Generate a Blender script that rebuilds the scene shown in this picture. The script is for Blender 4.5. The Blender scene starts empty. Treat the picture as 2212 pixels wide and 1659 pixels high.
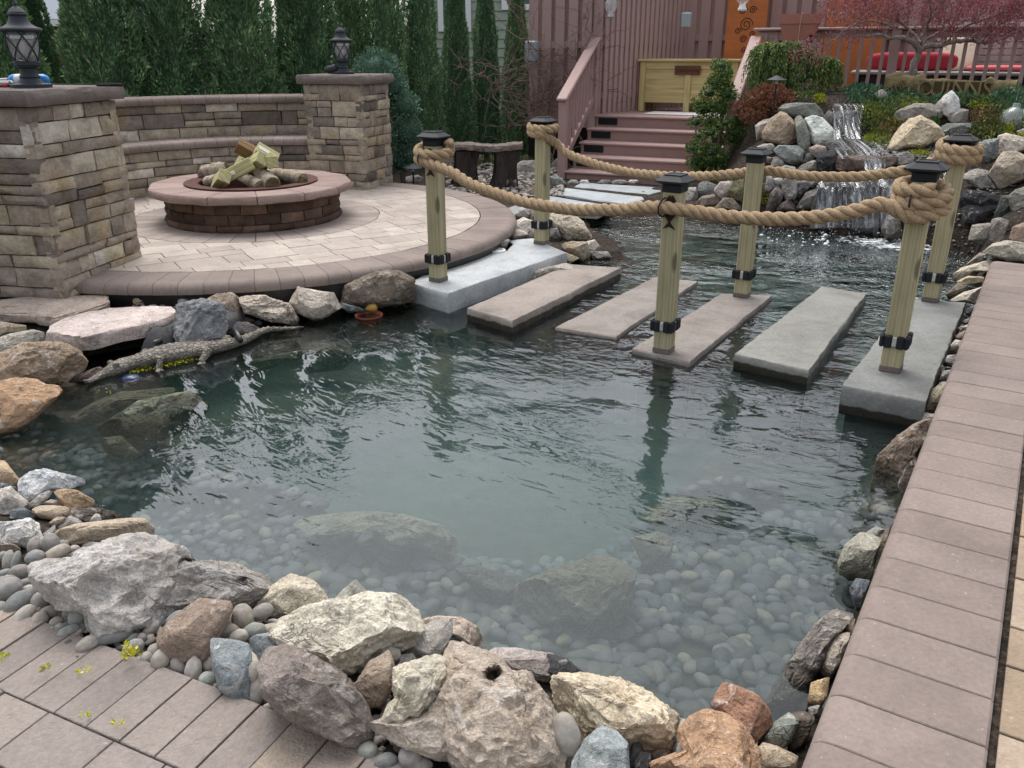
import bpy, math, random
import numpy as np
from mathutils import Vector, Matrix
R = math.radians
scene = bpy.context.scene
# ---------------------------------------------------------------- camera, sky, light
F, TH, CH, CX, CY = 1800.0, R(21.8), 1.55, 1106.0, 829.5   # focal length and frame in a 2212 px wide picture
cam = bpy.data.objects.new('camera', bpy.data.cameras.new('camera'))
scene.collection.objects.link(cam)
cam.location = (0, 0, CH)
cam.rotation_euler = (R(90) - TH, 0, 0)
cam.data.sensor_width = 36.0
cam.data.lens = 36.0 * F / 2212.0
cam.data.clip_end = 500.0
scene.camera = cam
world = bpy.data.worlds.new('World'); scene.world = world
world.use_nodes = True
_n = world.node_tree.nodes; _l = world.node_tree.links
_n.clear()
SUN_EL, SUN_AZ = R(65), R(-20)
sky = _n.new('ShaderNodeTexSky'); sky.sky_type = 'NISHITA'; sky.sun_disc = False
sky.sun_elevation = SUN_EL; sky.sun_rotation = SUN_AZ
sky.air_density = 1.0; sky.dust_density = 4.0; sky.ozone_density = 1.0
hsv = _n.new('ShaderNodeHueSaturation'); hsv.inputs['Saturation'].default_value = 0.30
bg = _n.new('ShaderNodeBackground'); bg.inputs['Strength'].default_value = 0.15
wo = _n.new('ShaderNodeOutputWorld')
_l.new(sky.outputs[0], hsv.inputs['Color']); _l.new(hsv.outputs[0], bg.inputs['Color']); _l.new(bg.outputs[0], wo.inputs['Surface'])
sun = bpy.data.objects.new('sun', bpy.data.lights.new('sun', 'SUN'))
scene.collection.objects.link(sun)
sun.data.energy = 0.5; sun.data.angle = R(35); sun.data.color = (1.0, 0.97, 0.92)
sun.rotation_euler = (R(90) - SUN_EL, 0, R(180) - SUN_AZ)
sun.location = (0, 0, 20)
scene.view_settings.view_transform = 'Standard'; scene.view_settings.look = 'None'
scene.view_settings.exposure = 1.0; scene.view_settings.gamma = 1.0
scene.cycles.max_bounces = 8; scene.cycles.diffuse_bounces = 3; scene.cycles.glossy_bounces = 3
scene.cycles.transparent_max_bounces = 12; scene.cycles.volume_bounces = 1
scene.cycles.use_denoising = True
scene.cycles.caustics_reflective = False; scene.cycles.caustics_refractive = False

# ---------------------------------------------------------------- measuring helpers
_c, _s = math.cos(TH), math.sin(TH)
def ray(u, v):
    a = (u - CX) / F; b = -(v - CY) / F
    return Vector((a, _c + b * _s, -_s + b * _c))
def at(u, v, z):
    d = ray(u, v); t = (z - CH) / d.z
    return Vector((d.x * t, d.y * t, z))
def aty(u, v, y):
    d = ray(u, v); t = y / d.y
    return Vector((d.x * t, y, CH + d.z * t))
def Z(x0, y0, w, pts, zw=2212.0):
    k = w / zw
    return [((x0 + x * k) * 0.54861, (y0 + y * k) * 0.54861) for x, y in pts]

# ---------------------------------------------------------------- noise
def _hash(ix, iy, iz, seed):
    h = (ix * 374761393 + iy * 668265263 + iz * 2147483647 + seed * 974634777) & 0xFFFFFFFF
    h = ((h ^ (h >> 13)) * 1274126177) & 0xFFFFFFFF
    h = h ^ (h >> 16)
    return (h & 0xFFFFFF) / float(0xFFFFFF) * 2 - 1
def vnoise(p, seed=0):
    p = np.asarray(p, dtype=np.float64)
    i = np.floor(p).astype(np.int64); f = p - i
    f = f * f * (3 - 2 * f)
    r = 0
    for dx in (0, 1):
        wx = f[:, 0] if dx else 1 - f[:, 0]
        for dy in (0, 1):
            wy = f[:, 1] if dy else 1 - f[:, 1]
            for dz in (0, 1):
                wz = f[:, 2] if dz else 1 - f[:, 2]
                r = r + wx * wy * wz * _hash(i[:, 0] + dx, i[:, 1] + dy, i[:, 2] + dz, seed)
    return r
def fbm(p, seed=0, octaves=4):
    r = 0; a = 1.0; s = 1.0
    for k in range(octaves):
        r = r + a * vnoise(np.asarray(p) * s, seed + k * 17); a *= 0.5; s *= 2.03
    return r

# ---------------------------------------------------------------- objects
def link(o): scene.collection.objects.link(o); return o
def tag(o, label=None, cat=None, group=None, kind=None):
    if label: o['label'] = label
    if cat: o['category'] = cat
    if group: o['group'] = group
    if kind: o['kind'] = kind
    return o
def thing(name, label, cat, loc=(0, 0, 0), rz=0.0, group=None):
    o = bpy.data.objects.new(name, None); link(o)
    o.location = loc; o.rotation_euler = (0, 0, rz); o.empty_display_size = 0.1
    return tag(o, label, cat, group)
def copy_tree(o, parent=None):
    c = o.copy(); link(c)
    if parent is not None: c.parent = parent
    for ch in list(o.children): copy_tree(ch, c)
    return c
class MB:
    """collects shapes and links them as ONE mesh object"""
    def __init__(s): s.v = []; s.f = []; s.t = []; s.tint = 0.5; s.M = None
    def add(s, verts, faces):
        o = len(s.v)
        if s.M is not None: verts = [tuple(s.M @ Vector(p)) for p in verts]
        s.v.extend([tuple(p) for p in verts])
        s.f.extend([tuple(i + o for i in f) for f in faces]); s.t.extend([s.tint] * len(faces))
    def box(s, c, d, b=0.0, rz=0.0):
        hx, hy, hz = d[0] / 2, d[1] / 2, d[2] / 2
        b = min(b, hx * .9, hy * .9, hz * .9)
        vs = []; fs = []
        cr, sr = math.cos(rz), math.sin(rz)
        def tr(x, y, z): return (c[0] + x * cr - y * sr, c[1] + x * sr + y * cr, c[2] + z)
        if b <= 0:
            for sx in (-1, 1):
                for sy in (-1, 1):
                    for sz in (-1, 1): vs.append(tr(sx * hx, sy * hy, sz * hz))
            fs = [(0, 1, 3, 2), (4, 6, 7, 5), (0, 4, 5, 1), (2, 3, 7, 6), (0, 2, 6, 4), (1, 5, 7, 3)]
        else:
            idx = {}
            for sx in (-1, 1):
                for sy in (-1, 1):
                    for sz in (-1, 1):
                        for ax in range(3):
                            p = [sx * (hx - b), sy * (hy - b), sz * (hz - b)]
                            p[ax] = (sx, sy, sz)[ax] * (hx, hy, hz)[ax]
                            idx[(sx, sy, sz, ax)] = len(vs); vs.append(tr(*p))
            def q(*k): return tuple(idx[i] for i in k)
            for sg in (-1, 1):
                f = [(sg, -1, -1, 0), (sg, 1, -1, 0), (sg, 1, 1, 0), (sg, -1, 1, 0)]; fs.append(q(*(f if sg > 0 else f[::-1])))
                f = [(-1, sg, -1, 1), (-1, sg, 1, 1), (1, sg, 1, 1), (1, sg, -1, 1)]; fs.append(q(*(f if sg > 0 else f[::-1])))
                f = [(-1, -1, sg, 2), (1, -1, sg, 2), (1, 1, sg, 2), (-1, 1, sg, 2)]; fs.append(q(*(f if sg > 0 else f[::-1])))
            for a in (-1, 1):
                for e in (-1, 1):
                    fs.append(q((a, e, -1, 0), (a, e, -1, 1), (a, e, 1, 1), (a, e, 1, 0)) if a * e < 0 else q((a, e, -1, 0), (a, e, 1, 0), (a, e, 1, 1), (a, e, -1, 1))[::-1])
                    fs.append(q((a, -1, e, 0), (a, 1, e, 0), (a, 1, e, 2), (a, -1, e, 2)))
                    fs.append(q((-1, a, e, 1), (1, a, e, 1), (1, a, e, 2), (-1, a, e, 2)))
            for sx in (-1, 1):
                for sy in (-1, 1):
                    for sz in (-1, 1): fs.append(q((sx, sy, sz, 0), (sx, sy, sz, 1), (sx, sy, sz, 2)))
        s.add(vs, fs)
    def beam(s, a, b, w, h, up=(0, 0, 1), bev=0.0):
        a = Vector(a); b = Vector(b); d = (b - a); L = d.length; d.normalize()
        upv = Vector(up)
        if abs(d.dot(upv)) > .99: upv = Vector((0, 1, 0))
        x = d.cross(upv).normalized(); z = x.cross(d).normalized()
        m = Matrix((x, d, z)).transposed().to_4x4(); m.translation = (a + b) / 2
        old = s.M; s.M = m if old is None else old @ m
        s.box((0, 0, 0), (w, L, h), bev); s.M = old
    def prism(s, poly, z0, z1, bev=0.0, jit=None):
        """upright prism on a plan polygon (counter-clockwise), bevelled top edge"""
        n = len(poly)
        cx = sum(p[0] for p in poly) / n; cy = sum(p[1] for p in poly) / n
        rings = [(z0, 0.0)]
        if bev > 0: rings += [(z1 - bev, 0.0), (z1 - bev * .3, bev * .3), (z1, bev)]
        else: rings += [(z1, 0.0)]
        vs = []
        for z, ins in rings:
            for p in poly:
                d = math.hypot(p[0] - cx, p[1] - cy) or 1
                k = 1 - ins / d
                vs.append((cx + (p[0] - cx) * k, cy + (p[1] - cy) * k, z))
        fs = [tuple(range(n))[::-1], tuple((len(rings) - 1) * n + i for i in range(n))]
        for r in range(len(rings) - 1):
            for i in range(n):
                j = (i + 1) % n
                fs.append((r * n + i, r * n + j, (r + 1) * n + j, (r + 1) * n + i))
        s.add(vs, fs)
    def lathe(s, prof, n=24, c=(0, 0, 0), close=False):
        vs = []; fs = []
        for r, z in prof:
            for i in range(n):
                a = 2 * math.pi * i / n
                vs.append((c[0] + r * math.cos(a), c[1] + r * math.sin(a), c[2] + z))
        m = len(prof)
        for k in range(m - 1 + (1 if close else 0)):
            k2 = (k + 1) % m
            for i in range(n):
                j = (i + 1) % n
                fs.append((k * n + i, k * n + j, k2 * n + j, k2 * n + i))
        if not close:
            if prof[0][0] > 1e-5: fs.append(tuple(range(n))[::-1])
            if prof[-1][0] > 1e-5: fs.append(tuple((m - 1) * n + i for i in range(n)))
        s.add(vs, fs)
    def tube(s, path, rad, n=8, cap=True, flat=1.0):
        P = [Vector(p) for p in path]; m = len(P)
        if not hasattr(rad, '__len__'): rad = [rad] * m
        vs = []; fs = []; nrm = None
        for k in range(m):
            d = (P[min(k + 1, m - 1)] - P[max(k - 1, 0)])
            if d.length < 1e-9: d = Vector((0, 0, 1))
            d.normalize()
            if nrm is None:
                nrm = d.orthogonal().normalized()
            nrm = (nrm - d * nrm.dot(d))
            if nrm.length < 1e-6: nrm = d.orthogonal()
            nrm.normalize(); b = d.cross(nrm)
            for i in range(n):
                a = 2 * math.pi * i / n
                vs.append(P[k] + (nrm * math.cos(a) + b * math.sin(a) * flat) * rad[k])
        for k in range(m - 1):
            for i in range(n):
                j = (i + 1) % n
                fs.append((k * n + i, k * n + j, (k + 1) * n + j, (k + 1) * n + i))
        if cap: fs.append(tuple(range(n))[::-1]); fs.append(tuple((m - 1) * n + i for i in range(n)))
        s.add(vs, fs)
    def blob(s, c, r, seed=0, rough=.15, n=2, freq=1.6):
        v, f = ico(n)
        k = 1 + rough * fbm(v * freq + seed * 3.7, seed, 3)
        p = v * k[:, None] * np.array(r) + np.array(c)
        s.add(p.tolist(), f.tolist())
    def build(s, name, mat, parent=None, smooth=False, sharp=35, color=None):
        me = bpy.data.meshes.new(name)
        me.from_pydata(s.v, [], s.f); me.update()
        finish(me, mat, smooth, sharp, s.t)
        o = bpy.data.objects.new(name, me); link(o)
        if parent is not None: o.parent = parent
        if color: o.color = (*color, 1)
        return o
def finish(me, mat, smooth=False, sharp=35, tint=None):
    if mat: me.materials.append(mat)
    if tint is not None:
        a = me.attributes.new('tint', 'FLOAT', 'FACE')
        a.data.foreach_set('value', np.asarray(tint, dtype=np.float32))
    if smooth:
        me.shade_smooth()
        if sharp and sharp < 180: me.set_sharp_from_angle(angle=R(sharp))
def npmesh(name, v, f, mat, parent=None, smooth=False, sharp=180, tint=None, color=None):
    me = bpy.data.meshes.new(name)
    v = np.asarray(v, dtype=np.float32); f = np.asarray(f, dtype=np.int32)
    k = f.shape[1]
    me.vertices.add(len(v)); me.vertices.foreach_set('co', v.ravel())
    me.loops.add(f.size); me.loops.foreach_set('vertex_index', f.ravel())
    me.polygons.add(len(f)); me.polygons.foreach_set('loop_start', np.arange(0, f.size, k, dtype=np.int32))
    me.update(calc_edges=True); me.validate()
    finish(me, mat, smooth, sharp, tint)
    o = bpy.data.objects.new(name, me); link(o)
    if parent is not None: o.parent = parent
    if color: o.color = (*color, 1)
    return o
_ico = {}
def ico(n):
    if n in _ico: return _ico[n]
    t = (1 + 5 ** .5) / 2
    v = [(-1, t, 0), (1, t, 0), (-1, -t, 0), (1, -t, 0), (0, -1, t), (0, 1, t), (0, -1, -t), (0, 1, -t), (t, 0, -1), (t, 0, 1), (-t, 0, -1), (-t, 0, 1)]
    f = [(0, 11, 5), (0, 5, 1), (0, 1, 7), (0, 7, 10), (0, 10, 11), (1, 5, 9), (5, 11, 4), (11, 10, 2), (10, 7, 6), (7, 1, 8), (3, 9, 4), (3, 4, 2), (3, 2, 6), (3, 6, 8), (3, 8, 9), (4, 9, 5), (2, 4, 11), (6, 2, 10), (8, 6, 7), (9, 8, 1)]
    v = [Vector(p).normalized() for p in v]
    for _ in range(n):
        mid = {}; nf = []
        def m(a, b):
            k = (min(a, b), max(a, b))
            if k not in mid: mid[k] = len(v); v.append(((v[a] + v[b]) / 2).normalized())
            return mid[k]
        for a, b, c in f:
            x, y, z = m(a, b), m(b, c), m(c, a)
            nf += [(a, x, z), (b, y, x), (c, z, y), (x, y, z)]
        f = nf
    _ico[n] = (np.array([tuple(p) for p in v]), np.array(f, dtype=np.int32))
    return _ico[n]
# ---------------------------------------------------------------- materials
class NT:
    def __init__(s, name):
        s.m = bpy.data.materials.new(name); s.m.use_nodes = True
        s.t = s.m.node_tree; s.t.nodes.clear()
        s.out = s.t.nodes.new('ShaderNodeOutputMaterial')
    def n(s, typ, **kw):
        x = s.t.nodes.new('ShaderNode' + typ)
        for k, v in kw.items():
            if k.startswith('i_'): x.inputs[k[2:].replace('_', ' ')].default_value = v
            else: setattr(x, k, v)
        return x
    def l(s, a, b): s.t.links.new(a, b)
    def pos(s, scale=(1, 1, 1), obj=False, rot=(0, 0, 0)):
        if obj: o = s.n('TexCoord').outputs['Object']
        else: o = s.n('NewGeometry').outputs['Position']
        mp = s.n('Mapping'); mp.inputs['Scale'].default_value = scale; mp.inputs['Rotation'].default_value = rot
        s.l(o, mp.inputs['Vector']); return mp.outputs[0]
    def noise(s, vec, scale, detail=4, rough=.55, dist=0.0, out='Fac'):
        x = s.n('TexNoise'); x.inputs['Scale'].default_value = scale; x.inputs['Detail'].default_value = detail
        x.inputs['Roughness'].default_value = rough; x.inputs['Distortion'].default_value = dist
        s.l(vec, x.inputs['Vector']); return x.outputs[out]
    def ramp(s, fac, stops, interp='LINEAR'):
        x = s.n('ValToRGB'); e = x.color_ramp.elements; x.color_ramp.interpolation = interp
        while len(e) < len(stops): e.new(.5)
        for i, (p, c) in enumerate(stops):
            e[i].position = p; e[i].color = (*c, 1) if hasattr(c, '__len__') else (c, c, c, 1)
        s.l(fac, x.inputs[0]); return x.outputs[0]
    def math(s, op, a, b=None, clamp=False):
        x = s.n('Math', operation=op, use_clamp=clamp)
        for i, q in enumerate((a, b)):
            if q is None: continue
            if hasattr(q, 'links'): s.l(q, x.inputs[i])
            else: x.inputs[i].default_value = q
        return x.outputs[0]
    def mix(s, fac, a, b, mode='MIX'):
        x = s.n('Mix', data_type='RGBA', blend_type=mode)
        for sock, q in ((x.inputs[0], fac), (x.inputs[6], a), (x.inputs[7], b)):
            if hasattr(q, 'links'): s.l(q, sock)
            elif hasattr(q, '__len__'): sock.default_value = (*q, 1)
            else: sock.default_value = q
        return x.outputs[2]
    def attr(s, name):
        return s.n('Attribute', attribute_name=name).outputs['Fac']
    def bump(s, h, strength=.4, dist=.02, normal=None):
        x = s.n('Bump'); x.inputs['Strength'].default_value = strength; x.inputs['Distance'].default_value = dist
        s.l(h, x.inputs['Height'])
        if normal is not None: s.l(normal, x.inputs['Normal'])
        return x.outputs[0]
    def bsdf(s, col, rough=.7, normal=None, metal=0.0, spec=.4, **kw):
        x = s.n('BsdfPrincipled')
        for nm, q in (('Base Color', col), ('Roughness', rough), ('Metallic', metal), ('Specular IOR Level', spec)):
            if hasattr(q, 'links'): s.l(q, x.inputs[nm])
            elif hasattr(q, '__len__'): x.inputs[nm].default_value = (*q, 1)
            else: x.inputs[nm].default_value = q
        if normal is not None: s.l(normal, x.inputs['Normal'])
        for k, v in kw.items(): x.inputs[k].default_value = v
        s.l(x.outputs[0], s.out.inputs['Surface']); return x
def lin(r, g, b):
    f = lambda c: (c / 12.92 if c <= .04045 else ((c + .055) / 1.055) ** 2.4)
    return (f(r / 255), f(g / 255), f(b / 255))
def simple(name, col, rough=.6, var=.25, scale=8, bump=.15, bscale=60, metal=0.0, spec=.4, obj=False, stretch=(1, 1, 1)):
    t = NT(name); p = t.pos(stretch, obj)
    f = t.noise(p, scale, 5)
    c = t.mix(f, tuple(x * (1 - var) for x in col), tuple(min(1, x * (1 + var)) for x in col))
    nb = t.bump(t.noise(p, bscale, 3), bump, .01)
    t.bsdf(c, rough, nb, metal, spec); return t.m
def rock_mat(name, wet=True):
    """object colour x layered noise, pale veins, dark stains; wet line just above the water"""
    t = NT(name); p = t.pos()
    oi = t.n('ObjectInfo'); base = oi.outputs['Color']
    big = t.noise(p, 5, 6, .62, .4); fine = t.noise(p, 34, 6, .7); mid = t.noise(p, 13, 5, .65, 1.5)
    v = t.math('ADD', t.math('MULTIPLY', big, .95), t.math('MULTIPLY', fine, .85))
    v = t.math('MULTIPLY', v, 1.12)
    c = t.mix(1.0, base, t.ramp(t.math('MULTIPLY', v, .5), [(.30, .28), (.41, .78), (.50, 1.12), (.60, 1.38), (.70, 1.6)]), 'MULTIPLY')
    warm = t.noise(p, 7, 4, .6, .6)
    c = t.mix(t.ramp(warm, [(.45, 0.0), (.72, .5)]), c, t.mix(1.0, base, (1.06, .97, .84), 'MULTIPLY'))
    vein = t.ramp(mid, [(.57, 0.0), (.66, .9)])
    c = t.mix(t.math('MULTIPLY', vein, .62), c, t.mix(.62, base, (.74, .70, .65)))
    stain = t.ramp(t.noise(p, 9, 5, .7, .3), [(.56, 0.0), (.68, .85)])
    c = t.mix(t.math('MULTIPLY', stain, .75), c, t.mix(1.0, base, (.42, .38, .32), 'MULTIPLY'))
    fl = t.noise(p, 150, 3, .6)
    c = t.mix(1.0, c, t.ramp(fl, [(.30, .62), (.42, .95), (.58, 1.05), (.70, 1.5)]), 'MULTIPLY')
    ck = t.n('TexVoronoi', feature='DISTANCE_TO_EDGE'); ck.inputs['Scale'].default_value = 6.5
    wv = t.n('VectorMath', operation='ADD'); t.l(p, wv.inputs[0])
    nv = t.n('VectorMath', operation='SCALE'); nv.inputs['Scale'].default_value = .22; t.l(t.noise(p, 6, 4, .6, 0, 'Color'), nv.inputs[0]); t.l(nv.outputs[0], wv.inputs[1]); t.l(wv.outputs[0], ck.inputs['Vector'])
    crk = t.math('MULTIPLY', t.ramp(ck.outputs['Distance'], [(.0, 1.0), (.014, 0.0)]), t.ramp(t.noise(p, 3.3, 2), [(.52, 0.0), (.66, 1.0)]))
    c = t.mix(t.math('MULTIPLY', crk, .4), c, t.mix(1.0, base, (.32, .28, .24), 'MULTIPLY'))
    rough = .82
    if wet:
        z = t.n('SeparateXYZ'); t.l(t.n('NewGeometry').outputs['Position'], z.inputs[0])
        w = t.math('ADD', z.outputs[2], t.math('MULTIPLY', t.math('SUBTRACT', big, .5), .12))
        w = t.ramp(w, [(.012, 1.0), (.035, 0.0)])
        c = t.mix(w, c, t.mix(1.0, c, (.42, .41, .38), 'MULTIPLY'))
        rough = t.ramp(w, [(0, .82), (1, .3)])
    h = t.math('ADD', t.math('MULTIPLY', mid, .7), t.math('MULTIPLY', fine, .5))
    h = t.math('SUBTRACT', h, t.math('MULTIPLY', crk, .2))
    nb = t.bump(h, .9, .03)
    nb = t.bump(t.noise(p, 110, 4, .7), .45, .006, nb)
    t.bsdf(c, rough, nb, 0, .35); return t.m
M = {}
M['rock'] = rock_mat('rock_surface')
def wetrock():
    t = NT('wet_rock'); p = t.pos()
    oi = t.n('ObjectInfo')
    f = t.noise(p, 11, 6, .65, .5)
    c = t.mix(1.0, oi.outputs['Color'], t.ramp(f, [(.3, .4), (.55, 1.0), (.75, 1.6)]), 'MULTIPLY')
    nb = t.bump(t.noise(p, 26, 6, .7), .8, .03)
    t.bsdf(c, .16, nb, 0, .6); return t.m
M['wetrock'] = wetrock()
def pebble_mat():
    t = NT('pebble'); p = t.pos(); oi = t.n('ObjectInfo')
    f = t.noise(p, 60, 4, .6); g = t.noise(p, 9, 3)
    c = t.mix(1.0, oi.outputs['Color'], t.ramp(f, [(.3, .8), (.7, 1.16)]), 'MULTIPLY')
    c = t.mix(1.0, c, t.ramp(g, [(.3, (.9, .92, .95)), (.7, (1.08, 1.02, .95))]), 'MULTIPLY')
    t.bsdf(c, .68, t.bump(t.noise(p, 160, 3), .25, .004), 0, .35); return t.m
M['pebble'] = pebble_mat()
def bed_pebbles():
    t = NT('pond_pebbles'); p = t.pos(); f = t.attr('tint')
    c = t.ramp(f, [(0, lin(40, 43, 48)), (.35, lin(62, 65, 71)), (.7, lin(84, 86, 90)), (.9, lin(102, 98, 90)), (1, lin(120, 112, 92))])
    c = t.mix(1.0, c, t.ramp(t.noise(p, 45, 3), [(.3, .8), (.7, 1.15)]), 'MULTIPLY')
    t.bsdf(c, .7, None, 0, .3); return t.m
M['bed_pebbles'] = bed_pebbles()
def veneer(name, stops, stain=True):
    t = NT(name); p = t.pos(); a = t.attr('tint')
    big = t.noise(p, 9, 5, .6, .4); fine = t.noise(p, 42, 5, .7)
    c = t.ramp(a, stops, 'LINEAR')
    c = t.mix(1.0, c, t.ramp(big, [(.3, .66), (.52, 1.0), (.72, 1.28)]), 'MULTIPLY')
    c = t.mix(1.0, c, t.ramp(fine, [(.3, .78), (.7, 1.16)]), 'MULTIPLY')
    if stain:
        s = t.ramp(t.noise(p, 2.6, 4, .6, .6), [(.52, 0.0), (.68, .55)])
        c = t.mix(s, c, t.mix(1.0, c, (.95, .82, .42), 'MULTIPLY'))
    hsum = t.math('ADD', t.math('MULTIPLY', t.noise(p, 22, 5, .65), .8), t.math('MULTIPLY', fine, .5))
    nb = t.bump(hsum, .7, .025)
    t.bsdf(c, .88, nb, 0, .25); return t.m
M['veneer'] = veneer('stone_veneer', [(0, lin(94, 86, 80)), (.3, lin(134, 122, 112)), (.55, lin(158, 145, 131)), (.8, lin(170, 157, 136)), (1, lin(196, 187, 174))])
M['pitblock'] = veneer('pit_block', [(0, lin(66, 52, 45)), (.5, lin(86, 68, 58)), (1, lin(110, 90, 77))], False)
M['blackwall'] = veneer('dark_stacked_stone', [(0, lin(50, 44, 46)), (.5, lin(70, 62, 64)), (1, lin(92, 82, 82))], False)
def paver(name, stops, rough=.85, bs=.3, f1=3.5, scratch=True):
    t = NT(name); p = t.pos(); a = t.attr('tint')
    c = t.ramp(a, stops)
    c = t.mix(1.0, c, t.ramp(t.noise(p, f1, 6, .65, .4), [(.3, .8), (.55, 1.0), (.75, 1.14)]), 'MULTIPLY')
    c = t.mix(1.0, c, t.ramp(t.noise(p, 70, 4, .7), [(.3, .84), (.7, 1.12)]), 'MULTIPLY')
    if scratch:
        sp = t.ramp(t.noise(p, 95, 2, .5), [(.70, 0.0), (.76, .5)])
        c = t.mix(t.math('MULTIPLY', sp, .5), c, (.62, .58, .54))
        st = t.ramp(t.noise(p, 1.7, 5, .6, .8), [(.5, 0.0), (.75, .3)])
        c = t.mix(st, c, t.mix(1.0, c, (.72, .70, .68), 'MULTIPLY'))
    h = t.math('ADD', t.math('MULTIPLY', t.noise(p, 9, 5, .6, .6), .8), t.math('MULTIPLY', t.noise(p, 130, 3), .25))
    t.bsdf(c, rough, t.bump(h, bs, .02), 0, .3); return t.m
M['coping'] = paver('coping_stone', [(0, lin(125, 112, 105)), (1, lin(135, 122, 115))], .8, .22)
M['paver'] = paver('paving_stone', [(0, lin(130, 121, 115)), (.6, lin(142, 132, 125)), (1, lin(156, 142, 128))], .85, .9)
M['paver_tan'] = paver('tan_paving', [(0, lin(138, 121, 102)), (.5, lin(156, 138, 118)), (1, lin(166, 150, 133))], .85, .6)
M['patio'] = paver('patio_paver', [(0, lin(160, 149, 140)), (.5, lin(170, 159, 149)), (1, lin(178, 168, 158))], .85, .3)
M['patio_dark'] = paver('patio_ring', [(0, lin(140, 129, 122)), (1, lin(160, 148, 140))], .85, .3)
M['pitcap'] = paver('pit_cap', [(0, lin(138, 118, 111)), (1, lin(156, 136, 128))], .85, .4, 6)
M['captan'] = paver('pillar_cap', [(0, lin(104, 95, 90)), (1, lin(122, 112, 106))], .88, .7, 9)
M['slabgrey'] = paver('grey_slab', [(0, lin(126, 130, 133)), (1, lin(150, 154, 157))], .85, .35, 5)
def bridge_slab():
    t = NT('bridge_slab'); p = t.pos(); oi = t.n('ObjectInfo')
    f = t.noise(p, 4, 6, .65, .5); g = t.noise(p, 60, 4, .7)
    c = t.mix(1.0, oi.outputs['Color'], t.ramp(f, [(.28, .70), (.45, .92), (.58, 1.04), (.75, 1.16)]), 'MULTIPLY')
    sp = t.ramp(t.noise(p, 1.8, 5, .65, 1.0), [(.48, 0.0), (.70, .55)])
    c = t.mix(sp, c, t.mix(1.0, c, (.66, .64, .58), 'MULTIPLY'))
    c = t.mix(1.0, c, t.ramp(g, [(.3, .80), (.7, 1.1)]), 'MULTIPLY')
    z = t.n('SeparateXYZ'); t.l(t.n('NewGeometry').outputs['Position'], z.inputs[0])
    w = t.math('ADD', z.outputs[2], t.math('MULTIPLY', t.math('SUBTRACT', t.noise(p, 14, 4), .5), .03))
    w = t.ramp(t.math('MULTIPLY', w, 4), [(.14, 1.0), (.18, 0.0)])
    oa = oi.outputs['Alpha']
    w = t.math('MULTIPLY', w, oa)
    c = t.mix(w, c, t.mix(1.0, c, (.13, .12, .09), 'MULTIPLY'))
    t.bsdf(c, t.ramp(w, [(0, .85), (1, .35)]), t.bump(t.math('ADD', t.noise(p, 16, 5, .6), t.math('MULTIPLY', g, .3)), .4, .02), 0, .3); return t.m
M['bslab'] = bridge_slab()
def soil():
    t = NT('soil_mulch'); p = t.pos()
    f = t.noise(p, 38, 5, .7); g = t.noise(p, 4, 4)
    c = t.ramp(f, [(.3, lin(26, 22, 19)), (.5, lin(56, 48, 41)), (.66, lin(92, 82, 71)), (.8, lin(124, 114, 102))])
    c = t.mix(1.0, c, t.ramp(g, [(.3, .7), (.7, 1.1)]), 'MULTIPLY')
    z = t.n('SeparateXYZ'); t.l(t.n('NewGeometry').outputs['Position'], z.inputs[0])
    und = t.ramp(t.math('ADD', t.math('MULTIPLY', z.outputs[2], -1), t.math('MULTIPLY', t.math('SUBTRACT', g, .5), .1)), [(.0, 0.0), (.08, 1.0)])
    silt = t.ramp(t.noise(p, 9, 5, .65), [(.3, lin(38, 43, 36)), (.7, lin(72, 75, 62))])
    c = t.mix(und, c, silt)
    t.bsdf(c, .95, t.bump(f, .8, .03), 0, .2); return t.m
M['soil'] = soil()
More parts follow.
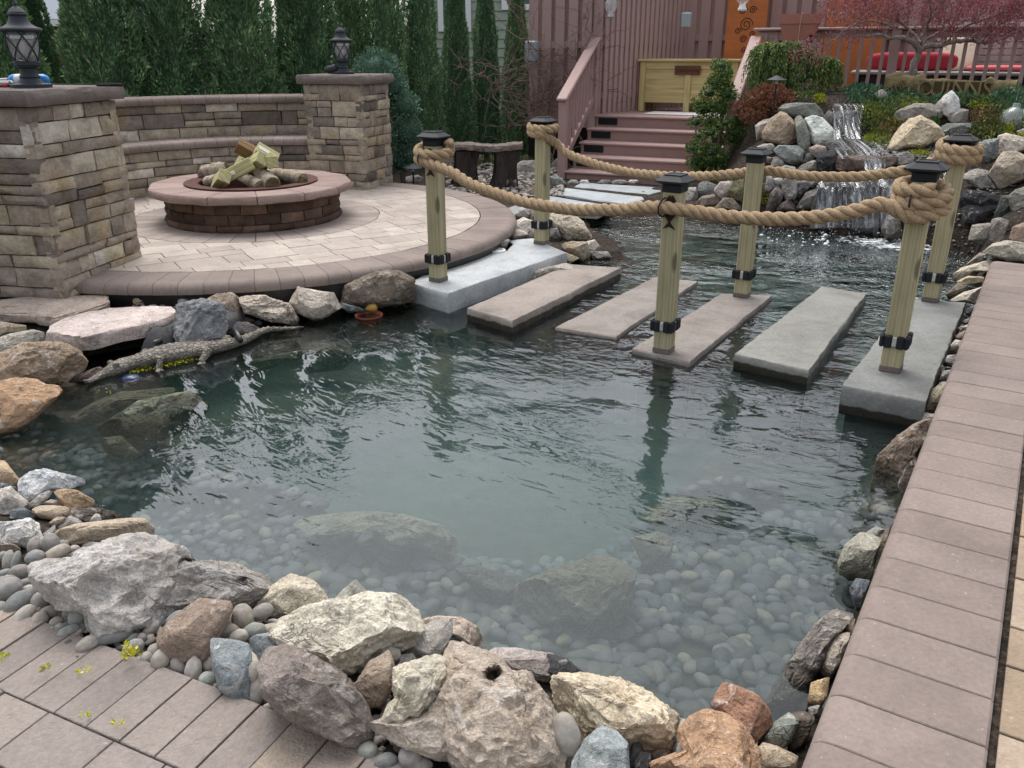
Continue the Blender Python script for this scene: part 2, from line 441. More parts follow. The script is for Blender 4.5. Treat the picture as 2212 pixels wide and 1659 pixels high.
def water():
    t = NT('pond_water'); p = t.pos()
    # distance from the cascade drives the chop
    vd = t.n('VectorMath', operation='DISTANCE'); t.l(t.n('NewGeometry').outputs['Position'], vd.inputs[0]); vd.inputs[1].default_value = (3.0, 7.4, 0)
    near = t.ramp(t.math('MULTIPLY', vd.outputs['Value'], .14), [(.0, 1.0), (.28, .52), (.46, .20), (.60, .10), (.80, .06), (1.0, .05)])
    dd = t.n('VectorMath', operation='SUBTRACT'); t.l(t.n('NewGeometry').outputs['Position'], dd.inputs[0]); dd.inputs[1].default_value = (3.0, 7.4, 0)
    sx = t.n('SeparateXYZ'); t.l(dd.outputs[0], sx.inputs[0])
    ang = t.math('ARCTAN2', sx.outputs[0], sx.outputs[1])
    def polar(fr_, fa):
        c = t.n('CombineXYZ'); t.l(t.math('MULTIPLY', vd.outputs['Value'], fr_), c.inputs[0]); t.l(t.math('MULTIPLY', ang, fa), c.inputs[1]); return c.outputs[0]
    m2 = t.pos((20, 26, 1), rot=(0, 0, R(-16))); m3 = t.pos((3.0, 4.6, 1), rot=(0, 0, R(30)))
    patch = t.ramp(t.noise(t.pos((.9, 1.1, 1)), 1.0, 2, .5, .5), [(.38, .10), (.60, 1.0)])
    patch2 = t.ramp(t.noise(t.pos((1.3, .9, 1), rot=(0, 0, .6)), 1.0, 2, .5, .7), [(.44, .0), (.62, 1.0)])
    h = t.math('MULTIPLY', t.noise(polar(13.0, 26.0), 1.0, 2, .5, .7), .72)
    h = t.math('ADD', h, t.math('MULTIPLY', t.math('MULTIPLY', t.noise(m2, 1.0, 2, .5, .6), .30), patch2))
    h = t.math('MULTIPLY', h, patch)
    h = t.math('ADD', h, t.math('MULTIPLY', t.noise(m3, 1.0, 1, .5), .42))
    h = t.math('MULTIPLY', h, near)
    nb = t.bump(h, 1.0, .15)
    fr = t.n('Fresnel'); fr.inputs['IOR'].default_value = 1.36; t.l(nb, fr.inputs['Normal'])
    gl = t.n('BsdfGlossy'); gl.inputs['Roughness'].default_value = .0; t.l(nb, gl.inputs['Normal'])
    tr = t.n('BsdfTransparent'); tr.inputs['Color'].default_value = (.93, .97, .96, 1)
    mx = t.n('MixShader'); t.l(t.math('MULTIPLY', fr.outputs[0], 1.75, True), mx.inputs[0]); t.l(tr.outputs[0], mx.inputs[1]); t.l(gl.outputs[0], mx.inputs[2])
    fd = t.n('BsdfDiffuse'); fd.inputs['Color'].default_value = (.74, .79, .80, 1)
    fx = t.n('VectorMath', operation='DISTANCE'); t.l(t.n('NewGeometry').outputs['Position'], fx.inputs[0]); fx.inputs[1].default_value = (3.35, 7.25, 0)
    fm = t.ramp(fx.outputs['Value'], [(.25, 1.0), (.85, 0.0)])
    fp = t.pos((1, 1.6, 1)); fn = t.math('ADD', t.math('MULTIPLY', t.noise(fp, 9, 5, .65, 1.2), .7), t.math('MULTIPLY', t.noise(fp, 34, 3), .3))
    fa = t.ramp(t.math('ADD', fn, t.math('MULTIPLY', t.math('SUBTRACT', fm, 1.0), .34)), [(.44, 0.0), (.56, .9)])
    m9 = t.n('MixShader'); t.l(fa, m9.inputs[0]); t.l(mx.outputs[0], m9.inputs[1]); t.l(fd.outputs[0], m9.inputs[2])
    t.l(m9.outputs[0], t.out.inputs['Surface'])
    vs = t.n('VolumeScatter'); vs.inputs['Color'].default_value = (.52, .80, .80, 1); vs.inputs['Density'].default_value = .25; vs.inputs['Anisotropy'].default_value = 0.0
    va = t.n('VolumeAbsorption'); va.inputs['Color'].default_value = (.30, .72, .68, 1); va.inputs['Density'].default_value = .30
    ad = t.n('AddShader'); t.l(vs.outputs[0], ad.inputs[0]); t.l(va.outputs[0], ad.inputs[1])
    t.l(ad.outputs[0], t.out.inputs['Volume'])
    return t.m
M['water'] = water()
def cascade():
    t = NT('falling_water'); p = t.pos((22, 1, 1.8)); q = t.pos((60, 2, 4))
    a = t.ramp(t.math('ADD', t.math('MULTIPLY', t.noise(p, 1.0, 4, .65, .7), .7), t.math('MULTIPLY', t.noise(q, 1.0, 3), .3)), [(.48, 0.04), (.58, .30), (.72, .85)])
    tr = t.n('BsdfTransparent'); gl = t.n('BsdfGlossy'); gl.inputs['Roughness'].default_value = .08
    df = t.n('BsdfDiffuse'); df.inputs['Color'].default_value = (.82, .87, .9, 1)
    nb = t.bump(t.noise(p, 1.0, 4), .9, .04); t.l(nb, gl.inputs['Normal'])
    m1 = t.n('MixShader'); m1.inputs[0].default_value = .5; t.l(gl.outputs[0], m1.inputs[1]); t.l(df.outputs[0], m1.inputs[2])
    m2 = t.n('MixShader'); t.l(a, m2.inputs[0]); t.l(tr.outputs[0], m2.inputs[1]); t.l(m1.outputs[0], m2.inputs[2])
    t.l(m2.outputs[0], t.out.inputs['Surface']); return t.m
M['cascade'] = cascade()
def foam():
    t = NT('foam'); t.bsdf((.78, .82, .83), .4, None, 0, .5); return t.m
M['foam'] = foam()
def lumber(name, c0, c1, c2, wet=False):
    """grain runs along the object's local Z"""
    t = NT(name); p = t.pos((1, 1, .06), True)
    w = t.n('TexWave', wave_type='RINGS', rings_direction='Z'); w.inputs['Scale'].default_value = 9; w.inputs['Distortion'].default_value = 3.5
    w.inputs['Detail'].default_value = 3; w.inputs['Detail Scale'].default_value = 1.2
    oi = t.n('ObjectInfo'); ad = t.n('VectorMath', operation='ADD'); t.l(p, ad.inputs[0])
    cv = t.n('CombineXYZ'); t.l(t.math('MULTIPLY', oi.outputs['Random'], .3), cv.inputs[0]); cv.inputs[1].default_value = .09
    t.l(cv.outputs[0], ad.inputs[1]); t.l(ad.outputs[0], w.inputs['Vector'])
    f = w.outputs['Fac']
    c = t.ramp(f, [(0, c0), (.45, c1), (.8, c2), (1, c0)])
    q = t.pos((1, 1, .25), True)
    c = t.mix(1.0, c, t.ramp(t.noise(q, 14, 4), [(.3, .84), (.7, 1.14)]), 'MULTIPLY')
    k = t.n('TexVoronoi'); k.inputs['Scale'].default_value = 5.2; t.l(t.pos((1, 1, .42), True), k.inputs['Vector'])
    kn = t.ramp(k.outputs['Distance'], [(.09, 1.0), (.15, 0.0)])
    c = t.mix(kn, c, tuple(x * .45 for x in c0))
    rough = .75
    t.bsdf(c, rough, t.bump(t.math('ADD', f, t.noise(q, 60, 3)), .22, .006), 0, .3); return t.m
M['lumber'] = lumber('pressure_treated_pine', lin(152, 144, 112), lin(161, 153, 121), lin(171, 164, 134))
M['palewood'] = lumber('planter_pine', lin(176, 158, 108), lin(188, 171, 120), lin(198, 182, 134))
def plank():
    t = NT('planter_plank'); p = t.pos((.18, .18, 3.2))
    f = t.noise(p, 7, 4, .6, 1.2)
    c = t.ramp(f, [(.3, lin(160, 140, 90)), (.5, lin(184, 166, 114)), (.7, lin(200, 184, 136))])
    t.bsdf(c, .75, t.bump(f, .15, .006), 0, .3); return t.m
M['plank'] = plank()
M['offcut'] = lumber('offcut_pine', lin(158, 153, 108), lin(172, 167, 122), lin(186, 181, 138))
M['offcut_brown'] = lumber('offcut_brown', lin(98, 74, 46), lin(122, 94, 62), lin(138, 108, 74))
M['fence'] = simple('fence_stain', lin(160, 136, 131), .75, .14, 3, .25, 50, stretch=(1, 1, .15))
M['rail'] = simple('rail_paint', lin(158, 131, 125), .6, .08, 4, .15, 60)
M['deck'] = simple('deck_board', lin(150, 122, 116), .65, .12, 4, .2, 70)
M['decktop'] = simple('deck_floor', lin(150, 124, 116), .65, .1, 4, .2, 70)
M['black'] = simple('black_metal', lin(28, 31, 36), .6, .15, 20, .1, 120, spec=.25)
M['lampmetal'] = simple('lamp_metal', lin(44, 48, 54), .6, .2, 30, .3, 200, spec=.3)
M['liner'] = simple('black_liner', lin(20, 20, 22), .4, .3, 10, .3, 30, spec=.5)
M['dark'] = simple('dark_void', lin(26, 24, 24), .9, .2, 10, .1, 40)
M['rust'] = simple('rusty_steel', lin(78, 46, 38), .75, .35, 25, .35, 90, metal=.3)
M['rustfish'] = simple('rusty_iron', lin(52, 36, 32), .8, .3, 40, .4, 120, metal=.3)
M['rope'] = None
def rope_mat():
    t = NT('manila_rope'); p = t.pos((1, 1, 1))
    f = t.noise(p, 230, 3, .6); g = t.noise(p, 22, 4)
    c = t.ramp(f, [(.25, lin(110, 90, 68)), (.5, lin(164, 141, 112)), (.75, lin(198, 177, 148))])
    c = t.mix(1.0, c, t.ramp(g, [(.3, .84), (.7, 1.12)]), 'MULTIPLY')
    t.bsdf(c, .9, t.bump(f, .8, .006), 0, .15); return t.m
M['rope'] = rope_mat()
def bark(name, c0, c1, st=(1, 1, .2), sc=26, rough=.9):
    t = NT(name); p = t.pos(st); f = t.noise(p, sc, 6, .7, .6)
    c = t.ramp(f, [(.3, c0), (.7, c1)])
    t.bsdf(c, rough, t.bump(f, .9, .03), 0, .2); return t.m
M['bark'] = bark('bark', lin(62, 52, 44), lin(120, 104, 90))
M['greybark'] = bark('grey_bark', lin(104, 90, 84), lin(164, 150, 142))
M['vine'] = bark('vine_bark', lin(96, 76, 70), lin(152, 128, 118), (1, 1, 1), 18)
M['log'] = bark('split_log', lin(116, 102, 88), lin(200, 186, 166), (1, 1, 1), 20)
M['bench'] = bark('faux_wood', lin(70, 60, 56), lin(136, 122, 114), (1, 1, 1), 12, .8)
M['benchleg'] = bark('faux_trunk', lin(36, 31, 30), lin(80, 70, 66), (1, 1, .3), 16, .8)
M['signwood'] = bark('carved_log', lin(78, 68, 46), lin(138, 124, 90), (.3, 1, 1), 14, .8)
def leaf(name, stops, rough=.6, trans=.15):
    t = NT(name); a = t.attr('tint')
    c = t.ramp(a, stops)
    c = t.mix(1.0, c, t.ramp(t.n('ObjectInfo').outputs['Random'], [(0, (.74, .80, .78)), (.5, (1, 1, 1)), (1, (1.28, 1.2, 1.1))]), 'MULTIPLY')
    d = t.bsdf(c, rough, None, 0, .25)
    tl = t.n('BsdfTranslucent'); t.l(c, tl.inputs['Color'])
    mx = t.n('MixShader'); mx.inputs[0].default_value = trans
    t.l(d.outputs[0], mx.inputs[1]); t.l(tl.outputs[0], mx.inputs[2]); t.l(mx.outputs[0], t.out.inputs['Surface'])
    return t.m
M['arb'] = leaf('arborvitae_foliage', [(0, lin(63, 84, 63)), (.5, lin(104, 139, 96)), (.85, lin(151, 182, 128)), (.97, lin(177, 200, 144)), (1, lin(185, 173, 132))])
M['blue_shrub'] = leaf('blue_green_foliage', [(0, lin(57, 85, 71)), (.6, lin(101, 133, 112)), (1, lin(147, 172, 147))])
M['hinoki'] = leaf('cypress_foliage', [(0, lin(40, 64, 36)), (.55, lin(84, 112, 55)), (.82, lin(134, 148, 69)), (1, lin(180, 148, 88))])
M['weeping'] = leaf('hemlock_foliage', [(0, lin(54, 82, 50)), (.5, lin(94, 120, 66)), (1, lin(150, 160, 96))])
M['redshrub'] = leaf('red_foliage', [(0, lin(102, 64, 50)), (.5, lin(152, 98, 76)), (.85, lin(178, 122, 92)), (1, lin(140, 130, 74))])
M['maple'] = leaf('maple_foliage', [(0, lin(113, 54, 63)), (.5, lin(153, 81, 90)), (1, lin(186, 117, 121))], .6, .25)
M['cover'] = leaf('ground_cover_leaf', [(0, lin(49, 69, 44)), (.45, lin(89, 112, 64)), (.75, lin(136, 143, 69)), (1, lin(145, 125, 87))])
M['sedum'] = leaf('sedum_leaf', [(0, lin(128, 136, 26)), (.6, lin(176, 176, 32)), (1, lin(206, 200, 60))])
M['juniper'] = leaf('juniper_leaf', [(0, lin(41, 66, 52)), (.6, lin(75, 110, 80)), (1, lin(124, 151, 108))])
M['drygrass'] = leaf('dry_stem', [(0, lin(78, 58, 40)), (.6, lin(122, 98, 68)), (1, lin(156, 136, 98))])
M['moss'] = leaf('moss_leaf', [(0, lin(70, 66, 20)), (.6, lin(118, 112, 30)), (1, lin(150, 150, 44))])
M['grass'] = leaf('grass_blade', [(0, lin(58, 84, 36)), (1, lin(112, 142, 66))])
def glass(name, col=(.75, .78, .8), a=.45):
    t = NT(name); tr = t.n('BsdfTransparent'); gl = t.n('BsdfGlossy'); gl.inputs['Roughness'].default_value = .12
    df = t.n('BsdfDiffuse'); df.inputs['Color'].default_value = (*col, 1)
    m1 = t.n('MixShader'); m1.inputs[0].default_value = .7; t.l(gl.outputs[0], m1.inputs[1]); t.l(df.outputs[0], m1.inputs[2])
    m2 = t.n('MixShader'); m2.inputs[0].default_value = a; t.l(tr.outputs[0], m2.inputs[1]); t.l(m1.outputs[0], m2.inputs[2])
    t.l(m2.outputs[0], t.out.inputs['Surface']); return t.m
M['lampglass'] = glass('seeded_glass', lin(150, 150, 152), .55)
M['clearglass'] = glass('clear_glass', (.7, .76, .74), .25)
def plain(name, rgb, rough=.5, **k): return simple(name, lin(*rgb), rough, .06, 10, .05, 60, **k)
M['blue'] = plain('blue_paint', (34, 122, 190), .35)
M['whitelabel'] = plain('white_paper', (206, 208, 210), .5)
M['red'] = plain('red_fabric', (164, 44, 58), .8)
M['pinkcush'] = plain('pink_fabric', (192, 92, 96), .85)
M['beige'] = plain('beige_fabric', (186, 162, 138), .9)
M['cream'] = plain('cream_fabric', (206, 190, 168), .9)
M['speaker'] = plain('grey_plastic', (150, 160, 166), .5)
M['terracotta'] = plain('terracotta_plastic', (158, 104, 92), .6)
M['orangewood'] = simple('orange_stained_wood', lin(168, 96, 46), .6, .25, 5, .2, 40, stretch=(1, 1, 4))
M['scroll'] = plain('burnt_scroll', (62, 38, 22), .8)
M['white'] = plain('white_paint', (214, 216, 216), .5)
M['siding'] = simple('green_siding', lin(140, 154, 138), .6, .05, 3, .05, 40)
M['greysiding'] = simple('grey_siding', lin(120, 130, 140), .6, .08, 6, .05, 40)
M['redwall'] = plain('red_siding', (150, 62, 60), .7)
M['pane'] = simple('window_glass', lin(70, 84, 92), .08, .1, 2, .0, 10, spec=.8)
M['greytop'] = paver('grey_counter', [(0, lin(150, 146, 142)), (1, lin(166, 162, 156))])
M['slatgrey'] = plain('grey_slat', (164, 158, 152), .7)
M['mat'] = plain('white_mat', (208, 204, 202), .9)
M['bluetoy'] = plain('blue_plastic', (26, 150, 196), .3)
M['navy'] = plain('navy_plastic', (20, 38, 74), .3)
M['yellow'] = plain('amber_plastic', (178, 142, 70), .4)
M['pot'] = plain('brown_pot', (112, 60, 46), .6)
M['brownsign'] = simple('brown_plank', lin(96, 58, 42), .8, .2, 6, .3, 40)
M['letters'] = plain('dark_letters', (56, 28, 20), .8)
M['signdark'] = plain('letter_recess', (74, 60, 40), .9)
M['lens'] = plain('clear_lens', (178, 176, 168), .25)
M['tape'] = plain('white_tag', (220, 216, 214), .6)
M['gravel'] = None
def croc():
    t = NT('croc_skin'); p = t.pos((1, 1, 1), True)
    v = t.n('TexVoronoi', feature='DISTANCE_TO_EDGE'); v.inputs['Scale'].default_value = 42; t.l(p, v.inputs['Vector'])
    f = t.noise(p, 14, 4)
    c = t.ramp(f, [(.3, lin(92, 86, 78)), (.7, lin(142, 134, 122))])
    c = t.mix(t.ramp(v.outputs['Distance'], [(.0, .6), (.12, 0.0)]), c, lin(52, 48, 44))
    t.bsdf(c, .55, t.bump(t.ramp(v.outputs['Distance'], [(0, 0.0), (.18, 1.0)]), .6, .008), 0, .4); return t.m
M['croc'] = croc()
# ---------------------------------------------------------------- ground with the pond basin
POND = [(-.76, 2.19), (-.49, 2.10), (-.28, 2.0), (-.09, 1.87), (.12, 1.74), (.29, 1.66), (.45, 1.57), (.62, 1.53), (.74, 1.6), (.95, 1.9), (1.18, 2.3), (1.42, 2.7), (1.88, 3.45), (2.25, 4.0), (3.0, 5.2), (3.45, 6.0), (3.75, 6.7), (3.5, 7.25), (2.9, 7.6), (2.4, 7.9), (1.95, 8.15), (1.47, 8.45), (.85, 8.3), (.72, 7.9), (.95, 7.2), (.9, 6.8), (.45, 6.45), (-.2, 5.7), (-.73, 5.42), (-1.13, 5.24), (-1.34, 5.0), (-1.67, 4.76), (-2.04, 4.5), (-2.35, 4.2), (-2.5, 3.6), (-2.4, 3.05), (-2.05, 2.9), (-1.6, 2.68), (-1.25, 2.42), (-1.05, 2.27)]
PC = Vector((-2.16, 7.05)); PR = 2.2           # fire-pit patio: centre and outer radius
def pond_sd(X, Y):
    P = np.array(POND); n = len(P)
    best = np.full(X.shape, 1e9); inside = np.zeros(X.shape, bool)
    for i in range(n):
        a = P[i]; b = P[(i + 1) % n]
        e = b - a; wx = X - a[0]; wy = Y - a[1]
        k = np.clip((wx * e[0] + wy * e[1]) / (e @ e), 0, 1)
        best = np.minimum(best, np.hypot(wx - e[0] * k, wy - e[1] * k))
        cond = ((a[1] <= Y) != (b[1] <= Y)) & (X < a[0] + (Y - a[1]) / (b[1] - a[1] + 1e-12) * e[0])
        inside ^= cond
    return np.where(inside, -best, best)
def sst(a, b, x):
    t = np.clip((x - a) / (b - a), 0, 1); return t * t * (3 - 2 * t)
def hfun(X, Y):
    X = np.asarray(X, float); Y = np.asarray(Y, float)
    sd = pond_sd(X, Y)
    inn = -sd
    shelf = np.where(Y < 3.2, .30, .20)
    z_in = -(.05 + shelf * sst(0, .22, inn) + .42 * sst(.75, 1.25, inn))
    z_in = np.where((X > 1.2) & (Y < 5.5), -(.05 + .35 * sst(0, .3, inn) + .3 * sst(.6, 1.2, inn)), z_in)
    out = .015 + .085 * sst(.0, .35, sd)
    # mound behind the cascade
    q = sd
    mound = np.interp(q, [0, .04, .14, .5, .62, 1.15, 1.4, 1.6, 2.2], [0, .16, .33, .42, .56, .66, .93, 1.0, 1.05])
    mask = sst(1.75, 2.5, X - .25 * (Y - 8.2)) * sst(5.5, 6.6, Y + .35 * (X - 3.3)) * (1 - sst(11.2, 12.6, Y + .445 * (X - 3.0)))
    out = np.maximum(out, out + mound * mask)
    d = np.hypot(X - PC.x, Y - PC.y)
    out = np.maximum(out, .16 * (1 - sst(2.02, 2.2, d)))
    out = np.where((Y > 5.2) & (X < .6) & (d > 2.1), np.maximum(out, .10), out)
    z = np.where(sd < 0, z_in, out)
    return z
def _axis(lo, hi, st, far):
    a = list(np.arange(lo, hi + 1e-6, st)); k = st * 2
    L = []; x = lo
    while x > -far: k *= 1.5; x -= k; L.append(x)
    H = []; x = hi; k = st * 2
    while x < far: k *= 1.5; x += k; H.append(x)
    return np.array(L[::-1] + a + H)
GX = _axis(-4.6, 6.8, .05, 90); GY = _axis(.4, 12.8, .05, 90)
_X, _Y = np.meshgrid(GX, GY)
_H = hfun(_X, _Y)
_H = _H + .012 * fbm(np.stack([_X.ravel() * 3, _Y.ravel() * 3, 0 * _X.ravel()], 1), 5, 3).reshape(_X.shape) * (np.abs(_X) < 12)
import bisect
_LX, _LY, _LH = GX.tolist(), GY.tolist(), _H.tolist()
_gi0x = bisect.bisect(_LX, -4.59) - 1; _gi0y = bisect.bisect(_LY, .41) - 1
def _ix(L, x, i0, lo):
    return max(0, min(len(L) - 2, bisect.bisect(L, x) - 1))
def gz(x, y):
    i = _ix(_LX, x, _gi0x, -4.6); j = _ix(_LY, y, _gi0y, .4)
    a = (x - _LX[i]) / (_LX[i + 1] - _LX[i]); b = (y - _LY[j]) / (_LY[j + 1] - _LY[j])
    r0 = _LH[j]; r1 = _LH[j + 1]
    return (r0[i] * (1 - a) + r0[i + 1] * a) * (1 - b) + (r1[i] * (1 - a) + r1[i + 1] * a) * b
def hit(u, v, zmin=-9.0):
    """where the sight line through a measured point meets the ground"""
    dx, dy, dz = ray(u, v); t = .6
    below = lambda t: CH + dz * t <= max(gz(dx * t, dy * t), zmin)
    while t < 40 and not below(t): t += .12
    t -= .12
    while t < 40 and not below(t): t += .01
    return Vector((dx * t, dy * t, CH + dz * t))
_nx, _ny = len(GX), len(GY)
_v = np.stack([_X.ravel(), _Y.ravel(), _H.ravel() - .012], 1)
_i = np.arange(_nx * _ny).reshape(_ny, _nx)
_f = np.stack([_i[:-1, :-1].ravel(), _i[:-1, 1:].ravel(), _i[1:, 1:].ravel(), _i[1:, :-1].ravel()], 1)
tag(npmesh('ground', _v, _f, M['soil'], smooth=True), kind='structure')
# water body: a closed volume, its top surface at z = 0
mb = MB(); wp = [(-3.3, 1.2), (4.6, 1.2), (4.6, 8.9), (-3.3, 8.9)]
mb.prism(wp, -1.1, 0.0)
tag(mb.build('water', M['water']), kind='structure')

# ---------------------------------------------------------------- near paving (bottom left)
rnd = random.Random(11)
E1 = Vector((.9085, -.418, 0)); E2 = Vector((-.418, -.9085, 0))   # along the edge / towards the viewer
O1 = Vector((-.76, 1.622, 0))
def paver_quad(mb, o, e1, e2, a0, a1, b0, b1, z, th=.06, gap=.0018, bev=.0035):
    pts = [(a0 + gap, b0 + gap), (a1 - gap, b0 + gap), (a1 - gap, b1 - gap), (a0 + gap, b1 - gap)]
    poly = [(o.x + e1.x * a + e2.x * b, o.y + e1.y * a + e2.y * b) for a, b in pts]
    area = sum(poly[i][0] * poly[(i + 1) % 4][1] - poly[(i + 1) % 4][0] * poly[i][1] for i in range(4))
    if area < 0: poly = poly[::-1]
    mb.tint = rnd.random(); dz = rnd.uniform(-.0025, .0025)
    mb.prism(poly, z - th, z + dz, bev)
pv = MB()
a = -1.6; row = .225
while a < 1.45:
    w = .105
    paver_quad(pv, O1, E1, E2, a, a + w, 0.0, row, .12); a += w
b = row
k = 0
while b < 3.2:
    h = [.155, .21, .155, .21][k % 4]; a = -2.4 + rnd.uniform(0, .2)
    while a < 2.2:
        w = rnd.choice([.155, .21, .26, .21, .155])
        paver_quad(pv, O1, E1, E2, a, a + w, b, b + h, .12); a += w
    b += h; k += 1
tag(pv.build('pavement', M['paver']), kind='structure')

# ---------------------------------------------------------------- straight coping and path on the right
CD = Vector((.528, .849, 0)); CN = Vector((.849, -.528, 0))       # along / away from the pond
C0 = Vector((.586, 1.267, 0)); CZ = .27; CW = .305
cp = MB(); s = -1.35; L = 4.86
while s < L - .05:
    w = .1535
    mb = cp; cp.tint = rnd.random()
    a0, a1 = s + .0013, min(s + w, L) - .0013
    prof = [(.012, -.075), (.0, -.05), (.0, -.028), (.006, -.013), (.02, -.003), (.04, 0.0), (CW - .006, 0.0), (CW, -.006), (CW, -.075)]
    dz = rnd.uniform(-.0012, .0012)
    ca = min(.0025, (a1 - a0) * .2)
    vs = []; n = len(prof)
    for aa, sh in ((a0, .0025), (a0 + ca, 0), (a1 - ca, 0), (a1, .0025)):
        for w_, z_ in prof:
            p = C0 + CD * aa + CN * w_; vs.append((p.x, p.y, CZ + z_ + dz - (sh if z_ > -.06 else 0)))
    fs = []
    for r in range(3):
        for i in range(n):
            j = (i + 1) % n; fs.append((r * n + i, (r + 1) * n + i, (r + 1) * n + j, r * n + j))
    fs += [tuple(range(n)), tuple(3 * n + i for i in range(n))[::-1]]
    cp.add(vs, fs); s += w
o_cop = cp.build('coping', M['coping'], smooth=True, sharp=40); tag(o_cop, kind='structure')
wl = MB()
def strip(mb, n0, n1, s0, s1, z0, z1):
    p = [C0 + CD * s0 + CN * n0, C0 + CD * s0 + CN * n1, C0 + CD * s1 + CN * n1, C0 + CD * s1 + CN * n0]
    mb.prism([(q.x, q.y) for q in p], z0, z1)
strip(wl, .05, CW - .01, -1.35, L - .02, -.5, CZ - .078)
tag(wl.build('path_base', M['soil']), kind='structure')
pt = MB(); s = -1.35; rnd = random.Random(5)
b = CW + .013
for r in range(7):
    h = .23; s = -1.35 - rnd.uniform(0, .2)
    while s < L:
        w = rnd.choice([.16, .235, .31, .235])
        s1 = min(s + w, L)
        if s1 - s > .04:
            paver_quad(pt, C0, CD, CN, s, s1, b, b + h, CZ - .008, .06, .0035)
        s += w
    b += h
tag(pt.build('path', M['paver_tan']), kind='structure')
jt = MB(); strip(jt, CW, CW + 1.66, -1.35, L, .1, CZ - .017)
tag(jt.build('path_sand', M['soil']), kind='structure')

# ---------------------------------------------------------------- round patio
PZ = .25
def arc_piece(mb, c, r0, r1, a0, a1, z0, z1, n=3, bull=0.0, bev=.003, gap=.0015):
    """flat ring segment; bull > 0 rounds the outer top edge"""
    am = gap / ((r0 + r1) / 2)
    a0 += am; a1 -= am
    if bull > 0: prof = [(r0, z0), (r0, z1 - bev), (r0 + bev, z1), (r1 - bull * 1.3, z1), (r1 - bull * .6, z1 - bull * .12), (r1 - bull * .18, z1 - bull * .5), (r1, z1 - bull), (r1 - .004, z1 - bull * 1.5), (r1 - bull * .3, z0)]
    else: prof = [(r0, z0), (r0, z1 - bev), (r0 + bev, z1), (r1 - bev, z1), (r1, z1 - bev), (r1, z0)]
    m = len(prof); vs = []
    for k in range(n + 1):
        a = a0 + (a1 - a0) * k / n
        for r, z in prof: vs.append((c[0] + r * math.cos(a), c[1] + r * math.sin(a), z))
    fs = []
    for k in range(n):
        for i in range(m):
            j = (i + 1) % m; fs.append((k * m + i, k * m + j, (k + 1) * m + j, (k + 1) * m + i))
    fs += [tuple(range(m))[::-1], tuple(n * m + i for i in range(m))]
    mb.add(vs, fs)
rnd = random.Random(3)
ring = MB(); n = 92
for k in range(n):
    ring.tint = rnd.random()
    arc_piece(ring, PC, PR - .305, PR, 2 * math.pi * k / n, 2 * math.pi * (k + 1) / n, PZ - .07, PZ + rnd.uniform(-.001, .001), 2, .045, .002, .0012)
tag(ring.build('patio_edge', M['coping'], smooth=True, sharp=40), kind='structure')
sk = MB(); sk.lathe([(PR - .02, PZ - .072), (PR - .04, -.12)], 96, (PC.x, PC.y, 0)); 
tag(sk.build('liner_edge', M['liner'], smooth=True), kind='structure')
ir = MB(); n = 34
for k in range(n):
    ir.tint = rnd.random(); arc_piece(ir, PC, .70, 1.03, 2 * math.pi * k / n, 2 * math.pi * (k + 1) / n, PZ - .06, PZ + .001, 2, 0, .004, .003)
tag(ir.build('patio_ring', M['patio_dark']), kind='structure')
# random rectangular pavers clipped between the two rings
def clip_poly(poly, inside, cut):
    out = []
    for i in range(len(poly)):
        a, b = poly[i], poly[(i + 1) % len(poly)]
        ia, ib = inside(a), inside(b)
        if ia: out.append(a)
        if ia != ib: out.append(cut(a, b))
    return out
def circ_clip(poly, c, r, keep_in):
    # subdivide edges, then clip
    P = []
    for i in range(len(poly)):
        a, b = poly[i], poly[(i + 1) % len(poly)]
        for k in range(4): P.append((a[0] + (b[0] - a[0]) * k / 4, a[1] + (b[1] - a[1]) * k / 4))
    f = lambda p: math.hypot(p[0] - c[0], p[1] - c[1])
    ins = (lambda p: f(p) < r) if keep_in else (lambda p: f(p) > r)
    def cut(a, b):
        lo, hi = 0.0, 1.0; ia = ins(a)
        for _ in range(18):
            m = (lo + hi) / 2; q = (a[0] + (b[0] - a[0]) * m, a[1] + (b[1] - a[1]) * m)
            if ins(q) == ia: lo = m
            else: hi = m
        return (a[0] + (b[0] - a[0]) * lo, a[1] + (b[1] - a[1]) * lo)
    return clip_poly(P, ins, cut)
ip = MB(); ang = R(31.9); ca, sa = math.cos(ang), math.sin(ang)
y = -2.1; row = 0
while y < 2.1:
    h = [.155, .235, .155, .235, .155][row % 5]; x = -2.2 + rnd.uniform(0, .2)
    while x < 2.1:
        w = rnd.choice([.155, .235, .31, .31, .235])
        g = .0022
        q = [(x + g, y + g), (x + w - g, y + g), (x + w - g, y + h - g), (x + g, y + h - g)]
        q = [(PC.x + ca * px - sa * py, PC.y + sa * px + ca * py) for px, py in q]
        rr = [math.hypot(p[0] - PC.x, p[1] - PC.y) for p in q]
        if max(rr) > PR - .31: q = circ_clip(q, PC, PR - .312, True)
        if q and min(math.hypot(p[0] - PC.x, p[1] - PC.y) for p in q) < 1.034: q = circ_clip(q, PC, 1.038, False) if max(math.hypot(p[0] - PC.x, p[1] - PC.y) for p in q) > 1.04 else []
        if len(q) >= 3:
            ip.tint = rnd.random(); ip.prism(q, PZ - .06, PZ + rnd.uniform(-.0015, .001), .002)
        x += w
    y += h; row += 1
tag(ip.build('patio', M['patio']), kind='structure')
ps = MB(); ps.lathe([(0.02, PZ - .012), (PR - .06, PZ - .012), (PR - .06, .05)], 64, (PC.x, PC.y, 0))
tag(ps.build('patio_sand', M['soil']), kind='structure')

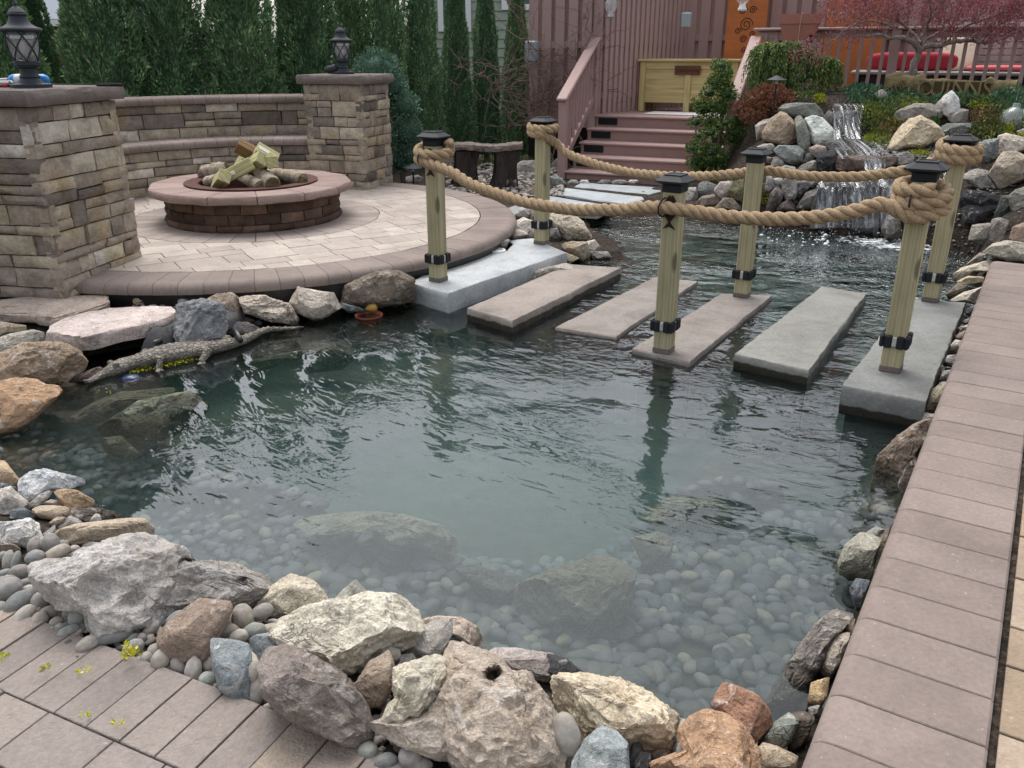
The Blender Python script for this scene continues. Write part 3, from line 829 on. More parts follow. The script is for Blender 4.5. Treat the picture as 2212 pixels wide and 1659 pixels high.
# ---------------------------------------------------------------- stacked-stone veneer
def stone_rows(width, height, rnd, hs=(.055, .075, .095, .12, .15), wmin=.12, wmax=.36):
    """fills width x height with stones; returns (u0, u1, v0, v1)"""
    out = []; v = 0.0
    while v < height - 1e-4:
        h = rnd.choice(hs)
        if height - v - h < .05: h = height - v
        u = 0.0
        while u < width - 1e-4:
            w = rnd.uniform(wmin, wmax)
            if width - u - w < wmin * .8: w = width - u
            if h > .13 and rnd.random() < .55:          # split a tall slot into two thin ones
                k = rnd.uniform(.4, .6) * h
                out.append((u, u + w, v, v + k)); out.append((u, u + w, v + k, v + h))
            else: out.append((u, u + w, v, v + h))
            u += w
        v += h
    return out
def add_stone(mb, u0, u1, v0, v1, fn, rnd, depth=.07, g=.0035, prot=.016):
    """one rough block; fn(u, v, d) maps wall coordinates (d outwards) into space"""
    nu = max(3, int((u1 - u0) / .035)); nv = max(3, int((v1 - v0) / .03))
    sd = rnd.randrange(10000); p0 = rnd.uniform(-.2, 1.0) * prot
    k = [rnd.uniform(-.006, .006) for _ in range(4)]
    tu, tv = rnd.uniform(-.05, .05), rnd.uniform(-.09, .09)
    vs = []; fs = []
    pts = np.array([[(u0 + (u1 - u0) * i / nu) * 17, (v0 + (v1 - v0) * j / nv) * 26, sd * .37] for j in range(nv + 1) for i in range(nu + 1)])
    nz = fbm(pts, sd % 97, 3)
    for j in range(nv + 1):
        for i in range(nu + 1):
            a, b = i / nu, j / nv
            uu = u0 + g + k[0] * b + (u1 - u0 - 2 * g + (k[1] - k[0]) * b) * a
            vv = v0 + g + k[2] * a * .6 + (v1 - v0 - 2 * g + (k[3] - k[2]) * .6 * a) * b
            e = min(a * (u1 - u0), (1 - a) * (u1 - u0), b * (v1 - v0), (1 - b) * (v1 - v0))
            d = p0 + .007 * nz[j * (nu + 1) + i] + tu * (uu - (u0 + u1) / 2) + tv * (vv - (v0 + v1) / 2)
            if e < 1e-6: d -= .011
            vs.append(fn(uu, vv, d))
    m = (nu + 1) * (nv + 1)
    rim = [i for i in range(nu + 1)] + [j * (nu + 1) + nu for j in range(1, nv + 1)] + [nv * (nu + 1) + i for i in range(nu - 1, -1, -1)] + [j * (nu + 1) for j in range(nv - 1, 0, -1)]
    for j in range(nv):
        for i in range(nu):
            q = j * (nu + 1) + i; fs.append((q, q + 1, q + nu + 2, q + nu + 1))
    for t, r in enumerate(rim):
        i, j = r % (nu + 1), r // (nu + 1)
        a, b = i / nu, j / nv
        vs.append(fn(u0 + g + (u1 - u0 - 2 * g) * a, v0 + g + (v1 - v0 - 2 * g) * b, -depth))
    for t in range(len(rim)):
        t2 = (t + 1) % len(rim); fs.append((rim[t2], rim[t], m + t, m + t2))
    mb.tint = min(1, max(0, rnd.gauss(.5, .26)))
    mb.add(vs, fs)
def pillar(corner, da, la, db, lb, z0, z1, seed, label):
    """corner = nearest corner; faces run along da (left face) and db (right face)"""
    rnd = random.Random(seed); da = Vector(da).normalized(); db = Vector(db).normalized()
    c = Vector((corner[0], corner[1], 0)) + (da * la + db * lb) / 2
    t = thing('stone_pillar', label, 'pillar', (c.x, c.y, z0))
    mb = MB(); P0 = Vector((corner[0], corner[1], 0)) - Vector((c.x, c.y, 0))
    faces = [(P0, da, la, -db), (P0, db, lb, -da), (P0 + da * la, db, lb, da), (P0 + db * lb, da, la, db)]
    for k, (o, d, L, nrm) in enumerate(faces):
        def fn(u, v, dd, o=o, d=d, nrm=nrm):
            p = o + d * u + nrm * dd; return (p.x, p.y, v)
        for r in stone_rows(L + .012, z1 - z0, rnd): add_stone(mb, *r, fn, rnd)
    b = MB(); q = [P0 + da * .03 + db * .03, P0 + da * .03 + db * (lb - .03), P0 + da * (la - .03) + db * (lb - .03), P0 + da * (la - .03) + db * .03]
    st = mb.build('stone_facing', M['veneer'], t, smooth=True, sharp=50)
    pl = [(p.x, p.y) for p in q]
    if sum(pl[i][0] * pl[(i + 1) % 4][1] - pl[(i + 1) % 4][0] * pl[i][1] for i in range(4)) < 0: pl = pl[::-1]
    b.prism(pl, 0, z1 - z0); b.build('core', M['dark'], t)
    cap = MB(); ov = .045; q = [P0 - da * ov - db * ov, P0 - da * ov + db * (lb + ov), P0 + da * (la + ov) + db * (lb + ov), P0 + da * (la + ov) - db * ov]
    if (q[1] - q[0]).cross(q[2] - q[1]).z < 0: q = q[::-1]
    # rock-faced edge: subdivided rim with small chips
    poly = []
    for i in range(4):
        a_, b_ = q[i], q[(i + 1) % 4]
        for k in range(14):
            p = a_.lerp(b_, k / 14); poly.append(p)
    n = len(poly); vs = []; zc0, zc1 = z1 - z0 + .003, z1 - z0 + .088
    lv = [(0, -.010), (.2, .004), (.45, .009), (.7, .004), (.9, -.004), (1, -.012)]
    for fz, dd in lv:
        for i, p in enumerate(poly):
            o = p.normalized() * (dd + rnd.uniform(-.006, .006)); vs.append((p.x + o.x, p.y + o.y, zc0 + (zc1 - zc0) * fz))
    fs = []
    for r in range(len(lv) - 1):
        for i in range(n): j = (i + 1) % n; fs.append((r * n + i, r * n + j, (r + 1) * n + j, (r + 1) * n + i))
    fs += [tuple(range(n))[::-1], tuple((len(lv) - 1) * n + i for i in range(n))]
    cap.add(vs, fs); cap.build('cap_stone', M['captan'], t, smooth=True, sharp=40)
    return t, c
_pa = Vector((-.95, .31, 0)); _pb = Vector((.15, .99, 0))
PIL1, PIL1C = pillar((-2.66, 4.80), (-.985, .17, 0), .80, (.17, .985, 0), .80, .16, 1.262, 21, 'large mossy stacked-stone pillar with flat cap nearest the viewer on the left')
PIL2, PIL2C = pillar((-1.455, 8.50), (-.955, .295, 0), .62, (.295, .955, 0), .62, .2, 1.245, 8, 'smaller stacked-stone pillar at the far end of the seat wall')
# curved seat wall
def curved_wall():
    t = thing('seat_wall', 'curved stacked-stone seat wall with bench ledge behind the fire pit', 'wall', (PC.x, PC.y, 0))
    rnd = random.Random(77); a0, a1 = R(80), R(206)
    def face(r, z0, z1, name):
        mb = MB()
        def fn(u, v, d):
            a = a1 - u / r; rr = r - d; return (rr * math.cos(a), rr * math.sin(a), z0 + v)
        for q in stone_rows((a1 - a0) * r, z1 - z0, rnd, (.06, .085, .11, .14), .14, .42): add_stone(mb, *q, fn, rnd, prot=.02)
        return mb.build(name, M['veneer'], t, smooth=True, sharp=50)
    face(1.68, PZ - .02, .66, 'seat_face'); face(2.06, .72, 1.055, 'back_face')
    core = MB(); core.lathe([(1.74, .1), (1.74, .66), (2.12, .66), (2.12, 1.05), (2.34, 1.05), (2.34, .1)], 96, close=True)
    vs, fs = core.v, core.f
    keep = []
    for f in fs:
        cx = sum(vs[i][0] for i in f) / 4; cy = sum(vs[i][1] for i in f) / 4; a = math.atan2(cy, cx) % (2 * math.pi)
        if a0 + .02 < a < a1 - .02: keep.append(f)
    core.f = keep; core.t = core.t[:len(keep)]; core.build('core', M['veneer'], t)
    for name, r0, r1, z1, bl in (('seat_ledge', 1.64, 2.03, .735, .034), ('top_coping', 2.0, 2.34, 1.125, .03)):
        mb = MB(); n = 34
        for k in range(n):
            b0, b1 = a0 + (a1 - a0) * k / n, a0 + (a1 - a0) * (k + 1) / n
            mb.tint = rnd.random(); m = 3; am = .0014 / r0
            prof = [(r0 + .012, z1 - .07), (r0, z1 - .05), (r0, z1 - .03), (r0 + .008, z1 - .012), (r0 + .022, z1 - .003), (r0 + .04, z1), (r1, z1), (r1, z1 - .07)]
            vs = []
            for q in range(m + 1):
                a = b0 + am + (b1 - b0 - 2 * am) * q / m
                for r, z in prof: vs.append((r * math.cos(a), r * math.sin(a), z + (0 if 0 < q < m else -.001)))
            L = len(prof); fs = []
            for q in range(m):
                for i in range(L): j = (i + 1) % L; fs.append((q * L + i, (q + 1) * L + i, (q + 1) * L + j, q * L + j))
            fs += [tuple(range(L)), tuple(m * L + i for i in range(L))[::-1]]
            mb.add(vs, fs)
        mb.build(name, M['coping'], t, smooth=True, sharp=40)
    return t
curved_wall()
# ---------------------------------------------------------------- fire pit
def fire_pit():
    t = thing('fire_pit', 'round block fire pit with flat stone cap and rusty steel ring', 'fire pit', (PC.x, PC.y, PZ))
    rnd = random.Random(4); mb = MB(); r = .70
    for row, (v0, v1, rr) in enumerate(((0.0, .055, r + .012), (.055, .135, r), (.135, .222, r))):
        def fn(u, v, d, rr=rr): a = u / rr; q = rr + d; return (q * math.cos(a), q * math.sin(a), v)
        u = 0.0; W = 2 * math.pi * rr; n = 22; off = row * .1
        for k in range(n): add_stone(mb, off + W * k / n, off + W * (k + 1) / n, v0, v1, fn, rnd, .06, .002, .008)
    mb.build('block_wall', M['pitblock'], t, smooth=True, sharp=50)
    cap = MB(); n = 14
    for k in range(n):
        a0, a1 = 2 * math.pi * k / n + .1, 2 * math.pi * (k + 1) / n + .1; g = .004; cap.tint = rnd.random()
        am0 = g / .5; am1 = g / .8; m = 5
        inner = [(.50 * math.cos(a0 + am0 + (a1 - a0 - 2 * am0) * q / m), .50 * math.sin(a0 + am0 + (a1 - a0 - 2 * am0) * q / m)) for q in range(m + 1)]
        pA = Vector((.815 * math.cos(a0 + am1), .815 * math.sin(a0 + am1), 0)); pB = Vector((.815 * math.cos(a1 - am1), .815 * math.sin(a1 - am1), 0))
        outer = [tuple(pB.lerp(pA, q / 7))[:2] for q in range(8)]
        poly = inner + outer; poly = poly[::-1]
        N = len(poly); vs = []; lv = [(.228, -.006), (.245, .004), (.268, .004), (.284, -.002), (.290, -.009)]
        for z, dd in lv:
            for i, p in enumerate(poly):
                rr = math.hypot(*p); s = dd + rnd.uniform(-.004, .004) if rr > .6 else 0
                vs.append((p[0] * (1 + s / rr), p[1] * (1 + s / rr), z))
        fs = []
        for q in range(len(lv) - 1):
            for i in range(N): j = (i + 1) % N; fs.append((q * N + j, q * N + i, (q + 1) * N + i, (q + 1) * N + j))
        fs += [tuple(range(N)), tuple((len(lv) - 1) * N + i for i in range(N))[::-1]]
        cap.add(vs, fs)
    cap.build('cap_stones', M['pitcap'], t, smooth=True, sharp=38)
    gr = MB(); gr.lathe([(.5, .23), (.82 * .97, .23), (.79, .285), (.5, .285)], 40, close=True); gr.build('cap_mortar', M['captan'], t)
    st = MB(); st.lathe([(.505, .295), (.535, .297), (.535, .303), (.43, .303), (.422, .298), (.422, .04), (.432, .04), (.432, .294)], 64, close=True)
    st.build('steel_ring', M['rust'], t, smooth=True, sharp=40)
    fl = MB(); fl.lathe([(.001, .05), (.44, .05)], 40); fl.build('ash_bed', M['soil'], t)
    return t
fire_pit()
def log(p0, p1, r, label, seed, name='log', r2=None):
    r *= 1.35; r2 = (r2 or r / 1.35 * .85) * 1.3
    p0 = Vector(p0); p1 = Vector(p1); rnd = random.Random(seed); n = 12
    mb = MB(); o = p0
    d = (p1 - p0); path = []; rad = []
    for k in range(n + 1):
        f = k / n; q = d * f + Vector((rnd.uniform(-1, 1), rnd.uniform(-1, 1), rnd.uniform(-1, 1))) * r * .1
        path.append(q); rad.append((r + (r2 - r) * f) * rnd.uniform(.92, 1.08))
    mb.tube(path, rad, 12)
    b = mb.build(name, M['log'], smooth=True, sharp=50); b.location = o
    e = MB(); nd = d.normalized()
    for q, rr, sg in ((path[0], rad[0], -1), (path[-1], rad[-1], 1)):
        e.tube([q + nd * sg * .001, q + nd * sg * .004], [rr * .93, rr * .9], 12)
    e.build('cut_end', M['signwood'], b)
    return tag(b, label, 'log', 'firewood stacked in the fire pit')
def pitxy(u, v, z): p = at(u, v, z); return (p.x, p.y, z)
def pity(u, v, y): p = aty(u, v, y); return (p.x, p.y, p.z)
log(pity(590, 400, 6.70), pity(552, 362, 6.98), .05, 'thick pale bark log leaning upright in the middle of the fire pit', 1)
log(pity(560, 402, 6.68), pity(520, 380, 7.0), .04, 'grey weathered log leaning left of the thick pale log', 2)
log(pity(588, 388, 6.75), pity(545, 365, 7.1), .034, 'smooth pale log with a hollow cut end leaning right', 3, r2=.03)
log(pity(655, 388, 6.95), pity(585, 375, 7.15), .044, 'rough-barked log lying at the right rim of the pit', 4)
log(pity(433, 372, 7.25), pity(490, 366, 7.2), .042, 'shaggy driftwood log at the left rim of the pit', 5, r2=.05)
log(pity(450, 395, 7.1), pity(480, 385, 6.9), .04, 'short dark log stub under the shaggy driftwood', 6)
def offcut(p0, p1, w, h, label, roll=0.0, mat='offcut', tg=False):
    p0 = Vector(p0); p1 = Vector(p1); d = p1 - p0; L = d.length
    w *= 1.15; h *= 1.15
    mb = MB(); mb.box((0, 0, L / 2), (w, h, L), .004)
    o = mb.build('lumber_offcut', M[mat]); o.location = p0
    o.rotation_euler = (d.to_track_quat('Z', 'X') @ Matrix.Rotation(roll, 3, 'Z').to_quaternion()).to_euler()
    if tg:
        b = MB(); b.box((0, -h / 2 - .001, L * .7), (.03, .002, .09)); b.build('paper_tag', M['tape'], o)
    return tag(o, label, 'wood block', 'timber offcuts piled on the firewood')
offcut(pity(512, 313, 6.95), pity(570, 345, 7.0), .085, .085, 'brown weathered timber offcut pointing out at the top of the pile', .5, 'offcut_brown')
offcut(pity(597, 348, 6.95), pity(552, 322, 6.9), .085, .085, 'greenish timber offcut with white paper tag at the top of the pile', .75, tg=True)
offcut(pity(568, 342, 6.78), pity(525, 370, 7.05), .085, .085, 'greenish timber offcut with its square end facing out in the middle of the pile', .6)
offcut(pity(589, 350, 6.80), pity(575, 352, 7.0), .08, .08, 'short green timber block on the right of the pile', .0)
offcut(pity(545, 352, 6.76), pity(478, 388, 6.72), .085, .045, 'pale green board leaning on its edge on the left of the pile', .2, tg=True)
offcut(pity(486, 380, 6.62), pity(470, 402, 6.8), .085, .085, 'pale square-ended timber block lowest at the front left of the pit', .5)
offcut(pity(515, 348, 7.05), pity(555, 368, 7.15), .085, .085, 'mossy timber offcut at the back of the pile', .3)
# ---------------------------------------------------------------- stepping slabs of the pond crossing
def quad_slab(name, px, z, th, color, label, group, mat, seed, wet=0.0, rough=.006, cat='stepping stone', under=None, notch=None, n=16):
    rnd = random.Random(seed)
    P = [at(u, v, z) for u, v in px]
    c = sum(P, Vector()) / len(P)
    area = sum(P[i].x * P[(i + 1) % len(P)].y - P[(i + 1) % len(P)].x * P[i].y for i in range(len(P)))
    if area < 0: P = P[::-1]
    poly = []
    for i in range(len(P)):
        a, b = P[i], P[(i + 1) % len(P)]; L = (b - a).length; k = max(2, int(L / .05))
        nrm = (b - a).cross(Vector((0, 0, 1))).normalized()
        ph = rnd.uniform(0, 9)
        for j in range(k):
            f = j / k; e = .25 if j == 0 else 1
            poly.append(a.lerp(b, f) - c + nrm * e * (rough * .7 * math.sin(f * L * 9 + ph) + rnd.uniform(-rough, rough)))
    N = len(poly); vs = []; lv = [(-th, -.004), (-th * .6, .002), (-th * .25, .003), (-.008, -.001), (-.002, -.005), (0, -.010)]
    jit = [rnd.uniform(-1, 1) for _ in range(N)]
    for q, (zz, dd) in enumerate(lv):
        for i, p in enumerate(poly):
            d = Vector((p.x, p.y, 0)).normalized(); s = dd + rough * (jit[(i + q * 3) % N] * .8 if q not in (5,) else jit[i] * .5)
            vs.append((p.x + d.x * s, p.y + d.y * s, zz))
    fs = [tuple(range(N))[::-1], tuple((len(lv) - 1) * N + i for i in range(N))]
    for q in range(len(lv) - 1):
        for i in range(N): j = (i + 1) % N; fs.append((q * N + i, q * N + j, (q + 1) * N + j, (q + 1) * N + i))
    mb = MB(); mb.add(vs, fs)
    o = mb.build(name, M[mat], smooth=True, sharp=40); o.location = c; o.color = (*color, wet)
    if under:
        ub = MB(); pp = [(Vector((p.x, p.y, 0)) - c) * .9 for p in P]; ub.prism([(p.x, p.y) for p in pp], -under, -th * .9)
        ub.build('support_block', M['liner'], o)
    return tag(o, label, cat, group)
G = 'stepping slabs of the pond crossing'
S1 = quad_slab('stepping_slab', [(887, 610), (945, 578), (1040, 543), (1098, 541), (1110, 527), (1098, 519), (1152, 514), (1225, 545), (967, 634)], .13, .135, lin(178, 181, 182), 'thick pale grey block at the left end, carrying the two left rope posts', G, 'bslab', 1, 0.0, .003, under=.5)
S2 = quad_slab('stepping_slab', [(1009, 665), (1230, 570), (1342, 578), (1107, 693)], .08, .10, lin(152, 142, 134), 'raised pinkish-tan slab with no post, next to the pale grey block', G, 'bslab', 2, 1.0, .003, under=.6)
S3 = quad_slab('stepping_slab', [(1199, 707), (1415, 598), (1508, 607), (1331, 727)], .022, .05, lin(139, 131, 125), 'thin tan slab almost level with the water, without a post', G, 'bslab', 3, 0.0, .003, under=.6)
S4 = quad_slab('stepping_slab', [(1366, 752), (1560, 633), (1668, 638), (1490, 782)], .03, .055, lin(136, 128, 122), 'low tan slab carrying the two middle rope posts', G, 'bslab', 4, 0.0, .003, under=.6)
S5 = quad_slab('stepping_slab', [(1587, 764), (1775, 618), (1872, 634), (1747, 800)], .08, .10, lin(137, 136, 130), 'raised grey slab with no post, between the middle and right posts', G, 'bslab', 5, 1.0, .003, under=.6)
S6 = quad_slab('stepping_slab', [(1820, 832), (1960, 645), (2087, 653), (2000, 868)], .13, .14, lin(130, 131, 128), 'thick dark grey block beside the brown coping, carrying the two right rope posts', G, 'bslab', 6, 1.0, .003, under=.6)
lid = MB(); p = at(1073, 541, .135)
lid.lathe([(.001, .006), (.02, .006), (.024, .001), (.048, .001), (.05, .008), (.066, .008), (.07, .003), (.07, -.004)], 28); o = lid.build('skimmer_lid', M['white'], smooth=True); o.location = p
tag(o, 'round white plastic lid set in the notch of the pale grey block', 'lid')
G2 = 'grey flagstones laid towards the deck steps'
quad_slab('flagstone', [(1240, 403), (1255, 394), (1428, 405), (1428, 413), (1402, 420)], .1, .05, lin(170, 175, 178), 'grey rectangular flagstone nearest the deck steps, farthest of the row', G2, 'bslab', 7, 0.0, .004, 'flagstone')
quad_slab('flagstone', [(1195, 418), (1222, 406), (1388, 425), (1392, 430), (1355, 441)], .1, .05, lin(170, 175, 178), 'grey rectangular flagstone in the middle of the row before the deck steps', G2, 'bslab', 8, 0.0, .004, 'flagstone')
quad_slab('flagstone', [(1160, 432), (1180, 422), (1325, 445), (1290, 462), (1190, 455)], .1, .05, lin(170, 175, 178), 'grey flagstone by the pond, nearest to the rope of the row before the deck steps', G2, 'bslab', 9, 0.0, .004, 'flagstone')
quad_slab('flagstone', [(1085, 452), (1125, 440), (1205, 462), (1180, 476), (1120, 468)], .1, .04, lin(150, 152, 152), 'small grey flagstone against the round patio edge', G2, 'bslab', 10, 0.0, .008, 'flagstone')

# ---------------------------------------------------------------- rope posts
PW = .091
def post(name_xy, zb, ztop, label, fish):
    x, y = name_xy
    t = thing('rope_post', label, 'post', (x, y, zb), math.atan2(CD.y, CD.x) - R(90), 'timber rope posts of the pond crossing')
    H = ztop - zb; h = PW / 2
    mb = MB(); mb.box((0, 0, (H - .05) / 2), (PW, PW, H - .05), .006); mb.build('shaft', M['lumber'], t)
    wet = MB(); wet.box((0, 0, .016), (PW + .004, PW + .004, .032), .004); wet.build('mortar_collar', M['captan'], t)
    c = MB()
    c.box((0, 0, H - .062), (PW + .012, PW + .012, .05), .004)
    s = .172 / 2; zc = H - .036
    def sq(k, z, ch): return [(k - ch, -k, z), (k, -k + ch, z), (k, k - ch, z), (k - ch, k, z), (-k + ch, k, z), (-k, k - ch, z), (-k, -k + ch, z), (-k + ch, -k, z)]
    lv = [sq(PW / 2 + .004, zc - .016, .01), sq(s - .012, zc - .006, .02), sq(s, zc, .022), sq(s, zc + .008, .022), sq(.047, zc + .031, .006), sq(.047, zc + .036, .006), sq(.044, zc + .038, .006), sq(.034, zc + .038, .004), sq(.034, zc + .034, .004)]
    vs = [p for r in lv for p in r]; fs = []
    for q in range(len(lv) - 1):
        for i in range(8): j = (i + 1) % 8; fs.append((q * 8 + i, q * 8 + j, (q + 1) * 8 + j, (q + 1) * 8 + i))
    fs += [tuple(range(8))[::-1], tuple((len(lv) - 1) * 8 + i for i in range(8))]
    c.add(vs, fs); co = c.build('cap', M['black'], t)
    sp = MB(); sp.box((0, 0, zc + .0352), (.062, .062, .002)); sp.build('solar_panel', M['pane'], co)
    # clamp-on light band: four corner housings with a clear lens in each face
    b = MB(); zb_ = .155; bh = .062
    for sx in (-1, 1):
        for sy in (-1, 1):
            b.box((sx * (h * .60), sy * (h + .010), zb_), (h * .78, .020, bh), .006)
            b.box((sx * (h + .010), sy * (h * .60), zb_), (.020, h * .78, bh), .006)
            b.box((sx * (h + .008), sy * (h + .008), zb_), (.022, .022, bh - .002), .007)
    bo = b.build('light_band', M['black'], t)
    for ax, sg in ((0, 1), (0, -1), (1, 1), (1, -1)):
        l = MB()
        if ax == 0: l.box((sg * (h + .006), 0, zb_), (.012, h * .62, bh * .8), .005)
        else: l.box((0, sg * (h + .006), zb_), (h * .62, .012, bh * .8), .005)
        l.build('lens', M['lens'], bo)
    if fish:
        f = MB(); yf = -h - .003; z0 = H - .098
        out = [(-.006, .0), (.0, -.013), (.006, .0), (.018, -.012), (.030, -.034), (.037, -.062), (.034, -.088), (.022, -.112), (.012, -.126), (.006, -.136), (.012, -.146), (.034, -.172), (.0, -.160), (-.034, -.172), (-.012, -.146), (-.006, -.136), (-.012, -.126), (-.022, -.112), (-.034, -.088), (-.037, -.062), (-.030, -.034), (-.018, -.012)]
        n = len(out); vs = [(x_, yf - .002, z0 + z_) for x_, z_ in out] + [(x_, yf + .003, z0 + z_) for x_, z_ in out]
        fs = [tuple(range(n)), tuple(range(n, 2 * n))[::-1]] + [(i, n + i, n + (i + 1) % n, (i + 1) % n) for i in range(n)]
        f.add(vs, fs)
        hook = []
        for k in range(15):
            a = R(180) * k / 14; hook.append((-.030 + .012 * math.cos(a) * 0, yf - .085 * math.sin(a), z0 - .062 + .046 * math.cos(a)))
        f.tube(hook, .0042, 8)
        f.build('fish_hook', M['rustfish'], t)
    return t
LF = (-.489, 5.40); LB = (.234, 6.55); MF = (.825, 4.28); MBk = (1.533, 5.38); RF = (1.815, 3.735); RB = (2.56, 4.925)
post(LF, .13, 1.085, 'front left rope post wrapped with a big frayed knot', True)
post(LB, .13, 1.09, 'back left rope post with a neat coil of rope under its cap', False)
post(MF, .03, .975, 'rope post at the front middle with a rusty fish-shaped hook below its cap', True)
post(MBk, .03, .985, 'rope post at the back middle with bare timber and the rope running behind it', False)
post(RF, .13, 1.105, 'front right rope post beside the coping, thick knot over a fish hook', True)
post(RB, .13, 1.11, 'rope post at the back right, half hidden behind the front right post', False)

# ---------------------------------------------------------------- ropes
def vplane(u, v, A, B, off):
    """point of a sight line on the vertical plane through two posts, moved sideways by off"""
    d = Vector((B[0] - A[0], B[1] - A[1], 0)).normalized(); n = Vector((d.y, -d.x, 0))
    o = Vector((A[0], A[1], 0)) + n * off
    r = ray(u, v); c0 = Vector((0, 0, CH)); t = (o - c0).dot(n) / r.dot(n)
    return c0 + r * t
def resample(P, step):
    P = [Vector(p) for p in P]; out = []
    # Catmull-Rom
    Q = []
    for i in range(len(P) - 1):
        p0 = P[max(i - 1, 0)]; p1 = P[i]; p2 = P[i + 1]; p3 = P[min(i + 2, len(P) - 1)]
        for k in range(12):
            t = k / 12
            Q.append(.5 * ((2 * p1) + (p2 - p0) * t + (2 * p0 - 5 * p1 + 4 * p2 - p3) * t * t + (3 * p1 - p0 - 3 * p2 + p3) * t ** 3))
    Q.append(P[-1]); out = [Q[0]]; acc = 0
    for a, b in zip(Q[:-1], Q[1:]):
        L = (b - a).length
        if L < 1e-9: continue
        pos = step - acc
        while pos <= L: out.append(a.lerp(b, pos / L)); pos += step
        acc = (acc + L) % step
    return out
def rope(name, P, r, label, seed, pitch=.165):
    rnd = random.Random(seed); S = resample(P, .011); m = len(S); o = S[m // 2].copy()
    mb = MB(); fr = []; nrm = None
    for k in range(m):
        d = (S[min(k + 1, m - 1)] - S[max(k - 1, 0)]).normalized()
        if nrm is None: nrm = d.orthogonal().normalized()
        nrm = (nrm - d * nrm.dot(d)).normalized(); fr.append((d, nrm.copy(), d.cross(nrm)))
    for i in range(3):
        path = []
        for k in range(m):
            a = 2 * math.pi * (i / 3 + k * .011 / pitch)
            path.append(S[k] - o + (fr[k][1] * math.cos(a) + fr[k][2] * math.sin(a)) * r * .50)
        mb.tube(path, [r * .545 * (1 + .05 * math.sin(k * .21 + i)) for k in range(m)], 9)
    for _ in range(int(m * 1.1)):
        k = rnd.randrange(m); a = rnd.uniform(0, 6.28); d = fr[k][1] * math.cos(a) + fr[k][2] * math.sin(a)
        p = S[k] - o + d * r * .95; L = rnd.uniform(.008, .026) if rnd.random() < .9 else rnd.uniform(.03, .06)
        q = p + (d * .55 + fr[k][0] * rnd.uniform(-1, 1) + Vector((rnd.uniform(-.4, .4),) * 3)) * L
        s = (q - p).cross(d).normalized() * .0013 if (q - p).cross(d).length > 1e-7 else Vector((.001, 0, 0))
        mb.add([p - s, p + s, q], [(0, 1, 2)])
    b = mb.build(name, M['rope'], smooth=True, sharp=180); b.location = o
    return tag(b, label, 'rope', 'thick ropes strung between the posts')
def coil(c, z, turns, a0, rr, dz, tilt, n=14, sgn=1):
    out = []
    N = int(n * turns)
    for k in range(N + 1):
        a = a0 + sgn * 2 * math.pi * k / n
        out.append(Vector((c[0] + rr * math.cos(a), c[1] + rr * math.sin(a), z + dz * k / N + tilt * math.sin(a + .6))))
    return out
RR = .0335
fo = .085
fr_pts = coil(LF, 1.0, 1.75, R(-20), .098, -.075, .016)
fr_pts += [vplane(u, v, LF, MF, fo) for u, v in [(975, 372), (1010, 394), (1060, 414), (1120, 433), (1180, 445), (1250, 453), (1330, 453), (1395, 448), (1440, 449)]]
fr_pts += [vplane(u, v, MF, RF, fo) for u, v in [(1500, 457), (1560, 466), (1625, 471), (1700, 473), (1780, 467), (1850, 455), (1905, 441)]]
fr_pts += coil(RF, .895, 2.15, R(-135), .096, .115, .018)
rope('rope', fr_pts, RR, 'sagging manila rope along the near side of the crossing, knotted at both ends', 1)
bk = coil(LB, 1.035, 1.6, R(60), .093, -.055, .010)
bo = -.085
bk += [vplane(u, v, LB, MBk, bo) for u, v in [(1205, 312), (1225, 331), (1262, 346), (1310, 361), (1360, 372), (1410, 378), (1470, 381), (1530, 380), (1580, 376), (1620, 372)]]
bk += [vplane(u, v, MBk, RB, bo) for u, v in [(1660, 369), (1720, 378), (1790, 382), (1850, 382), (1920, 374), (1965, 366), (2005, 352)]]
bk += coil(RB, .965, 2.2, R(150), .096, .09, .014, sgn=-1)
rope('rope', bk, RR * .97, 'sagging manila rope along the far side of the crossing, coiled at both ends', 2)
# ---------------------------------------------------------------- deck, stairs, fences
DE = Vector((.914, -.407, 0)); DN = Vector((.407, .914, 0))       # along the steps (to the right) / up the steps
D0 = Vector((.66, 10.42, 0))                                      # left end of the bottom tread nose
DZ = .775                                                         # deck level
def dp(a, b, z): p = D0 + DE * a + DN * b; return (p.x, p.y, z)
RZ = math.atan2(DE.y, DE.x)
def dbox(mb, a0, a1, b0, b1, z0, z1, bev=.004):
    p = D0 + DE * ((a0 + a1) / 2) + DN * ((b0 + b1) / 2)
    mb.box((p.x, p.y, (z0 + z1) / 2), (abs(a1 - a0), abs(b1 - b0), abs(z1 - z0)), bev, RZ)
SW = 1.87; RUN = .27; Z1 = .19; RISE = (DZ - Z1) / 4
t = thing('deck_stairs', 'reddish-brown five-step deck stairs with black riser lights', 'stairs', (D0.x, D0.y, 0))
def kid(mb, name, mat, par, **k):
    o = mb.build(name, M[mat], None, **k); o.parent = par
    o.matrix_parent_inverse = Matrix.Translation(-Vector(par.location)); return o
for k in range(5):
    z = Z1 + RISE * k
    mb = MB(); dbox(mb, -.03, SW + .03, RUN * k - .025, RUN * (k + 1) + .02, z - .03, z, .008); kid(mb, 'tread', 'rail', t)
    mb = MB(); dbox(mb, 0, SW, RUN * k + .01, RUN * k + .035, z - RISE - .01 if k else -.02, z - .03, .002); rz = kid(mb, 'riser', 'deck', t)
    for a in ((.03, .29), (SW - .29, SW - .03)):
        if k == 0: continue
        l = MB(); dbox(l, a[0], a[1], RUN * k - .004, RUN * k + .012, z - RISE + .025, z - .04, .006)
        for q in range(6): dbox(l, a[0] + .02, a[1] - .02, RUN * k - .008, RUN * k - .003, z - RISE + .034 + q * .011, z - RISE + .038 + q * .011, 0)
        kid(l, 'riser_light', 'black', rz)
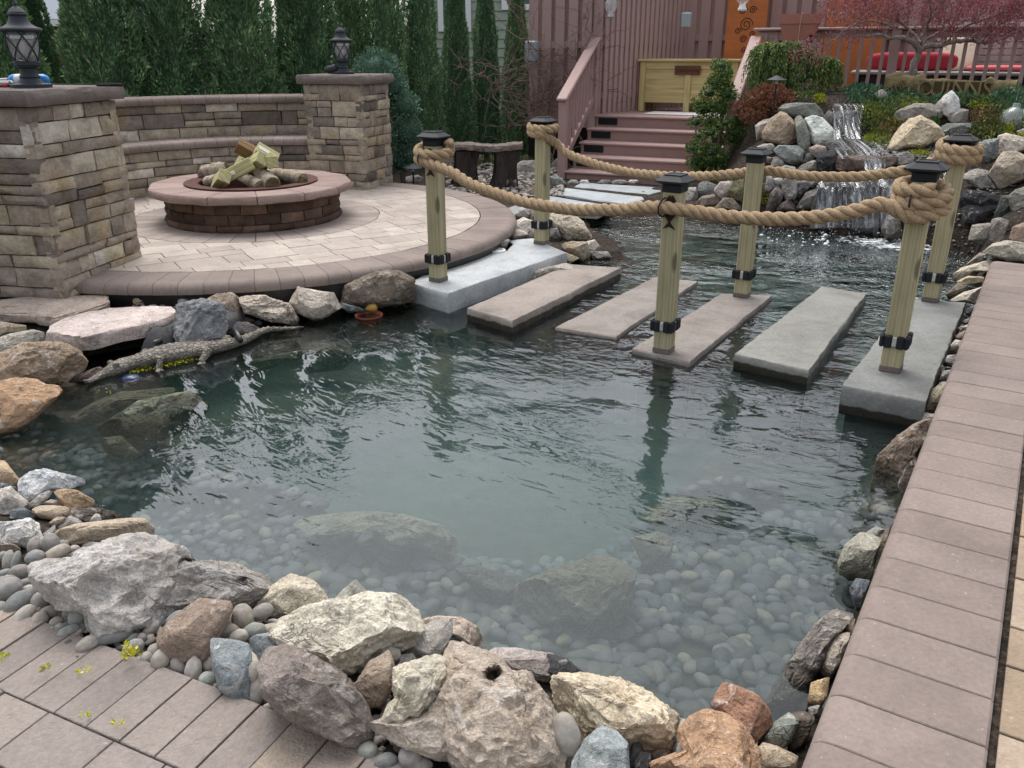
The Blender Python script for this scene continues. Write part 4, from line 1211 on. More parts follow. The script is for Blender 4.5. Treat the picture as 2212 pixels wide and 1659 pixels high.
for sname, a in (('stringer', -.02), ('stringer', SW)):
    mb = MB(); n0 = []
    for k in range(5): dbox(mb, a, a + .02, RUN * k + .036, RUN * 5, -.02 if k == 0 else Z1 + RISE * (k - 1) - .031, Z1 + RISE * k - .031, 0)
    kid(mb, 'stringer', 'deck', t)
b = MB(); dbox(b, -.05, SW + .05, -.04, .009, -.02, .06, .004); kid(b, 'base_board', 'liner', t)
# deck floor
t = thing('deck', 'raised deck floor of long reddish-brown boards', 'deck', dp(1, 2.5, 0))
mb = MB()
for k in range(34): dbox(mb, -1.2, 9.0, RUN * 5 + .021 + k * .145, RUN * 5 + .161 + k * .145, DZ - .03, DZ - .002, .003)
kid(mb, 'deck_boards', 'decktop', t)
mb = MB(); dbox(mb, SW + .03, 9.0, RUN * 5 - .02, RUN * 5 + .02, -.05, DZ - .031, .003); kid(mb, 'fascia', 'deck', t)
# stair railings
def railing(label, a, bottom_newel, posts=7, flip=False):
    t = thing('stair_railing', label, 'railing', dp(a, .5, 0))
    zb, zt = 1.00, 1.665; b0, b1 = .03, 1.12
    mb = MB(); mb.beam(dp(a, b0 - .09, zb + .005), dp(a, b1 + .04, zt + .04), .135, .034, bev=.012); kid(mb, 'handrail', 'rail', t)
    mb = MB(); mb.beam(dp(a, b0, zb - .045), dp(a, b1, zt - .02), .035, .075, bev=.004); kid(mb, 'top_rail', 'rail', t)
    mb = MB(); mb.beam(dp(a, b0 + .02, Z1 + .10), dp(a, b1, Z1 + .79), .04, .085, bev=.004); kid(mb, 'bottom_rail', 'rail', t)
    for k in range(8):
        f = (k + .8) / 8.6; mb = MB(); b = b0 + (b1 - b0) * f
        dbox(mb, a - .016, a + .016, b - .016, b + .016, Z1 + .10 + .69 * f, zb - .05 + (zt - zb) * f, .003); kid(mb, 'baluster', 'rail', t)
    mb = MB(); dbox(mb, a - .05, a + .05, b0 - .05, b0 + .05, -.02, zb - .015, .006); kid(mb, 'newel_post', 'rail', t)
    mb = MB(); dbox(mb, a - .05, a + .05, b1 - .05, b1 + .06, -.02 if a < 1 else DZ - .3, zt + .015, .006); kid(mb, 'newel_post', 'rail', t)
    return t
railing('sloping stair railing with balusters on the left side of the steps', -.06, True)
railing('sloping stair railing on the right side of the steps, partly behind the cypress', SW + .06, True)
# deck guard rail on the right
t = thing('deck_railing', 'level deck railing behind the waterfall planting', 'railing', dp(4, 1.2, 0))
ra0, ra1, rb = SW + .08, 6.6, 1.2; RT = 1.80
mb = MB(); dbox(mb, ra0 - .06, ra1, rb - .07, rb + .07, RT - .035, RT, .01); kid(mb, 'handrail', 'fence', t)
mb = MB(); dbox(mb, ra0, ra1, rb - .02, rb + .02, RT - .115, RT - .036, .004); kid(mb, 'top_rail', 'fence', t)
mb = MB(); dbox(mb, ra0, ra1, rb - .02, rb + .02, DZ + .07, DZ + .14, .004); kid(mb, 'bottom_rail', 'fence', t)
k = 0; a = ra0 + .09
while a < ra1:
    mb = MB()
    big = k % 13 == 12
    w = .05 if big else .019
    dbox(mb, a - w, a + w, rb - w - .012, rb + w - .012, DZ, RT - (.036 if big else .05), .003); kid(mb, 'newel_post' if big else 'baluster', 'fence', t)
    a += .118; k += 1
# left fence panel beside the stairs
def board_fence(name, label, p0, p1, z0, z1, bw, gap, th=.02, rails=(), backboards=True, mat='fence', ztop=None):
    p0 = Vector((*p0, 0)); p1 = Vector((*p1, 0)); d = (p1 - p0); L = d.length; d.normalize(); n = Vector((d.y, -d.x, 0)); rz = math.atan2(d.y, d.x)
    t = thing(name, label, 'fence', ((p0.x + p1.x) / 2, (p0.y + p1.y) / 2, z0), rz)
    m = -L / 2
    def bx(mb, a0, a1, o0, o1, za, zb, bev=.003): mb.box(((a0 + a1) / 2 - L / 2, (o0 + o1) / 2, (za + zb) / 2 - z0), (a1 - a0, abs(o1 - o0), zb - za), bev)
    a = 0.0; mb = MB()
    while a < L - .02:
        w = min(bw, L - a); bx(mb, a, a + w, -.03 - th, -.03, z0, z1); a += bw + gap
    mb.build('front_boards', M[mat], t)
    if backboards:
        a = (bw + gap) / 2 - bw * 0 ; mb = MB()
        while a < L - .02:
            w = min(bw, L - a); bx(mb, a, a + w, .03, .03 + th, z0, z1); a += bw + gap
        mb.build('back_boards', M[mat], t)
    for z in rails:
        mb = MB(); bx(mb, 0, L, -.0295, .0295, z - .04, z + .04); mb.build('rail', M[mat], t)
    return t
pL = dp(-.99, 1.2, 0); pR = dp(-.10, 1.2, 0)
FZ = 3.0
board_fence('board_fence', 'tall brown board fence panel covered with bare vines left of the stairs', pL[:2], pR[:2], .60, FZ, .128, .055, rails=(.72, 1.62, 2.5))
t = thing('fence_post', 'thick brown corner post between the vine-covered fence and the slatted screen', 'post', dp(-.06, 1.24, 0))
mb = MB(); dbox(mb, -.12, .0, 1.19, 1.30, -.02, FZ, .006); kid(mb, 'post', 'fence', t); 
mb = MB(); dbox(mb, -.13, .01, 1.18, 1.31, FZ, FZ + .04, .01); kid(mb, 'post_cap', 'fence', t)
cA = dp(-.01, 1.26, 0); cB = dp(.62, 3.2, 0)
board_fence('slat_screen', 'brown privacy screen of narrow upright slats behind the planter box', cA[:2], cB[:2], DZ, FZ, .068, .045, rails=(1.0, 1.66, 2.6))
cC = dp(7.2, 3.2, 0)
board_fence('deck_fence', 'brown deck fence of wide upright boards at the back of the deck', cB[:2], cC[:2], DZ, FZ - .05, .135, .06, rails=(1.0, 1.72, 2.5))
# dark-coloured sheets stand in for the shade under the deck
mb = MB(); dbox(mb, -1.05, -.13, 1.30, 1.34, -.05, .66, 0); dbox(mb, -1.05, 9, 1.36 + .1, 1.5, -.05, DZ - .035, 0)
tag(mb.build('deck_shade', M['dark']), 'dark sheets standing in for the shade under the deck behind the vines', 'shade sheet')
# ---------------------------------------------------------------- planter box on the deck
def planter():
    P = aty(1378, 229, 12.05); a0 = (Vector((P.x, P.y, 0)) - D0).dot(DE); b0 = (Vector((P.x, P.y, 0)) - D0).dot(DN)
    t = thing('planter_box', 'pale pine planter box on legs standing on the deck', 'planter', (P.x, P.y, DZ))
    W, Dp, H = 1.30, .5, .66
    for a, b in ((0, 0), (W / 2 - .03, 0), (W - .08, 0), (0.02, Dp - .08), (W / 2 - .03, Dp - .08), (W - .08, Dp - .08)):
        mb = MB(); dbox(mb, a0 + a, a0 + a + .08, b0 + b, b0 + b + .08, DZ, DZ + H - (.02 if b == 0 and abs(a - W / 2 + .03) > .01 else .13), .003); kid(mb, 'leg', 'palewood', t)
    mb = MB(); dbox(mb, a0 + .02, a0 + W - .02, b0 + .03, b0 + .05, DZ + .14, DZ + H - .02, 0); kid(mb, 'front_panel', 'plank', t)
    mb = MB(); dbox(mb, a0 + .08, a0 + W - .08, b0 + .012, b0 + .029, DZ + .12, DZ + .21, .003); kid(mb, 'lower_rail', 'plank', t)
    mb = MB(); dbox(mb, a0 + .08, a0 + W - .08, b0 + .012, b0 + .029, DZ + H - .11, DZ + H - .02, .003); kid(mb, 'upper_rail', 'plank', t)
    mb = MB(); dbox(mb, a0 + .03, a0 + W - .03, b0 + .06, b0 + Dp, DZ + .15, DZ + H - .03, 0); kid(mb, 'soil_box', 'plank', t)
    mb = MB()
    dbox(mb, a0 - .03, a0 + W + .03, b0 - .03, b0 + .09, DZ + H - .018, DZ + H + .012, .004)
    dbox(mb, a0 - .03, a0 + W + .03, b0 + Dp - .06, b0 + Dp + .03, DZ + H - .018, DZ + H + .012, .004)
    dbox(mb, a0 - .03, a0 + .06, b0 + .091, b0 + Dp - .061, DZ + H - .018, DZ + H + .012, .004); dbox(mb, a0 + W - .06, a0 + W + .03, b0 + .091, b0 + Dp - .061, DZ + H - .018, DZ + H + .012, .004)
    kid(mb, 'rim', 'plank', t)
    s = MB(); dbox(s, a0 + W / 2 - .17, a0 + W / 2 + .17, b0 - .016, b0 + .008, DZ + H - .18, DZ + H - .07, .003)
    so = kid(s, 'name_board', 'brownsign', t); so['label'] = 'dark brown board with burnt lettering'
    return t, (a0 + W / 2, b0 - .0175, DZ + H - .127), so
PLT, LPOS, PSIGN = planter()
def text_mesh(txt, size, depth, mat, name):
    c = bpy.data.curves.new(name, 'FONT'); c.body = txt; c.size = size; c.extrude = depth; c.align_x = 'CENTER'; c.align_y = 'CENTER'; c.resolution_u = 3
    o = bpy.data.objects.new(name, c); link(o)
    dg = bpy.context.evaluated_depsgraph_get(); me = bpy.data.meshes.new_from_object(o.evaluated_get(dg))
    bpy.data.objects.remove(o); me.materials.clear(); me.materials.append(mat)
    m = bpy.data.objects.new(name, me); link(m); return m
tx = text_mesh('Grow Dammit', .052, .001, M['letters'], 'lettering'); tx.rotation_euler = (R(90), 0, RZ); tx.location = dp(*LPOS)
mw = tx.matrix_basis.copy(); tx.parent = PSIGN; tx.matrix_parent_inverse = (PLT.matrix_basis @ Matrix.Translation(-Vector(PLT.location)) ).inverted() if False else Matrix.Identity(4)
# ---------------------------------------------------------------- things on deck and fence
def cam_z(u, v, y): return aty(u, v, y)
def speaker(u0, u1, v0, v1, y, label, rz):
    a = aty(u0, v1, y); b = aty(u1, v0, y); w = b.x - a.x; h = b.z - a.z
    t = thing('outdoor_speaker', label, 'speaker', ((a.x + b.x) / 2, y, a.z), rz, 'grey outdoor speakers')
    mb = MB(); mb.box((0, 0, h / 2), (w, w * .7, h), w * .1); mb.build('cabinet', M['speaker'], t)
    mb = MB(); mb.box((0, -w * .36, h / 2), (w * .86, .01, h * .9), .004); mb.build('grille', M['speaker'], t)
    mb = MB(); mb.box((0, w * .42, h * .5), (w * .3, w * .25, h * .25), .004); mb.build('bracket', M['black'], t)
    mb = MB(); mb.tube([(0, -w * .1, h), (0, -w * .1, h + .012)], w * .12, 8); mb.build('knob', M['speaker'], t)
speaker(1135, 1162, 88, 134, 11.70, 'grey outdoor speaker at the left end of the vine-covered fence', RZ)
speaker(1471, 1494, 27, 60, 12.4, 'grey outdoor speaker high on the fence above the planter box', RZ)
def hurricane(u, v, y, s, label, mat):
    p = aty(u, v, y)
    t = thing('hanging_lantern', label, 'lantern', (p.x, p.y, p.z), 0, 'lanterns hanging over the deck')
    mb = MB(); mb.lathe([(.032 * s, 0), (.034 * s, .01 * s), (.024 * s, .03 * s), (.022 * s, .045 * s)], 20); mb.build('base', M[mat], t, smooth=True)
    mb = MB(); mb.lathe([(.022 * s, .045 * s), (.045 * s, .065 * s), (.056 * s, .095 * s), (.05 * s, .125 * s), (.03 * s, .15 * s), (.026 * s, .17 * s)], 20); mb.build('glass_globe', M['clearglass'], t, smooth=True)
    mb = MB(); mb.lathe([(.03 * s, .17 * s), (.032 * s, .18 * s), (.02 * s, .21 * s), (.012 * s, .26 * s), (.004 * s, .3 * s)], 20); mb.build('top', M[mat], t, smooth=True)
    mb = MB(); mb.tube([(0, 0, .3 * s), (0, 0, .3 * s + .5)], .004, 6); mb.build('hanger', M['black'], t)
def silver(): return simple('silver_metal', lin(150, 150, 150), .3, .1, 20, .1, 90, metal=.7)
M['silver'] = silver()
hurricane(1319, 39, 11.3, 1.5, 'silver glass lantern hanging beside the corner post above the stair railing', 'silver')
hurricane(1603, 23, 11.0, 1.6, 'white glass lantern hanging in front of the carved orange panel', 'white')
def orange_panel(u0, u1, y, label, scroll):
    a = aty(u0, 60, y); b = aty(u1, 60, y); w = (b.x - a.x) / math.cos(RZ)
    t = thing('orange_panel', label, 'panel', ((a.x + b.x) / 2, y, DZ), RZ, 'orange stained wooden panels on the deck')
    mb = MB(); mb.box((0, 0, .95), (w, .03, 1.9), .004); mb.build('board', M['orangewood'], t)
    if scroll:
        s = MB(); rnd = random.Random(5)
        for (cx, cz, r, tn, dr) in ((0, 1.1, .09, 2.2, 1), (-.06, 1.28, .06, 2, -1), (.07, 1.28, .05, 1.8, 1), (-.02, .92, .05, 2, 1), (.09, .98, .04, 1.6, -1), (-.1, 1.02, .045, 1.7, 1), (0, 1.45, .07, 2, -1), (.0, .78, .04, 1.5, 1)):
            pts = [(cx + r * (1 - k / 60) * math.cos(dr * tn * 2 * math.pi * k / 60), -.018, cz + r * (1 - k / 60) * math.sin(tn * 2 * math.pi * k / 60)) for k in range(52)]
            pts = [(max(-w / 2 + .01, min(w / 2 - .01, p[0])), p[1], p[2]) for p in pts]
            s = MB(); s.tube(pts, .0055, 5); s.build('scroll', M['scroll'], t)
        pass
    return t
orange_panel(1573, 1650, 12.2, 'orange panel with burnt scrollwork behind the stair railing', True)
orange_panel(1792, 1902, 11.6, 'plain orange panel behind the terracotta window box', False)
# terracotta window box on the railing
def window_box():
    p = dp(SW + .08 + .62, 1.2, 0); u0 = aty(1685, 60, 10.3); 
    t = thing('window_box', 'terracotta window box hung over the deck railing', 'planter', (aty(1724, 56, 10.28).x, 10.22, 1.66), RZ)
    def ringp(w, d, z): return [(-w / 2, -d / 2, z), (w / 2, -d / 2, z), (w / 2, d / 2, z), (-w / 2, d / 2, z)]
    lv = [ringp(.33, .15, 0), ringp(.40, .19, .17), ringp(.425, .21, .17), ringp(.44, .225, .265), ringp(.44, .225, .272), ringp(.41, .2, .272), ringp(.40, .19, .24)]
    vs = [q for r in lv for q in r]; fs = [(3, 2, 1, 0)]
    for k in range(len(lv) - 1):
        for i in range(4): j = (i + 1) % 4; fs.append((k * 4 + i, k * 4 + j, (k + 1) * 4 + j, (k + 1) * 4 + i))
    fs.append(tuple((len(lv) - 1) * 4 + i for i in range(4)))
    mb = MB(); mb.add(vs, fs); mb.build('trough', M['terracotta'], t)
    mb = MB(); mb.box((.14, -.098, .04), (.035, .01, .03), .002); mb.build('drain_slot', M['dark'], t)
    mb = MB(); mb.tube([(.02, .10, .275), (.02, -.115, .28), (.012, -.11, .1), (.01, -.10, -.02), (.0, -.1, -.22)], .004, 6); mb.build('cord', M['beige'], t)
window_box()
p = at(1352, 237, DZ)
t = thing('ball', 'small blue plastic toy lying on the top of the deck steps', 'toy', (p.x, p.y + .3, DZ))
mb = MB(); mb.blob((.02, 0, .035), (.04, .035, .035), 1, .02, 2); mb.build('blue_bulb', M['bluetoy'], t, smooth=True)
mb = MB(); mb.tube([(-.01, 0, .03), (-.05, 0, .028), (-.07, 0, .028)], [.022, .026, .02], 10); mb.build('collar', M['pitblock'], t)
mb = MB(); 
for (a0, a1, b0, b1) in ((.55, 1.55, 1.40, 1.9),): dbox(mb, a0, a1, b0, b1, DZ, DZ + .012, .005)
tag(mb.build('doormat', M['mat']), 'whitish mat lying on the deck in front of the planter box', 'mat')
# ---------------------------------------------------------------- furniture beyond the railing
def sofa():
    y0 = 11.35
    t = thing('stone_bench', 'dark stacked-stone bench wall with pale top behind the deck railing', 'bench', dp(4.6, 2.2, DZ))
    mb = MB(); rnd = random.Random(6)
    def fn(u, v, d): return dp(3.05 + u, 1.72 - d, DZ + v)
    for r in stone_rows(3.0, .50, rnd, (.03, .04, .05), .08, .22): add_stone(mb, *r, fn, rnd, .04, .002, .006)
    kid(mb, 'stone_face', 'blackwall', t, smooth=True, sharp=50)
    mb = MB(); dbox(mb, 3.07, 6.0, 1.77, 2.3, DZ, DZ + .5, 0); kid(mb, 'core', 'dark', t)
    mb = MB(); dbox(mb, 3.0, 6.05, 1.68, 2.36, DZ + .505, DZ + .55, .012); kid(mb, 'top_slab', 'greytop', t)
    mb = MB(); 
    for k in range(7): dbox(mb, 3.9, 5.6, 2.42, 2.45, DZ + .58 + k * .075, DZ + .64 + k * .075, .003)
    kid(mb, 'slat_back', 'slatgrey', t)
    def cushion(name, a0, a1, b0, b1, z0, z1, mat, label, lean=0):
        c = MB(); v, f = ico(3)
        sx, sy, sz = (a1 - a0) / 2, (b1 - b0) / 2, (z1 - z0) / 2
        pw = np.sign(v) * np.abs(v) ** .55
        ctr = np.array(dp((a0 + a1) / 2, (b0 + b1) / 2, (z0 + z1) / 2))
        q = np.outer(pw[:, 0] * sx, np.array(DE)) + np.outer(pw[:, 1] * sy + lean * pw[:, 2] * sz, np.array(DN)) + np.outer(pw[:, 2] * sz, np.array([0, 0, 1.]))
        o = npmesh(name, q, f, M[mat], smooth=True); o.location = ctr
        return tag(o, label, 'cushion', 'cushions on the stone bench')
    cushion('bolster', 3.15, 4.15, 1.8, 2.0, DZ + .55, DZ + .76, 'red', 'long rolled red bolster on the left of the stone bench')
    cushion('cushion', 4.25, 5.5, 1.78, 2.3, DZ + .55, DZ + .62, 'pinkcush', 'flat pinkish seat cushion in the middle of the stone bench')
    cushion('cushion', 4.85, 5.45, 2.2, 2.36, DZ + .60, DZ + 1.02, 'beige', 'large beige back cushion on the right of the stone bench', .4)
    cushion('cushion', 3.95, 4.35, 2.15, 2.35, DZ + .55, DZ + .95, 'cream', 'cream back cushion leaning beside the red bolster', .5)
sofa()
def side_table():
    t = thing('side_table', 'black side table at the right edge beyond the deck railing', 'table', dp(6.15, 1.75, DZ))
    mb = MB(); dbox(mb, 5.95, 6.75, 1.5, 2.1, DZ + .36, DZ + .39, .004); kid(mb, 'table_top', 'black', t)
    for a in (6.0, 6.7):
        for b in (1.54, 2.06):
            mb = MB(); dbox(mb, a - .02, a + .02, b - .02, b + .02, DZ, DZ + .36, .003); kid(mb, 'leg', 'black', t)
    v = thing('vase', 'dark glass jar standing on the black side table', 'jar', dp(6.25, 1.75, DZ + .39))
    mb = MB(); mb.lathe([(.05, 0), (.07, .05), (.07, .15), (.045, .2), (.05, .23)], 16); mb.build('jar_body', M['pane'], v, smooth=True)
    mb = MB(); mb.lathe([(.04, .231), (.052, .235), (.052, .25), (.0, .255)], 16); mb.build('jar_lid', M['black'], v, smooth=True)
side_table()
t = thing('fire_extinguisher', 'small red canister standing behind the deck railing', 'canister', dp(2.97, 1.5, DZ))
mb = MB(); mb.lathe([(.045, .16), (.05, .17), (.05, .34), (.035, .38), (.012, .395)], 16); mb.build('tank', M['red'], t, smooth=True)
mb = MB(); mb.box((0, 0, .08), (.12, .12, .155), .004); mb.build('stand', M['black'], t)
# ---------------------------------------------------------------- houses beyond the hedge
def siding_house(name, label, x0, x1, y, z1, mat, wins, lap=.16, depth=3.0):
    t = thing(name, label, 'house', ((x0 + x1) / 2, y, 0))
    mb = MB(); z = 0.0; vs = []; fs = []
    while z < z1:
        o = len(vs); vs += [(x0, y - .028, z), (x1, y - .028, z), (x1, y - .004, z + lap), (x0, y - .004, z + lap), (x0, y, z), (x1, y, z)]
        fs += [(o, o + 1, o + 2, o + 3), (o + 1, o, o + 4, o + 5)]; z += lap
    mb.add(vs, fs); kid(mb, 'siding', mat, t)
    mb = MB(); mb.box(((x0 + x1) / 2, y + depth / 2 + .01, z1 / 2), (x1 - x0, depth, z1 - .01)); kid(mb, 'wall', mat, t)
    mb = MB(); mb.prism([(x0 - .3, y - .4), (x1 + .3, y - .4), (x1 + .3, y + depth + .4), (x0 - .3, y + depth + .4)], z1 + .02, z1 + .16); kid(mb, 'eave', 'white', t)
    mb = MB(); mb.add([(x0 - .3, y - .4, z1 + .17), (x1 + .3, y - .4, z1 + .17), (x1 + .3, y + depth / 2, z1 + 1.5), (x0 - .3, y + depth / 2, z1 + 1.5), (x1 + .3, y + depth + .4, z1 + .17), (x0 - .3, y + depth + .4, z1 + .17)], [(0, 1, 2, 3), (3, 2, 4, 5), (1, 4, 2), (0, 3, 5), (0, 5, 4, 1)]); kid(mb, 'roof', 'greysiding', t)
    for wx0, wx1, wz0, wz1 in wins:
        mb = MB()
        for bx in ((wx0 - .1, wx0, wz0 - .1, wz1 + .1), (wx1, wx1 + .1, wz0 - .1, wz1 + .1), (wx0, wx1, wz0 - .1, wz0), (wx0, wx1, wz1, wz1 + .1), (wx0, wx1, (wz0 + wz1) / 2 - .025, (wz0 + wz1) / 2 + .025)):
            mb.box(((bx[0] + bx[1]) / 2, y - .035, (bx[2] + bx[3]) / 2), (bx[1] - bx[0], .07, bx[3] - bx[2]), .004)
        f = kid(mb, 'window', 'white', t)
        mb = MB(); mb.box(((wx0 + wx1) / 2, y - .033, (wz0 + wz1) / 2), (wx1 - wx0, .01, wz1 - wz0)); kid(mb, 'pane', 'pane', f)
    return t
def gx(u, y): return aty(u, 30, y).x
siding_house('green_house', 'pale green clapboard house behind the hedge right of centre', gx(915, 17), gx(1330, 17), 17.0, 4.6, 'siding', [(gx(958, 17), gx(1006, 17), 1.98, 3.4), (gx(1095, 17), gx(1180, 17), 2.35, 3.4)])
siding_house('red_house', 'red-walled house with grey roof glimpsed between the left hedge trees', gx(40, 21), gx(175, 21), 21.0, 2.05, 'redwall', [], .2)
siding_house('white_house', 'white house glimpsed through the maple at the upper right', gx(1950, 20), gx(2400, 20), 20.0, 5.0, 'white', [(gx(2050, 20), gx(2110, 20), 2.0, 3.6)], .2)
t = thing('downspout', 'pale green pole standing between two hedge trees on the left', 'pole', tuple(aty(268, 60, 12.0)))
a = aty(268, 95, 12.0)
mb = MB(); mb.tube([(0, 0, -2), (-.1, 0, .5), (-.16, 0, 1.2)], .03, 8); mb.build('pipe', M['siding'], t)
# ---------------------------------------------------------------- rocks
CRP = {'A': (0, 2014, 1350), 'B': (1340, 2014, 1350), 'C': (2682, 2014, 1350), 'D': (0, 1820, 760), 'E': (0, 1140, 700), 'G': (700, 1000, 1000),
       'H': (3000, 300, 700), 'I': (3300, 200, 733.3), 'J': (3432, 750, 600), 'K': (2200, 560, 800), 'L': (1560, 480, 740), 'N': (3000, 650, 700),
       'O': (2682, 0, 1350), 'F5': (1340, 900, 1350), 'F6': (2682, 900, 1350), 'Z2': (1340, 0, 1350), 'Z4': (0, 1000, 1350)}
PAL = {'grey': (140, 134, 128), 'lgrey': (164, 158, 150), 'dgrey': (96, 92, 90), 'cream': (196, 182, 156), 'tan': (172, 152, 124), 'brown': (134, 116, 98),
       'dbrown': (98, 84, 70), 'blue': (126, 136, 140), 'dblue': (92, 100, 108), 'orange': (188, 142, 102), 'rust': (170, 118, 88), 'white': (192, 190, 184),
       'pink': (176, 158, 148), 'black': (44, 44, 48), 'green': (130, 138, 128), 'pale': (186, 176, 162), 'wet': (84, 72, 62), 'slate': (120, 124, 120),
       'dk': (66, 66, 68)}
_rs = [0]
def rock(crop, poly, col, label, T=.75, zmin=.02, lod=None, facets=7, rough=.05, mat='rock', group=None, push=.25, box=.52, name='rock', flat=0.0, dist=None, dents=(), cat='rock'):
    _rs[0] += 1; seed = _rs[0]; rnd = random.Random(seed * 7 + 1)
    px = Z(*CRP[crop], poly) if crop else poly
    mx_, my_ = sum(p[0] for p in px) / len(px), sum(p[1] for p in px) / len(px)
    px = [(mx_ + (p[0] - mx_) * 1.10, my_ + (p[1] - my_) * 1.11) for p in px]
    # area centroid
    A = cx = cy = 0
    for i in range(len(px)):
        x0, y0 = px[i]; x1, y1 = px[(i + 1) % len(px)]; k = x0 * y1 - x1 * y0; A += k; cx += (x0 + x1) * k; cy += (y0 + y1) * k
    cx /= 3 * A; cy /= 3 * A
    P = hit(cx, cy, zmin); dr = ray(cx, cy); d0 = (P - Vector((0, 0, CH))).length
    if dist: d0 = dist
    dn = dr.normalized()
    right = dn.cross(Vector((0, 0, 1))).normalized(); up = right.cross(dn).normalized()
    def outline(d):
        out = []
        for u, v in px:
            q = ray(u, v); q = q * (d / q.dot(dn)) - dn * d
            out.append((q.dot(right), q.dot(up)))
        return out
    ol = outline(d0); w = max(p[0] for p in ol) - min(p[0] for p in ol); h = max(p[1] for p in ol) - min(p[1] for p in ol)
    Tz = T * min(w, h) * .5 + .10 * max(w, h)
    if not dist:
        ub, vb = max(px, key=lambda q: q[1])
        db = (hit(ub, min(vb, 1900), zmin) - Vector((0, 0, CH))).dot(dn)
        d0 = .5 * d0 + .5 * min(d0, max(db, d0 - .6 * h / max(.35, math.tan(math.asin(-dn.z)))))
    d = d0 - push * Tz
    ol = outline(d)
    C = Vector((0, 0, CH)) + dn * d
    if lod is None: lod = 5 if max(w, h) > .34 else (4 if max(w, h) > .13 else 3)
    V, Fc = ico(lod)
    n = 360; Rr = np.zeros(n)
    th = np.arange(n) * 2 * math.pi / n
    for i in range(len(ol)):
        ax, ay = ol[i]; bx, by = ol[(i + 1) % len(ol)]
        ex, ey = bx - ax, by - ay
        den = np.cos(th) * ey - np.sin(th) * ex
        with np.errstate(divide='ignore', invalid='ignore'):
            t = (ax * ey - ay * ex) / den; s = (ax * np.sin(th) - ay * np.cos(th)) / den
        ok = (t > 0) & (s >= -1e-6) & (s <= 1 + 1e-6)
        Rr = np.maximum(Rr, np.where(ok, t, 0))
    Rr[Rr == 0] = np.median(Rr[Rr > 0]) if (Rr > 0).any() else .05
    kern = np.array([1, 2, 3, 2, 1]) / 9.
    Rs = np.convolve(np.concatenate([Rr[-2:], Rr, Rr[:2]]), kern, 'valid')
    al = np.arctan2(V[:, 1], V[:, 0]) % (2 * math.pi)
    Ra = np.interp(al, np.append(th, 2 * math.pi), np.append(Rs, Rs[0]))
    rho = np.hypot(V[:, 0], V[:, 1])
    rr = np.sin(np.arcsin(np.clip(rho, 0, 1))) ** box
    X = Ra * rr * np.cos(al); Y = Ra * rr * np.sin(al)
    zz = np.sign(V[:, 2]) * np.abs(V[:, 2]) ** .8 * Tz
    Pn = np.stack([X, Y, zz], 1)
    sz = .5 * math.sqrt(w * h)
    # break the dome into planes
    for k in range(facets):
        for _ in range(20):
            m = np.array([rnd.gauss(0, 1), rnd.gauss(.25, 1), abs(rnd.gauss(.7, .6))]); m /= np.linalg.norm(m)
            if m[2] > .34: break
        dd = Pn @ m; mx = dd.max(); cut = mx * rnd.uniform(.72, .93)
        ov = np.maximum(0, dd - cut)
        Pn = Pn - np.outer(ov * .94, m)
    nrm = V.copy()
    f0 = 1.9 / max(sz, .02)
    so = seed * 13.7
    st = np.array([1.0, 1.0 + flat * 2.5, 1.0])
    a = fbm(Pn * f0 * st + so, seed, 4)
    a2 = np.abs(fbm(Pn * f0 * 2.2 * st + so + 50, seed + 5, 3))
    a3 = fbm(Pn * f0 * 6 + so, seed + 9, 3)
    sil = 1 - .45 * (rho ** 6)
    disp = sz * rough * (1.15 * a * sil - 1.1 * a2 * sil + .42 * a3)
    Pn = Pn + nrm * disp[:, None]
    for zx, zy, rr_, dep in dents:
        (du, dv), = Z(*CRP[crop], [(zx, zy)]); q = ray(du, dv); q = q * (d / q.dot(dn)) - dn * d
        kx = rr_ * CRP[crop][2] / 2212 * .54861 * d / F
        gg = np.exp(-(((Pn[:, 0] - q.dot(right)) / kx) ** 2 + ((Pn[:, 1] - q.dot(up)) / kx) ** 2) ** 3) * (Pn[:, 2] > 0)
        Pn[:, 2] -= gg * dep
    W = np.outer(Pn[:, 0], np.array(right)) + np.outer(Pn[:, 1], np.array(up)) + np.outer(Pn[:, 2], -np.array(dn))
    c = PAL[col] if isinstance(col, str) else col
    j = rnd.uniform(.93, 1.05); g = sum(c) / 3
    rgb = lin(*[min(250, (g + (c[i] - g) * .72) * j) for i in range(3)])
    o = npmesh(name, W, Fc, M[mat], smooth=True, sharp=26, color=rgb)
    o.location = C
    return tag(o, label, cat, group)
GF = 'boulders along the near edge of the pond'
rock('D', [(740, 600), (860, 540), (1050, 530), (1300, 570), (1430, 640), (1450, 720), (1000, 720), (780, 670)], 'wet', 'wet brown rock at the waterline behind the long log-shaped boulder', zmin=-.02, rough=.08)
rock('A', [(880, 330), (1080, 285), (1240, 345), (1330, 362), (1500, 385), (1690, 450), (1755, 505), (1700, 610), (1460, 630), (1290, 605), (1120, 650), (900, 700), (820, 520)], (158, 152, 146), 'low right wing of the largest grey boulder of the near shore', T=.8, facets=6, rough=.06, dents=((1560, 455, 30, .03),))
rock('A', [(215, 350), (300, 322), (480, 310), (560, 268), (700, 215), (860, 172), (980, 185), (1150, 265), (1210, 380), (1200, 600), (1080, 735), (900, 745), (780, 790), (620, 810), (560, 730), (540, 650), (400, 620), (250, 500)], (164, 158, 152), 'largest grey boulder of the near shore, pitted and white-streaked, left of centre', T=.85, facets=7, rough=.06, group=GF, dents=((1190, 350, 40, .06), (620, 520, 80, .03), (860, 560, 50, .02)))
